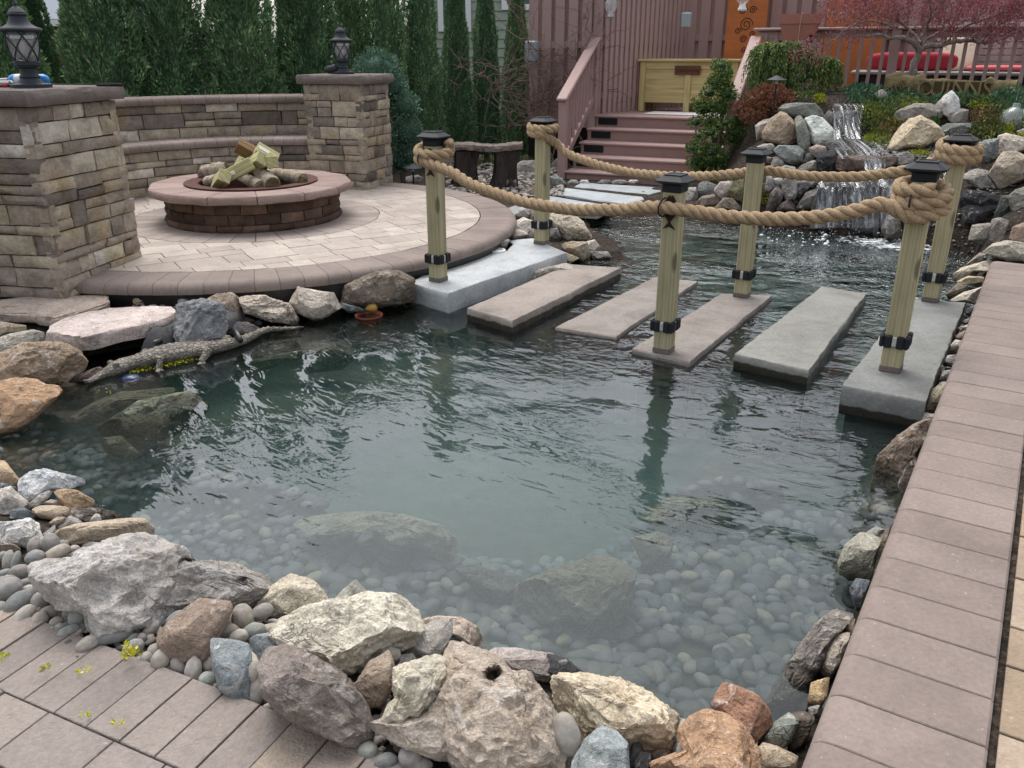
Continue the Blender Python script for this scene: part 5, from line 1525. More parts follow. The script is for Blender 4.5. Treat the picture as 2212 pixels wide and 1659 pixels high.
rock('D', [(640, 860), (690, 780), (900, 710), (1200, 680), (1500, 650), (1630, 660), (1710, 750), (1720, 830), (1600, 880), (1300, 930), (950, 955), (800, 945), (680, 925)], 'tan', 'long log-shaped tan boulder lying behind the largest grey boulder', T=1.0, facets=5, rough=.04, flat=1, group=GF)
rock('D', [(240, 200), (360, 120), (530, 95), (760, 150), (950, 200), (940, 270), (860, 330), (610, 335), (500, 345), (350, 460), (240, 390)], (176, 178, 180), 'pale blue-grey boulder with dark lichen blotch at the left shore', rough=.07, group=GF)
rock('D', [(620, 340), (740, 320), (880, 330), (1050, 420), (1090, 510), (1000, 560), (790, 560), (700, 440)], (176, 146, 108), 'orange-tan rock at the water between the pale blue-grey boulder and the log-shaped one', rough=.06, group=GF)
rock('D', [(-60, 340), (130, 290), (210, 380), (320, 450), (280, 520), (150, 600), (0, 645), (-60, 640)], 'pale', 'lumpy pale tan rock cut by the left picture edge on the near shore', rough=.08, group=GF)
rock('D', [(-60, -10), (60, 0), (150, 110), (235, 230), (200, 270), (130, 300), (-60, 300)], (188, 158, 120), 'orange and white rock at the far left edge of the near shore', rough=.05, group=GF)
rock('D', [(-60, 230), (100, 250), (220, 300), (120, 330), (-60, 340)], 'dblue', 'thin bluish rock under the orange and white rock', rough=.03)
rock('D', [(380, 540), (480, 500), (620, 500), (760, 515), (790, 560), (770, 610), (640, 665), (480, 645), (400, 605)], 'tan', 'rounded beige stone in front of the orange-tan rock', facets=3, rough=.03)
rock('D', [(480, 480), (590, 430), (750, 450), (790, 500), (760, 525), (600, 505)], 'pink', 'pinkish flat stone between the rounded beige stone and the orange-tan rock', rough=.03)
rock('D', [(300, 490), (380, 440), (450, 370), (540, 335), (600, 345), (500, 470), (430, 540), (310, 545)], 'lgrey', 'pale angular stone wedged left of the pinkish flat stone', rough=.05)
rock('D', [(120, 640), (140, 550), (270, 520), (390, 590), (370, 660), (230, 675)], 'dblue', 'dark blue-grey faceted stone above the white craggy rock', facets=9, rough=.03)
rock('D', [(-60, 690), (150, 690), (330, 660), (440, 700), (450, 790), (490, 860), (420, 885), (300, 970), (140, 940), (-60, 920)], 'white', 'white craggy limestone rock above the bank of pebbles', rough=.11, group=GF)
rock('D', [(-60, 900), (50, 920), (180, 950), (240, 1010), (150, 1060), (-60, 1030)], 'brown', 'low brown rock under the white craggy rock', rough=.07)
rock('D', [(645, 775), (700, 700), (790, 620), (870, 620), (955, 705), (800, 745)], 'grey', 'grey three-sided stone at the left end of the log-shaped boulder', facets=9, rough=.02)
rock('D', [(480, 835), (560, 770), (625, 720), (645, 790), (640, 885), (540, 880)], 'grey', 'small grey pyramid stone right of the white craggy rock', facets=9, rough=.02)
rock('D', [(1015, 695), (1050, 640), (1095, 590), (1140, 600), (1165, 665)], 'lgrey', 'small grey triangular stone sitting on top of the log-shaped boulder', facets=9, rough=.02, push=1.0)
rock('D', [(560, 700), (650, 630), (750, 630), (720, 710), (620, 745)], 'tan', 'small tan stone behind the three-sided grey stone', rough=.03)
rock('D', [(690, 1125), (800, 1050), (950, 970), (995, 1010), (940, 1085), (800, 1115)], 'lgrey', 'thin pale grey flake lying on the upper left of the largest boulder', facets=8, rough=.03, push=.9)
rock('D', [(940, 960), (1000, 910), (1230, 930), (1230, 1000), (1150, 1040), (1030, 1015)], 'grey', 'grey stone tucked between the log-shaped boulder and the largest boulder', rough=.05, push=.6)
rock('D', [(1740, 850), (1850, 875), (2060, 960), (2100, 1010), (1960, 1015), (1820, 950)], 'wet', 'dark wet rock slipping under water right of the log-shaped boulder', zmin=-.03, rough=.07)
rock('D', [(2030, 1050), (2120, 1030), (2212, 1100), (2300, 1190), (2212, 1250), (2060, 1180)], 'black', 'black wet stone in the notch on the water side of the largest boulder', zmin=-.02, rough=.06)
rock('A', [(1200, 330), (1400, 320), (1520, 345), (1750, 430), (1800, 480), (1700, 500), (1480, 400), (1300, 380)], (150, 142, 130), 'half-sunk rock at the waterline behind the right end of the largest boulder', zmin=-.03, rough=.07)
rock('A', [(1660, 620), (1690, 560), (1740, 500), (1880, 412), (2010, 450), (2090, 540), (2120, 620), (1950, 680), (1780, 710)], 'cream', 'humped cream boulder standing at the water right of the largest grey one', facets=5, rough=.06, group=GF)
rock('B', [(-60, 600), (20, 510), (100, 445), (190, 540), (200, 600), (60, 640)], (150, 148, 132), 'small pointed grey-green stone behind the big cream boulder', facets=8, rough=.03, push=0)
rock('B', [(-430, 800), (-340, 700), (-200, 620), (20, 575), (150, 550), (350, 565), (470, 640), (520, 740), (430, 870), (330, 900), (200, 970), (110, 1090), (0, 1060), (-200, 930), (-310, 900)], (196, 186, 164), 'big smooth cream boulder near the middle of the near shore', T=.95, facets=4, rough=.07, group=GF)
rock('A', [(1610, 830), (1660, 800), (1770, 785), (1885, 850), (1890, 905), (1760, 945), (1690, 1005), (1640, 940)], 'blue', 'bluish-grey stone between the upright blue rock and the big cream boulder', rough=.03, push=.8)
rock('B', [(-505, 1000), (-435, 905), (-315, 890), (-195, 950), (20, 1065), (130, 1230), (190, 1370), (175, 1490), (20, 1490), (-105, 1440), (-300, 1340), (-415, 1240), (-485, 1180)], (140, 126, 116), 'grey-brown boulder with sloping face beside the paving, below the big cream boulder', T=.9, facets=6, rough=.06, push=.5, group=GF)
rock('A', [(1010, 790), (1130, 690), (1280, 578), (1470, 600), (1480, 650), (1420, 780), (1330, 960), (1210, 975), (1090, 925), (1040, 855)], (136, 114, 96), 'brown angular slab with a white scrape leaning on the largest boulder', T=.5, facets=4, rough=.03, push=1.0, group=GF)
rock('A', [(1365, 830), (1480, 838), (1600, 865), (1645, 960), (1620, 1090), (1625, 1230), (1530, 1215), (1420, 1145), (1375, 980)], 'blue', 'upright bluish-grey rock behind oval pebbles next to the paving', T=.7, facets=5, rough=.03, push=.6, group=GF)
rock('B', [(500, 740), (560, 695), (640, 682), (780, 688), (880, 750), (925, 870), (880, 880), (800, 845), (700, 795)], (186, 166, 146), 'pinkish-tan rock at the waterline behind the grey wedge-shaped stone', rough=.05, zmin=0.0)
rock('B', [(375, 905), (450, 780), (600, 715), (712, 700), (712, 795), (640, 935), (530, 960)], 'lgrey', 'grey wedge-shaped stone with two clean faces next to the big cream boulder', T=.8, facets=9, rough=.015, push=.9)
rock('B', [(960, 930), (1000, 890), (1120, 888), (1350, 920), (1440, 945), (1400, 1100), (1290, 1130), (1150, 1050), (1040, 1010)], (168, 154, 146), 'pinkish-grey rock lying at the water behind the holed boulder', rough=.05, zmin=0.0)
rock('B', [(1340, 925), (1450, 950), (1570, 1050), (1500, 1100), (1390, 1150), (1290, 1070)], 'dk', 'black stone between the pinkish-grey rock and the craggy cream boulder', rough=.04, zmin=0.0)
rock('B', [(630, 960), (700, 805), (850, 875), (1000, 950), (1090, 1040), (1200, 1060), (1290, 1150), (1400, 1370), (1500, 1600), (1490, 1760), (820, 1760), (700, 1560), (660, 1400), (600, 1280), (640, 1110)], (180, 162, 142), 'huge tan boulder with a dark hole at the bottom middle of the picture', T=.5, facets=6, rough=.07, push=.0, group=GF, dents=((975, 1065, 34, .09), (1010, 1045, 30, .06)))
rock('B', [(185, 1385), (300, 1335), (600, 1260), (720, 1340), (760, 1500), (700, 1600), (610, 1595), (400, 1515)], (160, 146, 130), 'low tan slab forming the left wing of the huge holed boulder', T=.6, facets=5, rough=.05, push=.9)
rock('B', [(345, 1130), (360, 1030), (480, 985), (600, 938), (672, 960), (655, 1080), (610, 1190), (560, 1280), (500, 1350), (440, 1325), (380, 1372), (278, 1335), (320, 1230), (365, 1200)], (192, 182, 158), 'knobbly cream stone lying on the left wing of the huge holed boulder', T=.75, facets=4, rough=.09, push=1.7, group=GF)
rock('B', [(95, 1130), (190, 980), (310, 905), (345, 1000), (342, 1130), (260, 1245), (150, 1265)], 'brown', 'brown stone between the big cream boulder and the knobbly cream stone', T=.8, facets=6, rough=.05, push=1.0)
rock('B', [(345, 1010), (390, 930), (460, 918), (497, 965), (450, 1010), (375, 1062)], 'grey', 'small mottled grey stone under the grey wedge-shaped stone', rough=.05, push=1.2)
rock('B', [(1385, 1080), (1450, 1060), (1600, 1063), (1760, 1100), (1950, 1150), (2040, 1230), (2150, 1300), (2195, 1385), (2140, 1490), (2080, 1545), (1900, 1570), (1700, 1500), (1560, 1510), (1500, 1380), (1420, 1240)], (204, 186, 154), 'craggy cream boulder with fine cracks right of the holed boulder', T=.85, facets=6, rough=.09, push=.5, group=GF)
rock('B', [(1495, 1720), (1510, 1600), (1590, 1470), (1690, 1388), (1775, 1420), (1845, 1500), (1855, 1720)], (140, 150, 150), 'smooth blue-grey triangular rock at the bottom edge in front of the craggy cream boulder', T=.7, facets=5, rough=.03, push=1.3, group=GF)
rock('B', [(1870, 1560), (1890, 1500), (1930, 1490), (1965, 1550), (1930, 1620), (1880, 1650)], 'dk', 'small dark grey stone right of the blue-grey triangular rock', facets=9, rough=.03, push=1.4)
rock('B', [(1900, 1620), (1940, 1560), (1995, 1560), (2010, 1700), (1900, 1700)], 'black', 'black stone at the bottom edge beside the orange rock', rough=.04, push=1.5)
rock('B', [(2000, 1560), (2060, 1515), (2130, 1545), (2120, 1590), (2020, 1600)], 'brown', 'small brown stone in front of the craggy cream boulder', rough=.04, push=1.4)
rock('C', [(-10, 1420), (60, 1340), (150, 1298), (270, 1320), (400, 1410), (490, 1530), (480, 1680), (300, 1740), (-160, 1740), (-200, 1610), (0, 1540)], 'orange', 'lower orange rock with red and white mottling at the bottom edge', T=.8, facets=6, rough=.06, push=.7, group=GF)
rock('C', [(208, 1260), (240, 1180), (280, 1118), (345, 1130), (480, 1190), (550, 1270), (575, 1365), (500, 1450), (440, 1515), (350, 1410), (215, 1330)], 'rust', 'upper rust-orange blocky rock at the near right corner of the pond', T=.85, facets=8, rough=.04, push=.8, group=GF)
rock('C', [(495, 1490), (540, 1420), (600, 1365), (690, 1305), (755, 1360), (705, 1480), (645, 1535), (520, 1540)], 'green', 'green-grey angular rock between the rust-orange rock and the coping', facets=6, rough=.03, push=.7)
rock('C', [(455, 1600), (530, 1495), (620, 1520), (745, 1580), (730, 1680), (460, 1680)], 'tan', 'tan stone at the bottom edge against the coping corner', facets=7, rough=.03, push=.9)
rock('C', [(680, 1330), (760, 1295), (860, 1330), (820, 1440), (760, 1530), (690, 1540)], 'dbrown', 'dark brown stone wedged under the coping beside the green-grey rock', rough=.05)
# right shore, from the near corner to the right block
GR = 'rocks along the brown coping'
rock('C', [(540, 1250), (690, 980), (850, 760), (970, 655), (1120, 675), (1010, 790), (930, 960), (780, 1220), (620, 1360), (540, 1340)], (130, 122, 114), 'long sloping brown slab mostly under water along the coping', T=.5, facets=3, rough=.04, zmin=-.10, flat=1)
rock('C', [(815, 1260), (840, 1110), (955, 1075), (940, 1190), (900, 1265)], (200, 164, 112), 'orange-cream stone tucked under the coping near the bottom right', rough=.05, group=GR)
rock('C', [(820, 1265), (890, 1250), (885, 1330), (830, 1340)], 'lgrey', 'small pale stone below the orange-cream stone', rough=.04, lod=3)
rock('C', [(893, 960), (930, 890), (1000, 800), (1085, 790), (1060, 900), (975, 1065), (905, 1045)], (198, 182, 160), 'cream and white layered stone under the coping', rough=.06, group=GR)
rock('C', [(1000, 790), (1050, 740), (1120, 690), (1105, 790), (1050, 810)], 'tan', 'small tan stone above the cream layered stone', rough=.05, lod=3)
rock('C', [(1088, 500), (1130, 438), (1215, 450), (1180, 570), (1140, 645), (1105, 570)], 'dblue', 'dark blue-grey rock half under the coping', rough=.04, group=GR)
rock('C', [(1018, 330), (1060, 220), (1150, 148), (1200, 150), (1285, 185), (1250, 310), (1220, 425), (1090, 432), (1030, 390)], (142, 138, 120), 'rounded grey-green boulder sticking out from the coping into the water', T=.9, facets=7, rough=.05, group=GR)
rock('C', [(1190, 140), (1255, 100), (1345, 128), (1310, 185), (1210, 180)], 'grey', 'small grey rock above the grey-green boulder', rough=.05, lod=3)
rock('C', [(1270, 260), (1290, 160), (1345, 100), (1330, 220), (1290, 290)], 'brown', 'brown stone tight under the coping beside the grey-green boulder', rough=.05, lod=3)
rock('F6', [(1235, 1680), (1280, 1460), (1400, 1345), (1500, 1270), (1610, 1235), (1585, 1335), (1540, 1430), (1450, 1680)], (128, 108, 90), 'big wet-brown slab sloping into the water along the coping', T=.6, facets=4, rough=.06, zmin=-.04, group=GR)
rock('F6', [(1400, 1640), (1450, 1540), (1520, 1470), (1500, 1600), (1430, 1740)], 'wet', 'dark brown stone at the lower end of the big wet-brown slab', rough=.05)
rock('F6', [(1525, 1240), (1550, 1185), (1635, 1200), (1605, 1300)], 'pale', 'pale stone at the top of the big wet-brown slab', rough=.05, lod=3)
rock('F6', [(1520, 1345), (1550, 1320), (1585, 1330), (1560, 1420), (1530, 1400)], 'dblue', 'small blue-grey stone beside the big wet-brown slab', rough=.03, lod=3)
rock('F6', [(1515, 1130), (1565, 1068), (1700, 1005), (1695, 1100), (1635, 1195), (1535, 1185)], (206, 190, 154), 'rough cream rock at the near corner of the dark grey block', T=.8, rough=.1, group=GR)
for i, (pl, c, lb) in enumerate([
    ([(1600, 1060), (1680, 990), (1710, 990), (1690, 1020)], 'lgrey', 'pale grey flake just above the rough cream rock'),
    ([(1660, 985), (1690, 920), (1745, 915), (1720, 990)], 'lgrey', 'light grey stone squeezed between the right block and the coping, third up'),
    ([(1690, 875), (1720, 820), (1790, 815), (1750, 895)], 'lgrey', 'cream-grey stone squeezed between the right block and the coping, halfway along'),
    ([(1650, 960), (1680, 880), (1705, 900), (1680, 960)], 'dgrey', 'dark grey stone under the edge of the right block'),
    ([(1718, 775), (1770, 720), (1815, 730), (1790, 805), (1730, 805)], 'pale', 'pale stone with yellow flowers squeezed beside the right block'),
    ([(1765, 695), (1835, 655), (1825, 712), (1780, 720)], 'tan', 'tan stone between the right block and the coping, above the yellow flowers'),
    ([(1770, 645), (1855, 618), (1845, 655), (1790, 660)], 'pale', 'flat pale stone between the right block and the coping near its far half'),
    ([(1805, 605), (1870, 570), (1868, 605), (1830, 625)], 'lgrey', 'small light stone near the far end of the right block'),
    ([(1835, 525), (1905, 490), (1885, 555), (1840, 560)], 'slate', 'slate-grey stone at the far end of the right block')]):
    rock('F6', pl, c, lb, lod=3, rough=.05, zmin=.08)
# left bank: flagstones and boulders under the big pillar
GL = 'rocks on the left bank'
quad_slab('flagstone', Z(*CRP['E'], [(-60, 130), (400, 85), (700, 88), (1000, 70), (1360, 42), (1355, 130), (1180, 215), (1000, 262), (680, 350), (400, 290), (-60, 270)]), .175, .06, lin(166, 152, 140), 'broad flat tan flagstone lying against the foot of the big pillar', None, 'rock', 31, 1.0, .010, 'flagstone')
rock('E', [(-60, 320), (100, 285), (400, 310), (650, 355), (690, 395), (400, 420), (-60, 375)], 'brown', 'brown lower layer of the broad flat flagstone', T=.5, rough=.04, flat=1)
rock('E', [(-60, 390), (150, 425), (310, 448), (315, 515), (100, 545), (-60, 590)], (190, 168, 136), 'flat yellowish stone at the left picture edge below the broad flagstone', T=.5, rough=.03, flat=1, group=GL)
rock('E', [(-60, 610), (120, 560), (390, 512), (530, 545), (545, 690), (330, 700), (150, 745), (-60, 800)], (180, 172, 156), 'pale flat rock above the large brown boulder on the left bank', T=.5, facets=5, rough=.05, flat=1, group=GL, push=.5)
rock('E', [(-60, 700), (100, 710), (320, 670), (300, 720), (150, 770), (-60, 810)], 'slate', 'thin slate sliver lying on the large brown boulder', rough=.03, push=1)
rock('E', [(-60, 850), (100, 780), (300, 690), (750, 680), (960, 770), (1045, 900), (965, 1070), (780, 1170), (590, 1210), (400, 1140), (-60, 1150)], (150, 124, 98), 'large brown boulder beside the dark hollow on the left bank', T=.9, facets=4, rough=.06, push=.1, group=GL)
rock('E', [(-60, 1170), (270, 1120), (450, 1138), (560, 1200), (700, 1210), (745, 1290), (600, 1430), (400, 1610), (280, 1730), (-60, 1830)], (178, 136, 98), 'large orange boulder at the left picture edge by the shallow water', T=.9, facets=5, rough=.05, push=.1, group=GL)
rock('E', [(1550, 135), (1640, 60), (1725, 15), (1900, 30), (1965, 110), (1925, 205), (1600, 210)], 'tan', 'craggy tan stone between the flagstones and the patio edge', rough=.10, group=GL)
rock('E', [(1740, 190), (1800, 150), (1870, 210), (1750, 230)], 'pale', 'small pale stone in front of the craggy tan stone', rough=.04, lod=3)
# the jutting flagstone
quad_slab('flagstone', Z(*CRP['E'], [(545, 545), (600, 455), (750, 370), (1100, 268), (1500, 218), (1900, 198), (2140, 206), (2195, 255), (2120, 325), (1850, 405), (1500, 470), (1200, 545), (1000, 575), (860, 560), (700, 545)]), .165, .085, lin(196, 182, 176), 'big pinkish flagstone jutting out over the dark hollow and the crocodile', GL, 'rock', 32, 1.0, .012, 'flagstone')
rock('G', [(0, 410), (20, 330), (60, 320), (155, 405), (60, 470), (0, 470)], 'green', 'green-grey angular stone behind the speckled boulder', facets=9, rough=.02)
rock('G', [(100, 365), (200, 328), (255, 380), (160, 412)], 'lgrey', 'pale grey flat stone right of the green-grey angular stone', rough=.03)
rock('G', [(240, 372), (360, 338), (385, 352), (270, 398)], 'slate', 'slate-grey flat stone behind the brown rounded rock', rough=.03)
rock('E', [(1985, 90), (2070, 45), (2212, 60), (2212, 180), (2000, 190)], 'blue', 'pale blue-grey block at the patio edge right of the craggy tan stone', facets=8, rough=.02)
rock('E', [(1870, 200), (1960, 160), (2110, 200), (1990, 215), (1880, 225)], 'blue', 'thin bluish stone behind the jutting flagstone', rough=.02)
rock('Z4', [(1130, 490), (1150, 340), (1300, 298), (1425, 340), (1462, 420), (1445, 525), (1380, 585), (1260, 600), (1150, 590)], (120, 122, 124), 'black-and-white speckled boulder right of the jutting flagstone', T=.95, facets=4, rough=.09, group=GL)
rock('G', [(260, 400), (350, 358), (470, 345), (545, 400), (592, 490), (565, 575), (490, 615), (425, 600), (420, 500)], 'brown', 'brown rounded rock touching the speckled boulder', facets=5, rough=.05, group=GL)
rock('G', [(545, 395), (600, 372), (720, 368), (960, 438), (1035, 560), (1000, 612), (800, 580), (590, 510)], (180, 164, 146), 'long layered tan rock between the brown rock and the big angular pale rock', T=.8, facets=4, rough=.08, flat=1, group=GL)
rock('G', [(955, 465), (1060, 296), (1180, 328), (1350, 348), (1415, 465), (1340, 510), (1250, 560), (1180, 572), (1060, 515)], (178, 164, 148), 'big angular pale rock at the water below the patio edge', T=.9, facets=8, rough=.04, group=GL)
rock('G', [(1375, 355), (1420, 288), (1640, 198), (1750, 148), (1900, 158), (2035, 225), (2035, 405), (1750, 455), (1570, 470), (1400, 405)], (124, 108, 90), 'large dark brown slab leaning below the patio edge beside the pale grey block', T=.6, facets=4, rough=.05, group=GL)
for pl, c, lb in [
    ([(605, 345), (650, 325), (760, 318), (768, 376), (650, 378)], 'slate', 'grey oblong stone on top of the layered tan rock'),
    ([(768, 340), (800, 328), (965, 333), (950, 425), (860, 420), (785, 398)], 'brown', 'brownish speckled block on top of the layered tan rock'),
    ([(873, 290), (1012, 283), (1022, 342), (970, 375), (960, 330), (880, 325)], 'slate', 'square grey block behind the brownish speckled block'),
    ([(515, 372), (560, 335), (635, 288), (642, 312), (555, 398)], 'grey', 'thin splinter of rock pointing up above the layered tan rock'),
    ([(1178, 300), (1240, 240), (1298, 253), (1262, 325), (1200, 337)], 'lgrey', 'speckled round stone above the big angular pale rock'),
    ([(1268, 282), (1380, 240), (1465, 233), (1485, 262), (1380, 365), (1300, 335)], 'slate', 'light grey stone between the round stone and the dark brown slab'),
    ([(1468, 245), (1550, 190), (1615, 168), (1615, 212), (1480, 255)], 'slate', 'grey bar-shaped stone above the dark brown slab'),
    ([(1410, 420), (1600, 470), (1650, 492), (1490, 515), (1420, 465)], 'blue', 'bluish sliver at the waterline under the dark brown slab'),
    ([(1908, 158), (1990, 118), (2055, 170), (2010, 215)], 'slate', 'grey stone on top of the dark brown slab'),
    ([(2000, 88), (2020, 78), (2085, 80), (2092, 142), (2020, 148)], 'grey', 'small cube-like stone by the foot of the front left post'),
    ([(2070, 185), (2100, 105), (2212, 98), (2240, 150), (2120, 200)], 'lgrey', 'pale stone behind the pale grey block near the front left post'),
    ([(388, 620), (420, 608), (475, 612), (482, 652), (410, 685)], 'lgrey', 'small light stone under the brown rounded rock'),
    ([(458, 690), (520, 598), (600, 600), (700, 640), (715, 672), (640, 705), (480, 750)], 'dgrey', 'dark grey rock above the crocodile tail'),
    ([(530, 593), (600, 548), (685, 580), (640, 600)], 'brown', 'small brown stone at the waterline below the layered tan rock'),
    ([(115, 798), (180, 738), (250, 718), (284, 792)], 'pink', 'pinkish pointed stone just above the crocodile back'),
    ([(278, 775), (370, 702), (475, 718), (465, 755), (333, 790)], 'tan', 'tan flat stone above the crocodile back'),
    ([(660, 600), (700, 575), (740, 600), (720, 630), (680, 625)], 'dk', 'little black stone at the waterline above the tail tip')]:
    rock('G', pl, c, lb, rough=.035, facets=8)
rock('Z4', [(-40, 700), (30, 690), (180, 700), (200, 740), (60, 760), (-40, 750)], 'brown', 'small brown rock at the waterline in front of the large brown boulder', zmin=0)
rock('E', [(860, 1120), (1100, 1010), (1240, 960), (1300, 980), (1260, 1060), (1120, 1170), (900, 1170)], (104, 84, 76), 'reddish-brown flat rock under the crocodile snout', T=.5, rough=.05, zmin=-.01)
rock('E', [(720, 1230), (800, 1150), (1040, 1190), (960, 1240), (760, 1260)], 'brown', 'small brown rock in the water below the large brown boulder', rough=.05, zmin=-.02)
# between patio, crossing and stairs
GM = 'rocks between the patio and the deck steps'
rock('Z2', [(1355, 1420), (1365, 1372), (1480, 1370), (1560, 1435), (1612, 1520), (1585, 1570), (1480, 1570), (1405, 1490)], 'cream', 'big pale boulder right of the back left post at the water', T=.9, facets=5, rough=.06, group=GM, zmin=.08)
rock('F5', [(1425, 105), (1500, 85), (1590, 90), (1605, 170), (1560, 205), (1460, 145)], 'tan', 'tan rock just right of the end of the pale grey block', rough=.06, group=GM)
rock('F5', [(1590, 85), (1640, 75), (1675, 120), (1640, 165), (1600, 140)], 'pale', 'small pale rock at the water right of the tan rock', rough=.05)
rock('F5', [(1455, 155), (1540, 190), (1480, 225), (1455, 200)], 'tan', 'small tan stone at the corner of the pale grey block', rough=.05)
rock('F5', [(1600, 145), (1720, 150), (1750, 185), (1640, 205)], 'grey', 'low grey rock sliding into the water right of the pale block', rough=.05, zmin=-.01)
rock('F5', [(1180, 350), (1250, 270), (1450, 225), (1500, 235), (1350, 290), (1200, 365)], 'pale', 'pale rocks showing between the pale grey block and the first tan slab', rough=.08, zmin=0)
rock('F5', [(1025, 45), (1100, 8), (1200, 0), (1245, 30), (1150, 65), (1060, 75)], 'pale', 'pale rounded rock left of the back left post', rough=.05, group=GM)
rock('F5', [(895, 120), (960, 78), (1085, 72), (1065, 122), (920, 145)], 'lgrey', 'flat grey rock between the patio edge and the pale grey block', rough=.05, group=GM)
rock('F5', [(818, 135), (850, 98), (900, 125), (842, 155)], 'grey', 'small pyramid stone by the patio edge behind the front left post', facets=9, rough=.02)
rock('F5', [(758, 165), (800, 132), (828, 170), (770, 185)], 'lgrey', 'little light stone near the white lid', rough=.03, lod=3)
rock('F5', [(690, 210), (740, 170), (860, 150), (890, 165), (800, 205)], 'lgrey', 'flat light stones between the front left post and the white lid', rough=.05)
rock('F5', [(360, 285), (400, 250), (480, 265), (475, 305), (400, 300)], 'slate', 'blue-grey stone left of the front left post', rough=.03)
rock('Z2', [(1080, 1530), (1110, 1450), (1180, 1405), (1255, 1440), (1255, 1525), (1150, 1545)], 'pale', 'pale grey rock leaning on the patio edge left of the back left post', rough=.05, group=GM)
rock('Z2', [(1105, 1400), (1180, 1330), (1250, 1350), (1200, 1420), (1120, 1440)], 'lgrey', 'light grey flat rock against the rounded patio edge', rough=.05)
rock('Z2', [(1190, 1375), (1260, 1340), (1380, 1380), (1350, 1430), (1250, 1435)], 'pale', 'pale flat rock behind the back left post', rough=.04)
rock('Z2', [(1360, 1480), (1400, 1475), (1425, 1540), (1380, 1565), (1350, 1540)], 'dgrey', 'dark grey stone at the foot of the big pale boulder', rough=.04)
rock('L', [(1175, 770), (1330, 655), (1405, 680), (1412, 745), (1330, 805), (1250, 805)], 'brown', 'angular tan rock in the gravel in front of the rustic bench', facets=8, rough=.03, group=GM)
rock('L', [(1385, 660), (1410, 515), (1470, 468), (1650, 458), (1660, 600), (1500, 655)], 'lgrey', 'large pale boulder behind the back left post near the stairs', facets=5, rough=.05, group=GM)
rock('L', [(1495, 650), (1550, 608), (1650, 605), (1650, 690), (1560, 700)], 'grey', 'grey rock below the large pale boulder by the stairs', rough=.05)
rock('L', [(1475, 840), (1640, 755), (1650, 860), (1500, 870)], 'brown', 'brown rock left of the back left post in the gravel', rough=.05)
rock('L', [(1815, 650), (1900, 635), (1995, 720), (1965, 785), (1830, 800)], 'slate', 'smooth dark grey rock left of the far flagstone', facets=4, rough=.03, group=GM)
rock('L', [(1360, 800), (1430, 765), (1475, 800), (1440, 840)], 'dgrey', 'dark stone in the gravel beside the angular tan rock', rough=.05, lod=3)
rock('L', [(40, 710), (130, 645), (250, 628), (312, 660), (315, 720), (100, 720)], 'grey', 'grey rock at the back patio edge behind the front left post', rough=.05, group=GM)
rock('L', [(815, 495), (890, 438), (945, 545), (880, 575), (820, 570)], 'grey', 'jagged grey rock at the foot of the stair railing', rough=.07) if False else None
rock('L', [(1825, 500), (1890, 435), (1945, 545), (1880, 600), (1830, 610)], 'grey', 'jagged grey rock at the foot of the stair railing', rough=.07)
rock('L', [(1930, 590), (1990, 580), (2012, 670), (1960, 672)], 'lgrey', 'small upright pale tile leaning at the bottom step', T=.3, facets=2, rough=.01)
rock('L', [(850, 610), (1000, 580), (1140, 590), (1110, 640), (900, 665)], 'grey', 'flat grey rock between the legs of the rustic bench', rough=.05)
rock('L', [(560, 620), (640, 600), (800, 620), (790, 660), (620, 680)], 'lgrey', 'pale flat rock in front of the left bench leg', rough=.05)
rock('L', [(1300, 620), (1390, 590), (1410, 640), (1320, 650)], 'dgrey', 'grey stone right of the right bench leg', rough=.05)
for k, (x, w) in enumerate(((90, 130), (215, 120), (420, 160), (560, 190), (740, 140), (1040, 75))):
    rock('K', [(x, 445), (x + w * .3, 410), (x + w * .8, 412), (x + w, 440), (x + w * .6, 458)], ('lgrey', 'white', 'grey', 'lgrey', 'white', 'lgrey')[k], 'small flat stone under the bottom step, ' + ('leftmost of the row', 'second from the left', 'third from the left', 'mossy, fourth from the left', 'white, fifth from the left', 'at the right end behind the front middle post')[k], rough=.05, lod=3)
# cascade: stacked boulders on its left flank
GC = 'stacked boulders around the waterfall'
for pl, c, lb in [
    ([(1365, 640), (1380, 560), (1420, 498), (1492, 498), (1510, 600), (1450, 690)], 'grey', 'grey upright rock just right of the front middle post at the water'),
    ([(1508, 560), (1530, 458), (1600, 425), (1725, 480), (1715, 565), (1600, 625), (1540, 625)], 'slate', 'blue-grey block second from the left in the rock row behind the far rope'),
    ([(1697, 520), (1760, 440), (1890, 428), (1885, 540), (1795, 635), (1730, 592)], 'pink', 'grey-pink rounded rock left of the mossy rock'),
    ([(1495, 665), (1560, 598), (1680, 568), (1775, 630), (1665, 705), (1530, 700)], 'brown', 'brownish rock at the waterline below the blue-grey block'),
    ([(1695, 720), (1800, 608), (1900, 618), (1975, 705), (1960, 735)], 'brown', 'brown three-sided rock at the waterline below the mossy rock'),
    ([(1845, 545), (1900, 440), (2010, 418), (2040, 540), (1995, 645), (1900, 605)], (108, 104, 66), 'moss-covered rock left of the back middle post')]:
    rock('K', pl, c, lb, facets=6, rough=.045, group=GC, zmin=.05)
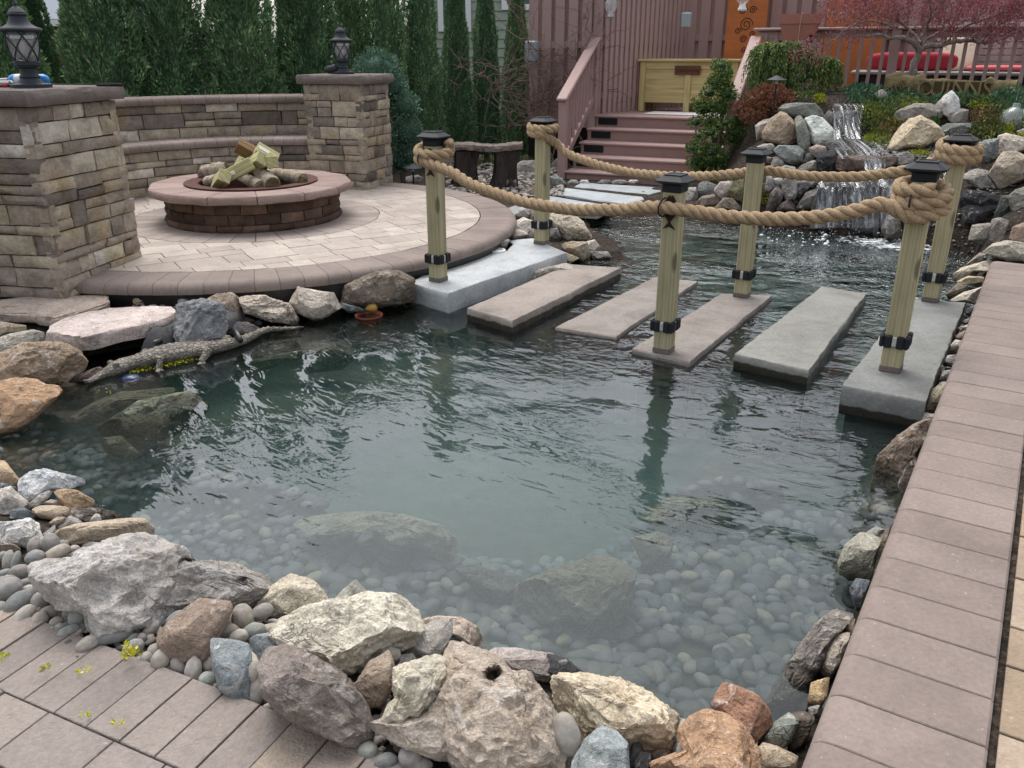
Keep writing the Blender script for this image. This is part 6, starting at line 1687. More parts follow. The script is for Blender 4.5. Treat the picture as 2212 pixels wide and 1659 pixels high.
for pl, c, lb in [
    ([(-80, 620), (10, 545), (110, 528), (60, 640), (30, 760), (-60, 800)], 'pale', 'white cracked rock partly behind the cypress, left of the tan boulder'),
    ([(15, 700), (120, 540), (230, 458), (300, 478), (380, 560), (435, 640), (440, 825), (350, 870), (150, 825), (25, 775)], (178, 152, 124), 'large smooth tan boulder on the left of the waterfall'),
    ([(410, 535), (440, 512), (482, 508), (530, 570), (592, 720), (602, 900), (550, 955), (460, 905), (428, 700)], (124, 126, 114), 'upright grey slate standing between the tan boulder and the white boulder'),
    ([(528, 560), (560, 525), (650, 503), (752, 530), (830, 610), (912, 710), (892, 805), (700, 875), (620, 825), (588, 660)], (198, 206, 196), 'greenish-white boulder next to the upper waterfall'),
    ([(216, 400), (280, 348), (480, 338), (660, 348), (725, 420), (765, 525), (600, 515), (420, 505), (255, 462)], (126, 130, 120), 'long flat slate capping the tan and white boulders'),
    ([(155, 930), (220, 868), (440, 876), (515, 930), (492, 1055), (410, 1115), (270, 1055)], (130, 136, 132), 'grey-green rock below the tan boulder'),
    ([(-60, 880), (20, 850), (120, 843), (168, 900), (150, 965), (60, 985), (-40, 960)], 'lgrey', 'pale grey stone left of the grey-green rock'),
    ([(588, 900), (680, 858), (792, 880), (805, 935), (700, 1005), (630, 1005)], (166, 148, 136), 'pinkish stone under the greenish-white boulder'),
    ([(788, 840), (860, 822), (925, 830), (1055, 930), (1045, 995), (930, 1005), (830, 925)], 'dgrey', 'dark cracked stone at the left lip of the middle pool'),
    ([(688, 1010), (760, 948), (880, 928), (932, 1030), (905, 1155), (830, 1195), (700, 1185)], 'black', 'black wet rock left of the middle ledge'),
    ([(428, 1170), (500, 1108), (640, 1048), (695, 1080), (685, 1155), (500, 1195)], (124, 118, 110), 'sloping grey rock above the far rope'),
    ([(495, 1090), (560, 968), (605, 948), (642, 1020), (600, 1065)], 'dgrey', 'dark upright stone right of the grey-green rock'),
    ([(5, 1060), (60, 998), (152, 1018), (112, 1095)], 'brown', 'small mossy brown stone left above the far rope'),
    ([(108, 1130), (150, 1008), (212, 1003), (295, 1080), (272, 1145)], 'grey', 'grey rounded stone below the pale grey stone'),
    ([(175, 1160), (290, 1108), (405, 1130), (425, 1180)], 'lgrey', 'low pale stone directly behind the far rope')]:
    rock('H', pl, c, lb, facets=4, rough=.04, group=GC, zmin=.1)
for pl, c, lb in [
    ([(35, 320), (60, 150), (130, 148), (158, 260), (120, 365), (60, 375)], 'grey', 'grey stone just right of the back middle post'),
    ([(140, 170), (240, 158), (265, 200), (222, 275), (160, 265)], 'lgrey', 'pale stone under the far rope'),
    ([(240, 205), (330, 163), (432, 200), (474, 320), (402, 425), (300, 435), (258, 320)], 'grey', 'large grey stone with knobbly foot below the far rope'),
    ([(55, 560), (100, 370), (180, 258), (272, 360), (242, 450), (170, 570)], (92, 82, 76), 'dark brown sloping rock at the waterline left of the cascade'),
    ([(185, 560), (230, 478), (330, 430), (412, 480), (405, 560)], (112, 98, 92), 'rough brown stone at the waterline left of the cascade'),
    ([(415, 560), (550, 348), (680, 300), (690, 450), (625, 530)], (98, 92, 88), 'grey-brown slab leaning against the left of the cascade'),
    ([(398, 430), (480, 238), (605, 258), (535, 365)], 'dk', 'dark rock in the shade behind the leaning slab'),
    ([(415, 205), (600, 188), (705, 240), (665, 285), (450, 255)], (120, 118, 112), 'flat grey rock at the left lip of the lower ledge')]:
    rock('N', pl, c, lb, facets=6, rough=.045, group=GC, zmin=.03)
GD = 'wet dark rocks the cascade runs over'
for crop, pl, lb, c in [
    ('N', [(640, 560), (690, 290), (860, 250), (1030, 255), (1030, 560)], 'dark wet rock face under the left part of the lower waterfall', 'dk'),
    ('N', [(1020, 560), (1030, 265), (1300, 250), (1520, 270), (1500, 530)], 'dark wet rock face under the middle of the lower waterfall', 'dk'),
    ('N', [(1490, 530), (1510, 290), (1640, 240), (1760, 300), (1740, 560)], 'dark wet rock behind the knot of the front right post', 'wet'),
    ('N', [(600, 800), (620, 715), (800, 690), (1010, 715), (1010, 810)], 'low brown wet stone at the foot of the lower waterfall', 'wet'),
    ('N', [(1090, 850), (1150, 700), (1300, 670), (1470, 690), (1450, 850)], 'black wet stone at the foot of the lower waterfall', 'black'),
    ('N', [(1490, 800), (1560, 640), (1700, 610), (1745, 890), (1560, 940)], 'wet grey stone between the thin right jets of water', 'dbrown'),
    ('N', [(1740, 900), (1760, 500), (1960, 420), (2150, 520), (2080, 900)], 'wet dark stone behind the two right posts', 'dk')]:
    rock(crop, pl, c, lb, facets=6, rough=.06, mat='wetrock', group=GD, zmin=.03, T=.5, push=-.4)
rock('N', [(680, 225), (700, 200), (900, 205), (1200, 205), (1530, 190), (1560, 240), (1400, 275), (1000, 280), (720, 285)], 'dgrey', 'long flat stone lip the lower waterfall pours over', T=1.4, facets=2, rough=.03, mat='wetrock', group=GD, zmin=.2)
rock('H', [(925, 1020), (1000, 995), (1250, 990), (1650, 1005), (1660, 1060), (1600, 1150), (1350, 1190), (1100, 1195), (950, 1160)], (92, 66, 54), 'reddish-brown wet ledge below the middle pool', T=1.2, facets=3, rough=.03, mat='wetrock', group=GD, zmin=.3)
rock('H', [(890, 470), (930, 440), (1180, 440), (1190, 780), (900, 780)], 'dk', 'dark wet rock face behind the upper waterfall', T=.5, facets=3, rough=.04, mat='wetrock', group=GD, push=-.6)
rock('H', [(760, 520), (830, 430), (900, 470), (905, 700), (870, 640), (790, 590)], 'dgrey', 'dark stone left of the upper waterfall', rough=.05, group=GD)
# right flank
GQ = 'boulders on the planted bank right of the waterfall'
for pl, c, lb in [
    ([(590, 1170), (650, 1058), (740, 930), (850, 828), (970, 793), (1100, 848), (1185, 920), (1235, 1010), (1100, 1085), (980, 1145), (760, 1155), (650, 1215)], (206, 184, 146), 'big domed cream-tan boulder with a crack, right of the waterfall'),
    ([(665, 800), (730, 708), (920, 635), (1100, 635), (1215, 700), (1225, 785), (1090, 815), (960, 795), (800, 865)], (148, 140, 132), 'streaky grey-white rock behind the domed boulder'),
    ([(1165, 640), (1270, 540), (1350, 480), (1425, 570), (1437, 680), (1345, 800), (1240, 745)], (202, 202, 200), 'pointed white rock below the carved log sign'),
    ([(1305, 810), (1440, 690), (1545, 710), (1525, 855), (1400, 875)], 'grey', 'grey rock right below the pointed white rock'),
    ([(1185, 965), (1240, 900), (1300, 868), (1570, 865), (1595, 940), (1400, 1005), (1240, 1015)], 'slate', 'dark oval rock right of the domed boulder'),
    ([(428, 520), (520, 458), (572, 500), (612, 600), (582, 665), (470, 605)], 'grey', 'grey streaked stone left below the carved log sign'),
    ([(1815, 545), (1880, 488), (1935, 520), (1905, 562)], 'lgrey', 'small pale stone under the right half of the carved log sign'),
    ([(1895, 1135), (1908, 1020), (2000, 988), (2260, 1050), (2260, 1180), (2050, 1215), (1900, 1260)], (190, 176, 156), 'large pale boulder at the right picture edge above the rope knots'),
    ([(1890, 1300), (1960, 1218), (2100, 1208), (2260, 1280), (2260, 1490), (1930, 1620), (1800, 1450)], (180, 162, 138), 'big tan slab tilted beside the back right post'),
    ([(1470, 1490), (1560, 1430), (1650, 1405), (1800, 1438), (1905, 1618), (1700, 1650), (1560, 1570)], (140, 134, 126), 'grey angular rock under the big tilted tan slab'),
    ([(1630, 1110), (1760, 1065), (1905, 1048), (1885, 1255), (1660, 1390)], 'slate', 'blue-grey slab behind the back right post knot'),
    ([(2120, 960), (2200, 925), (2260, 960), (2260, 1010), (2150, 1010)], 'lgrey', 'rounded grey stone at the right edge above the large pale boulder'),
    ([(1905, 990), (1960, 955), (2060, 950), (2050, 985), (1930, 1000)], 'brown', 'flat brown stone in the yellow stonecrop at the right'),
    ([(670, 1340), (700, 1240), (820, 1200), (900, 1250), (890, 1330), (760, 1390)], 'grey', 'flat grey rock at the right side of the middle pool')]:
    rock('I', pl, c, lb, facets=5, rough=.05, group=GQ, zmin=.2)
for pl, c, lb in [
    ([(1280, 260), (1290, 160), (1350, 0), (1600, 20), (1860, 100), (1810, 270), (1560, 260), (1400, 230)], 'black', 'wet black rock in the gap beside the back right post'),
    ([(1325, 260), (1400, 208), (1600, 198), (1860, 222), (1605, 435), (1480, 495), (1338, 475)], 'dk', 'large dark rock low on the right bank'),
    ([(1785, 370), (1880, 95), (1995, 75), (2015, 300), (1965, 405), (1850, 415)], (78, 84, 78), 'dark green-grey upright rock on the right bank'),
    ([(1985, 100), (2080, 0), (2270, -60), (2270, 290), (2050, 335)], (120, 118, 106), 'mottled grey rock at the right picture edge'),
    ([(1415, 710), (1470, 508), (1680, 488), (1755, 490), (1725, 705), (1640, 805), (1550, 765)], (138, 130, 118), 'grey-brown blocky rock at the water on the right bank'),
    ([(1715, 710), (1750, 428), (1860, 408), (1985, 450), (1935, 705), (1800, 785)], (118, 110, 102), 'square-edged brown-grey rock next to the blocky rock'),
    ([(2005, 690), (2050, 540), (2270, 460), (2270, 760), (2100, 740)], (168, 140, 122), 'pinkish rock at the right picture edge above the coping'),
    ([(1615, 905), (1770, 778), (1970, 738), (2270, 778), (2270, 1020), (2000, 1018), (1700, 918)], (176, 166, 146), 'broad pale rock behind the far end of the coping'),
    ([(1685, 1010), (1760, 808), (1810, 808), (2095, 900), (2045, 965), (1940, 1008)], 'dblue', 'dark blue-grey wedge lying on the broad pale rock'),
    ([(1325, 1115), (1560, 918), (1705, 908), (1690, 1015), (1500, 1065)], (140, 128, 114), 'flat layered brown rock at the water by the coping end'),
    ([(1195, 1215), (1330, 1118), (1700, 1018), (1775, 1022), (1725, 1155), (1470, 1185), (1240, 1325)], (198, 182, 154), 'long cream rock at the water beside the coping end'),
    ([(1235, 1320), (1400, 1245), (1615, 1258), (1605, 1325), (1400, 1365)], (178, 158, 122), 'rough yellowish stone under the long cream rock'),
    ([(1085, 1505), (1250, 1348), (1400, 1352), (1300, 1485), (1130, 1575)], (128, 112, 94), 'brown stone at the water left of the pale coping rocks'),
    ([(1145, 1595), (1330, 1485), (1645, 1395), (1565, 1655), (1300, 1605)], (186, 174, 154), 'pale cracked rock between the coping and the far end of the right block')]:
    rock('J', pl, c, lb, facets=6, rough=.05, group=GQ, zmin=.04)
# rocks seen through the water
GU = 'flat rocks lying under water'
for crop, pl, c, lb in [
    ('E', [(690, 1510), (740, 1390), (1000, 1320), (1230, 1350), (1200, 1410), (900, 1490)], (132, 126, 100), 'flat sunken slab nearest the orange boulder'),
    ('E', [(920, 1570), (1200, 1400), (1500, 1290), (2100, 1230), (2150, 1300), (1800, 1440), (1400, 1600), (1050, 1690)], (134, 128, 100), 'large flat sunken slab in front of the crocodile'),
    ('Z4', [(640, 1120), (900, 960), (1200, 900), (1330, 980), (1250, 1100), (900, 1260), (700, 1200)], (96, 102, 78), 'dark green sunken slab beyond the large flat one'),
    ('Z4', [(640, 1200), (780, 1180), (900, 1290), (820, 1330), (700, 1290)], (124, 124, 92), 'small sunken slab by the shallow pebbles'),
    ('Z4', [(1480, 760), (1560, 700), (1900, 630), (2040, 620), (1900, 690), (1600, 770)], (110, 114, 88), 'narrow sunken slab parallel to the crocodile tail'),
    ('Z4', [(1750, 520), (1940, 500), (1950, 560), (1800, 610), (1740, 580)], (120, 96, 66), 'brown sunken rock under the crocodile tail tip'),
    ('Z4', [(1900, 560), (1980, 480), (2120, 530), (2080, 600), (1900, 620)], (96, 94, 84), 'grey sunken rock right of the tail tip'),
    ('Z4', [(1960, 700), (2080, 590), (2212, 570), (2300, 640), (2200, 740), (2000, 760)], (80, 92, 72), 'green sunken boulder below the angular pale rock'),
    ('B', [(-330, 120), (-150, 40), (150, 10), (400, 30), (640, 90), (715, 170), (712, 320), (640, 340), (560, 130), (300, 90), (0, 60)], (160, 160, 138), 'long pale rim of a sunken rock ledge in the near part of the pond'),
    ('B', [(1140, 640), (1160, 480), (1400, 380), (1560, 330), (1700, 290), (1880, 400), (1860, 540), (1800, 820), (1650, 790), (1480, 720), (1180, 700)], (146, 142, 118), 'big pale sunken boulder in the near right of the pond'),
    ('B', [(1880, 180), (2050, 140), (2150, 180), (2100, 380), (2000, 420)], (140, 140, 118), 'pale yellowish sunken rock near the right side'),
    ('B', [(740, 380), (900, 360), (1130, 440), (1060, 600), (940, 560)], (110, 112, 106), 'dim grey sunken rock left of the big pale sunken boulder'),
    ('F6', [(-250, 1850), (-60, 1740), (200, 1760), (330, 1840), (200, 1960), (-100, 1960)], (150, 142, 104), 'yellowish sunken rock under the reflection of the front middle post'),
    ('F6', [(1100, 1200), (1200, 1130), (1330, 1160), (1340, 1230), (1200, 1260)], (70, 72, 58), 'dark sunken rock under the right block')]:
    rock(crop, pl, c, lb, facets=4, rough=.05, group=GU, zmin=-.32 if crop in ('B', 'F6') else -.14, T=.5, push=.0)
# ---------------------------------------------------------------- river pebbles
PEBC = [(148, 144, 138), (136, 134, 130), (156, 151, 143), (126, 127, 125), (142, 137, 131), (138, 142, 136), (164, 158, 148)]
_pm = []
for k in range(6):
    V, Fc = ico(3); a = fbm(V * 1.1 + k * 9.1, k, 2)
    b = fbm(V * 2.6 + k * 5, k + 40, 2)
    me_o = npmesh('pebble_source', V * (1 + .10 * a + .03 * b)[:, None], Fc, M['pebble'], smooth=True)
    _pm.append(me_o.data); bpy.data.objects.remove(me_o)
def pebble(loc, r, rot, col, label, group, name='pebble'):
    o = bpy.data.objects.new(name, _pm[random.randrange(6)]); link(o)
    o.location = loc; o.scale = r; o.rotation_euler = rot; o.color = (*col, 1)
    return tag(o, label, 'pebble', group)
random.seed(42)
SH = {'A': [(15, 290, 26, 30, 60), (55, 315, 30, 55, 20), (100, 325, 22, 60, 25), (130, 390, 55, 40, 10), (35, 397, 40, 22, 5), (65, 500, 65, 60, 0), (40, 450, 50, 30, 0), (125, 430, 50, 22, -35), (190, 455, 60, 24, 3), (180, 510, 32, 30, 0), (125, 585, 84, 52, -20), (255, 583, 46, 52, 0), (15, 630, 30, 40, 0), (100, 655, 40, 18, -30), (155, 670, 64, 40, -25), (235, 665, 42, 22, -50), (260, 695, 40, 42, 0), (320, 650, 50, 36, 10), (385, 640, 22, 42, 0), (490, 553, 72, 24, -10), (470, 603, 60, 24, -10), (560, 585, 34, 52, 10), (612, 532, 34, 26, 0), (445, 660, 34, 42, 0), (495, 680, 44, 60, 20), (365, 712, 38, 28, 0), (418, 702, 22, 24, 0), (425, 735, 30, 18, 0), (440, 772, 54, 30, -5), (385, 750, 26, 24, 0), (345, 760, 20, 20, 0), (735, 803, 92, 44, 3), (572, 850, 66, 40, -12), (858, 882, 62, 44, -20), (848, 822, 42, 26, -30), (915, 815, 24, 28, 0), (970, 765, 54, 30, -30), (1130, 690, 60, 34, -25), (950, 945, 40, 36, 0), (1005, 900, 44, 40, 0), (1040, 955, 58, 52, -40), (1095, 1010, 30, 24, 20), (1150, 1005, 36, 58, -20), (1245, 1030, 46, 80, 18), (1340, 985, 32, 44, 0), (1340, 1085, 50, 44, 30), (1395, 1130, 20, 20, 0), (1565, 680, 60, 74, 0), (1690, 650, 64, 46, -15), (1640, 770, 64, 46, 0), (1745, 765, 76, 36, 0), (1490, 695, 30, 46, 0), (1470, 770, 60, 40, 0), (1545, 805, 56, 40, 0), (1600, 1005, 70, 88, -15), (1650, 1165, 52, 100, 10), (1740, 1262, 40, 24, 10), (1790, 1290, 34, 22, 0), (325, 210, 46, 60, 10), (220, 220, 34, 52, 30), (365, 275, 72, 42, -15), (225, 295, 50, 40, 0), (250, 210, 40, 40, 0), (405, 215, 32, 26, 0), (475, 240, 30, 20, 0)],
      'B': [(80, 1520, 36, 40, 30), (178, 1545, 58, 52, 10), (298, 1610, 68, 46, 0), (450, 1580, 66, 68, 0), (525, 1640, 60, 46, 0), (1460, 1440, 72, 118, -22), (-35, 1450, 40, 30, 0), (325, 925, 56, 44, 0), (2180, 1420, 34, 76, 8), (2165, 1530, 46, 40, 0)],
      'C': [(140, 1515, 94, 42, 3), (10, 1440, 30, 80, 0), (5, 1540, 30, 50, 0)]}
LBL = 'smooth oval grey river pebble lying dry among the near boulders and paving'
for crop, L in SH.items():
    k = CRP[crop][2] / 2212 * .54861
    for x, y, a, b, ang in L:
        u, v = Z(*CRP[crop], [(x, y)])[0]
        P = hit(u, v, .03); d = (P - Vector((0, 0, CH))).length
        ra, rb = a * k * d / F, b * k * d / F
        big, sm = max(ra, rb), min(ra, rb)
        dn = ray(u, v).normalized(); right = dn.cross(Vector((0, 0, 1))).normalized(); up = right.cross(dn)
        th_ = R(-ang)
        ax = right * math.cos(th_) + up * math.sin(th_); ay = -right * math.sin(th_) + up * math.cos(th_)
        mt = Matrix((ax, ay, -dn)).transposed()
        # lift it off when it rests on a boulder in front of the hit point
        pos = P - dn * sm * (2.2 if not (crop == 'A' and 1400 < x < 1800 and y < 1100) else 4.0)
        if crop == 'B' and 1400 < x < 1500 or crop == 'C': pos = P - dn * .16
        if crop == 'B' and x == 325: pos = P - dn * .12
        c = random.choice(PEBC); f = random.uniform(.9, 1.1)
        o = pebble(pos, (ra, rb, sm * .8), mt.to_euler(), lin(*[q * f for q in c]), LBL, 'dry river pebbles of the near shore')
# pebbles on the pond floor: nearest 300 as things, the rest one mass
random.seed(9); pts = []
tries = 0
while len(pts) < 2300 and tries < 60000:
    tries += 1
    x = random.uniform(-2.4, 1.5); y = random.uniform(1.5, 4.1)
    s = float(pond_sd(np.array([x]), np.array([y]))[0])
    if s > -.03: continue
    shallow = x < -1.0
    if not shallow and y > 3.3: continue
    if shallow and (y > 3.75 or y < 2.4): continue
    r = random.uniform(.020, .042) if not shallow else random.uniform(.012, .032)
    if any((x - a) ** 2 + (y - b) ** 2 < (.62 * (r + q)) ** 2 for a, b, q in pts[-400:]): continue
    pts.append((x, y, r))
vis = [p for p in pts if abs(p[0] / max(p[1], .1)) < .62 and p[1] > 1.75]
vis.sort(key=lambda p: -p[2] / math.hypot(p[1], CH))
ind = set(vis[:290])
sv, sf, stt = [], [], []; V1, F1 = ico(2); off = 0
for p in pts:
    x, y, r = p; z = gz(x, y) + r * .25
    if p in ind:
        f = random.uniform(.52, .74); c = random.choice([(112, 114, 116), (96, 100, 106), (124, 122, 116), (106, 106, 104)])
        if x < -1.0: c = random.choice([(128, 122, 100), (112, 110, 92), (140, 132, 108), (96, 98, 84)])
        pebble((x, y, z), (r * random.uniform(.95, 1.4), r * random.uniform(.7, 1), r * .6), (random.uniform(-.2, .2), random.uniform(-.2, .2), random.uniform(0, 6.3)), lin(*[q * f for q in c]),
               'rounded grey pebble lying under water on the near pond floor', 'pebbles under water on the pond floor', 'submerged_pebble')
    else:
        a = random.uniform(0, 6.28); s = np.array([r * random.uniform(.95, 1.4), r * random.uniform(.7, 1), r * .6])
        q = V1 * s; q = np.stack([q[:, 0] * math.cos(a) - q[:, 1] * math.sin(a), q[:, 0] * math.sin(a) + q[:, 1] * math.cos(a), q[:, 2]], 1) + np.array([x, y, z])
        sv.append(q); sf.append(F1 + off); off += len(q); stt += [random.random()] * len(F1)
tag(npmesh('pebble_bed', np.concatenate(sv), np.concatenate(sf), M['bed_pebbles'], smooth=True, tint=stt), 'bed of small grey pebbles covering the pond floor', 'pebbles', kind='stuff')
# gravel in front of the bench, cobbles by the middle pool
def scatter(name, n, region, rr, mat, label, cat, flat=.6, zoff=.3, seed=1):
    rnd = random.Random(seed); sv, sf, st = [], [], []; off = 0; V1, F1 = ico(1)
    for _ in range(n):
        u, v = region(rnd); P = hit(u, v); r = rnd.uniform(*rr); a = rnd.uniform(0, 6.28)
        s = np.array([r * rnd.uniform(.9, 1.4), r * rnd.uniform(.7, 1), r * flat]); q = V1 * s
        q = np.stack([q[:, 0] * math.cos(a) - q[:, 1] * math.sin(a), q[:, 0] * math.sin(a) + q[:, 1] * math.cos(a), q[:, 2]], 1) + np.array([P.x, P.y, P.z + r * zoff])
        sv.append(q); sf.append(F1 + off); off += len(q); st += [rnd.random()] * len(F1)
    return tag(npmesh(name, np.concatenate(sv), np.concatenate(sf), mat, smooth=True, tint=st), label, cat, kind='stuff')
def gravel_mat():
    t = NT('gravel'); a = t.attr('tint')
    c = t.ramp(a, [(0, lin(92, 88, 84)), (.5, lin(142, 136, 128)), (1, lin(176, 168, 158))]); t.bsdf(c, .85, None, 0, .2); return t.m
M['gravel'] = gravel_mat()
def dkgravel():
    t = NT('wet_gravel'); a = t.attr('tint')
    c = t.ramp(a, [(0, lin(44, 42, 42)), (.6, lin(84, 80, 78)), (1, lin(120, 114, 110))]); t.bsdf(c, .4, None, 0, .5); return t.m
M['dkgravel'] = dkgravel()
scatter('gravel', 1500, lambda r: (r.uniform(965, 1215), r.uniform(355, 425)), (.012, .03), M['gravel'], 'pale gravel spread in front of the rustic bench', 'gravel')
scatter('cobbles', 420, lambda r: (r.uniform(1880, 2030), r.uniform(312, 345)), (.012, .03), M['dkgravel'], 'small dark wet cobbles beside the middle pool of the waterfall', 'cobbles', seed=3)
scatter('stone_chips', 700, lambda r: (r.uniform(300, 1000), r.uniform(575, 665)), (.008, .02), M['gravel'], 'loose stone chips between the rocks below the patio edge', 'stone chips', seed=4)
scatter('stone_chips', 900, lambda r: (r.uniform(0, 620), r.uniform(1240, 1470)) if r.random() < .5 else (r.uniform(380, 900), r.uniform(1480, 1640)), (.006, .017), M['gravel'], 'loose stone chips at the edge of the near paving', 'stone chips', seed=5)
scatter('stone_chips', 600, lambda r: (r.uniform(1560, 2212), r.uniform(380, 640)), (.01, .02), M['dkgravel'], 'loose dark stone chips between the waterfall boulders', 'stone chips', seed=6)
# ---------------------------------------------------------------- foliage
def leaves(P, D, L, W, rs, tint, bend=0.0):
    """P (n,3) leaf bases, D (n,3) directions; returns quads (diamonds)"""
    n = len(P); D = D / (np.linalg.norm(D, axis=1)[:, None] + 1e-9)
    a = rs.normal(size=(n, 3)); S = np.cross(D, a); S /= (np.linalg.norm(S, axis=1)[:, None] + 1e-9)
    L = np.asarray(L).reshape(-1, 1) * np.ones((n, 1)); W = np.asarray(W).reshape(-1, 1) * np.ones((n, 1))
    v = np.stack([P, P + D * L * .5 + S * W * .5, P + D * L + np.array([0, 0, -1.]) * bend * L, P + D * L * .5 - S * W * .5], 1).reshape(-1, 3)
    f = np.arange(4 * n).reshape(n, 4)
    return v, f, tint
def merge(*parts):
    V, Fq, T = [], [], []; o = 0
    for v, f, t in parts:
        V.append(v); Fq.append(f + o); T.append(t); o += len(v)
    return np.concatenate(V), np.concatenate(Fq), np.concatenate(T)
def core_quads(prof, n, tint):
    vs = []; fs = []
    for r, z in prof:
        for i in range(n):
            a = 2 * math.pi * i / n; vs.append((r * math.cos(a), r * math.sin(a), z))
    for k in range(len(prof) - 1):
        for i in range(n): j = (i + 1) % n; fs.append((k * n + i, k * n + j, (k + 1) * n + j, (k + 1) * n + i))
    return np.array(vs), np.array(fs), np.full(len(fs), tint)
def arb_mesh(seed, n=13000, H=2.9, Wd=.9, taper=1.0):
    rs = np.random.RandomState(seed)
    z = rs.beta(1.05, 1.25, n) * H
    f = z / H
    prof = (np.clip(1 - f, 0, 1) ** (.5 * taper)) * (.72 + .28 * np.clip(f * 5, 0, 1))
    a = rs.uniform(0, 2 * math.pi, n)
    lob = fbm(np.stack([np.cos(a) * 2.2, np.sin(a) * 2.2, z * 2.6], 1) + seed, seed, 3)
    lob2 = fbm(np.stack([np.cos(a) * 5, np.sin(a) * 5, z * 7], 1) + seed, seed + 3, 2)
    r = Wd / 2 * prof * (1 + .22 * lob + .10 * lob2) * (1 - .22 * rs.beta(1, 3.0, n))
    P = np.stack([r * np.cos(a), r * np.sin(a), z], 1)
    out = np.stack([np.cos(a), np.sin(a), np.zeros(n)], 1)
    D = out * rs.uniform(.25, .9, (n, 1)) + np.array([0, 0, 1.]) * rs.uniform(.3, 1.1, (n, 1)) + rs.normal(0, .35, (n, 3))
    tint = np.clip(.40 + .16 * lob2 + .10 * lob + rs.normal(0, .16, n), 0, .93)
    tint[rs.rand(n) < .012] = 1.0
    q = leaves(P, D, rs.uniform(.03, .075, n), rs.uniform(.010, .024, n), rs, tint)
    zz = np.linspace(0, H * .96, 14)
    pf = [(Wd / 2 * .74 * (max(0, 1 - k / H)) ** (.55 * taper) * (.72 + .28 * min(1, k / H * 5)), k) for k in zz]
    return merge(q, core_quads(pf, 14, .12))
_arb = {}
def arb(u, y, W, H, kind, label, zb=.1):
    p = aty(u, 200, y); 
    root = thing('arborvitae', label, 'tree', (p.x, p.y, zb), random.uniform(0, 6.28), 'columnar hedge trees along the back')
    if kind not in _arb:
        v, f, t = arb_mesh(kind, 30000 if kind < 3 else 20000, 2.9, .9, (.95, .85, 1.0, 1.0, 1.1)[kind])
        o = npmesh('crown', v, f, M['arb'], tint=t); _arb[kind] = o.data; bpy.data.objects.remove(o)
    c = bpy.data.objects.new('crown', _arb[kind]); link(c); c.parent = root; c.scale = (W / .9, W / .9, H / 2.9); c.location = (0, 0, .08)
    mb = MB(); mb.tube([(0, 0, -.1), (.01, 0, .2), (0, .01, H * .5), (0, 0, H * .85)], [.05, .045, .03, .01], 8); mb.build('trunk', M['bark'], root)
random.seed(7)
for u, y, W, H, k, lb in [
    (15, 9.6, .90, 3.5, 0, 'dark green columnar arborvitae behind the left lamp, partly outside the picture'),
    (100, 10.3, .62, 2.3, 3, 'narrower arborvitae just right of the left lamp, beside the gap showing a red house'),
    (240, 9.8, .90, 3.6, 1, 'broad arborvitae right of the gap with the red house'),
    (382, 10.1, .84, 3.5, 2, 'broad arborvitae behind the left half of the seat wall, with a yellow-green patch'),
    (528, 10.3, .90, 3.6, 0, 'broad arborvitae in the middle of the seat wall'),
    (672, 10.8, .86, 3.6, 1, 'broad arborvitae just left of the lamp on the far pillar'),
    (765, 11.4, .62, 3.3, 3, 'arborvitae directly behind the lamp on the far pillar'),
    (838, 11.3, .64, 3.3, 4, 'arborvitae behind the blue-green topiary shrub'),
    (912, 11.6, .62, 2.75, 3, 'arborvitae right of the blue-green topiary, left of the green house window'),
    (988, 12.0, .52, 2.33, 4, 'slender arborvitae in front of the green house window'),
    (1050, 12.3, .47, 2.36, 3, 'slender arborvitae in front of the green siding'),
    (1116, 12.2, .47, 2.32, 4, 'slender arborvitae next to the vine-covered fence')]:
    arb(u, y, W, H, k, lb)
def clumps(name, label, cat, base, balls, mat, n, L, W, seed, group=None, updir=.4, trunk=None, core=.72, zsq=1.0, kind=None, curl=0.0):
    """balls: (x, y, z, r) relative to base; leaves spread through each ball near its skin"""
    rs = np.random.RandomState(seed); parts = []; tot = sum(b[3] ** 2 for b in balls)
    for bx, by, bz, br in balls:
        m = max(20, int(n * br ** 2 / tot))
        d = rs.normal(size=(m, 3)); d /= np.linalg.norm(d, axis=1)[:, None]
        nz = fbm(d * 2.3 + bx * 7 + bz * 3, seed, 3)
        r = br * (1 + .20 * nz) * (1 - .38 * rs.beta(1, 2.2, m))
        P = d * r[:, None] * np.array([1, 1, zsq]) + np.array([bx, by, bz])
        D = d + np.array([0, 0, updir]) + rs.normal(0, .45, (m, 3))
        t = np.clip(.45 + .2 * nz + rs.normal(0, .2, m), 0, 1)
        parts.append(leaves(P, D, rs.uniform(.6, 1.3, m) * L, rs.uniform(.6, 1.2, m) * W, rs, t, curl))
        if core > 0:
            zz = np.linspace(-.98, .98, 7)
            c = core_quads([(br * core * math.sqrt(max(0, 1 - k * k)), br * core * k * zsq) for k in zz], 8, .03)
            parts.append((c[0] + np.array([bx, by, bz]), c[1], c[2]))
    v, f, t = merge(*parts)
    root = thing(name, label, cat, base, 0, group)
    npmesh('foliage', v, f, M[mat], root, tint=t)
    if trunk:
        mb = MB()
        for pth, rd in trunk: mb.tube(pth, rd, 7)
        mb.build('trunk', M['bark'], root)
    return root
def rel(u, v, y, b): p = aty(u, v, y); return (p.x - b[0], p.y - b[1], p.z - b[2])
px = lambda n, y: n * (y * .93 + .3) / F
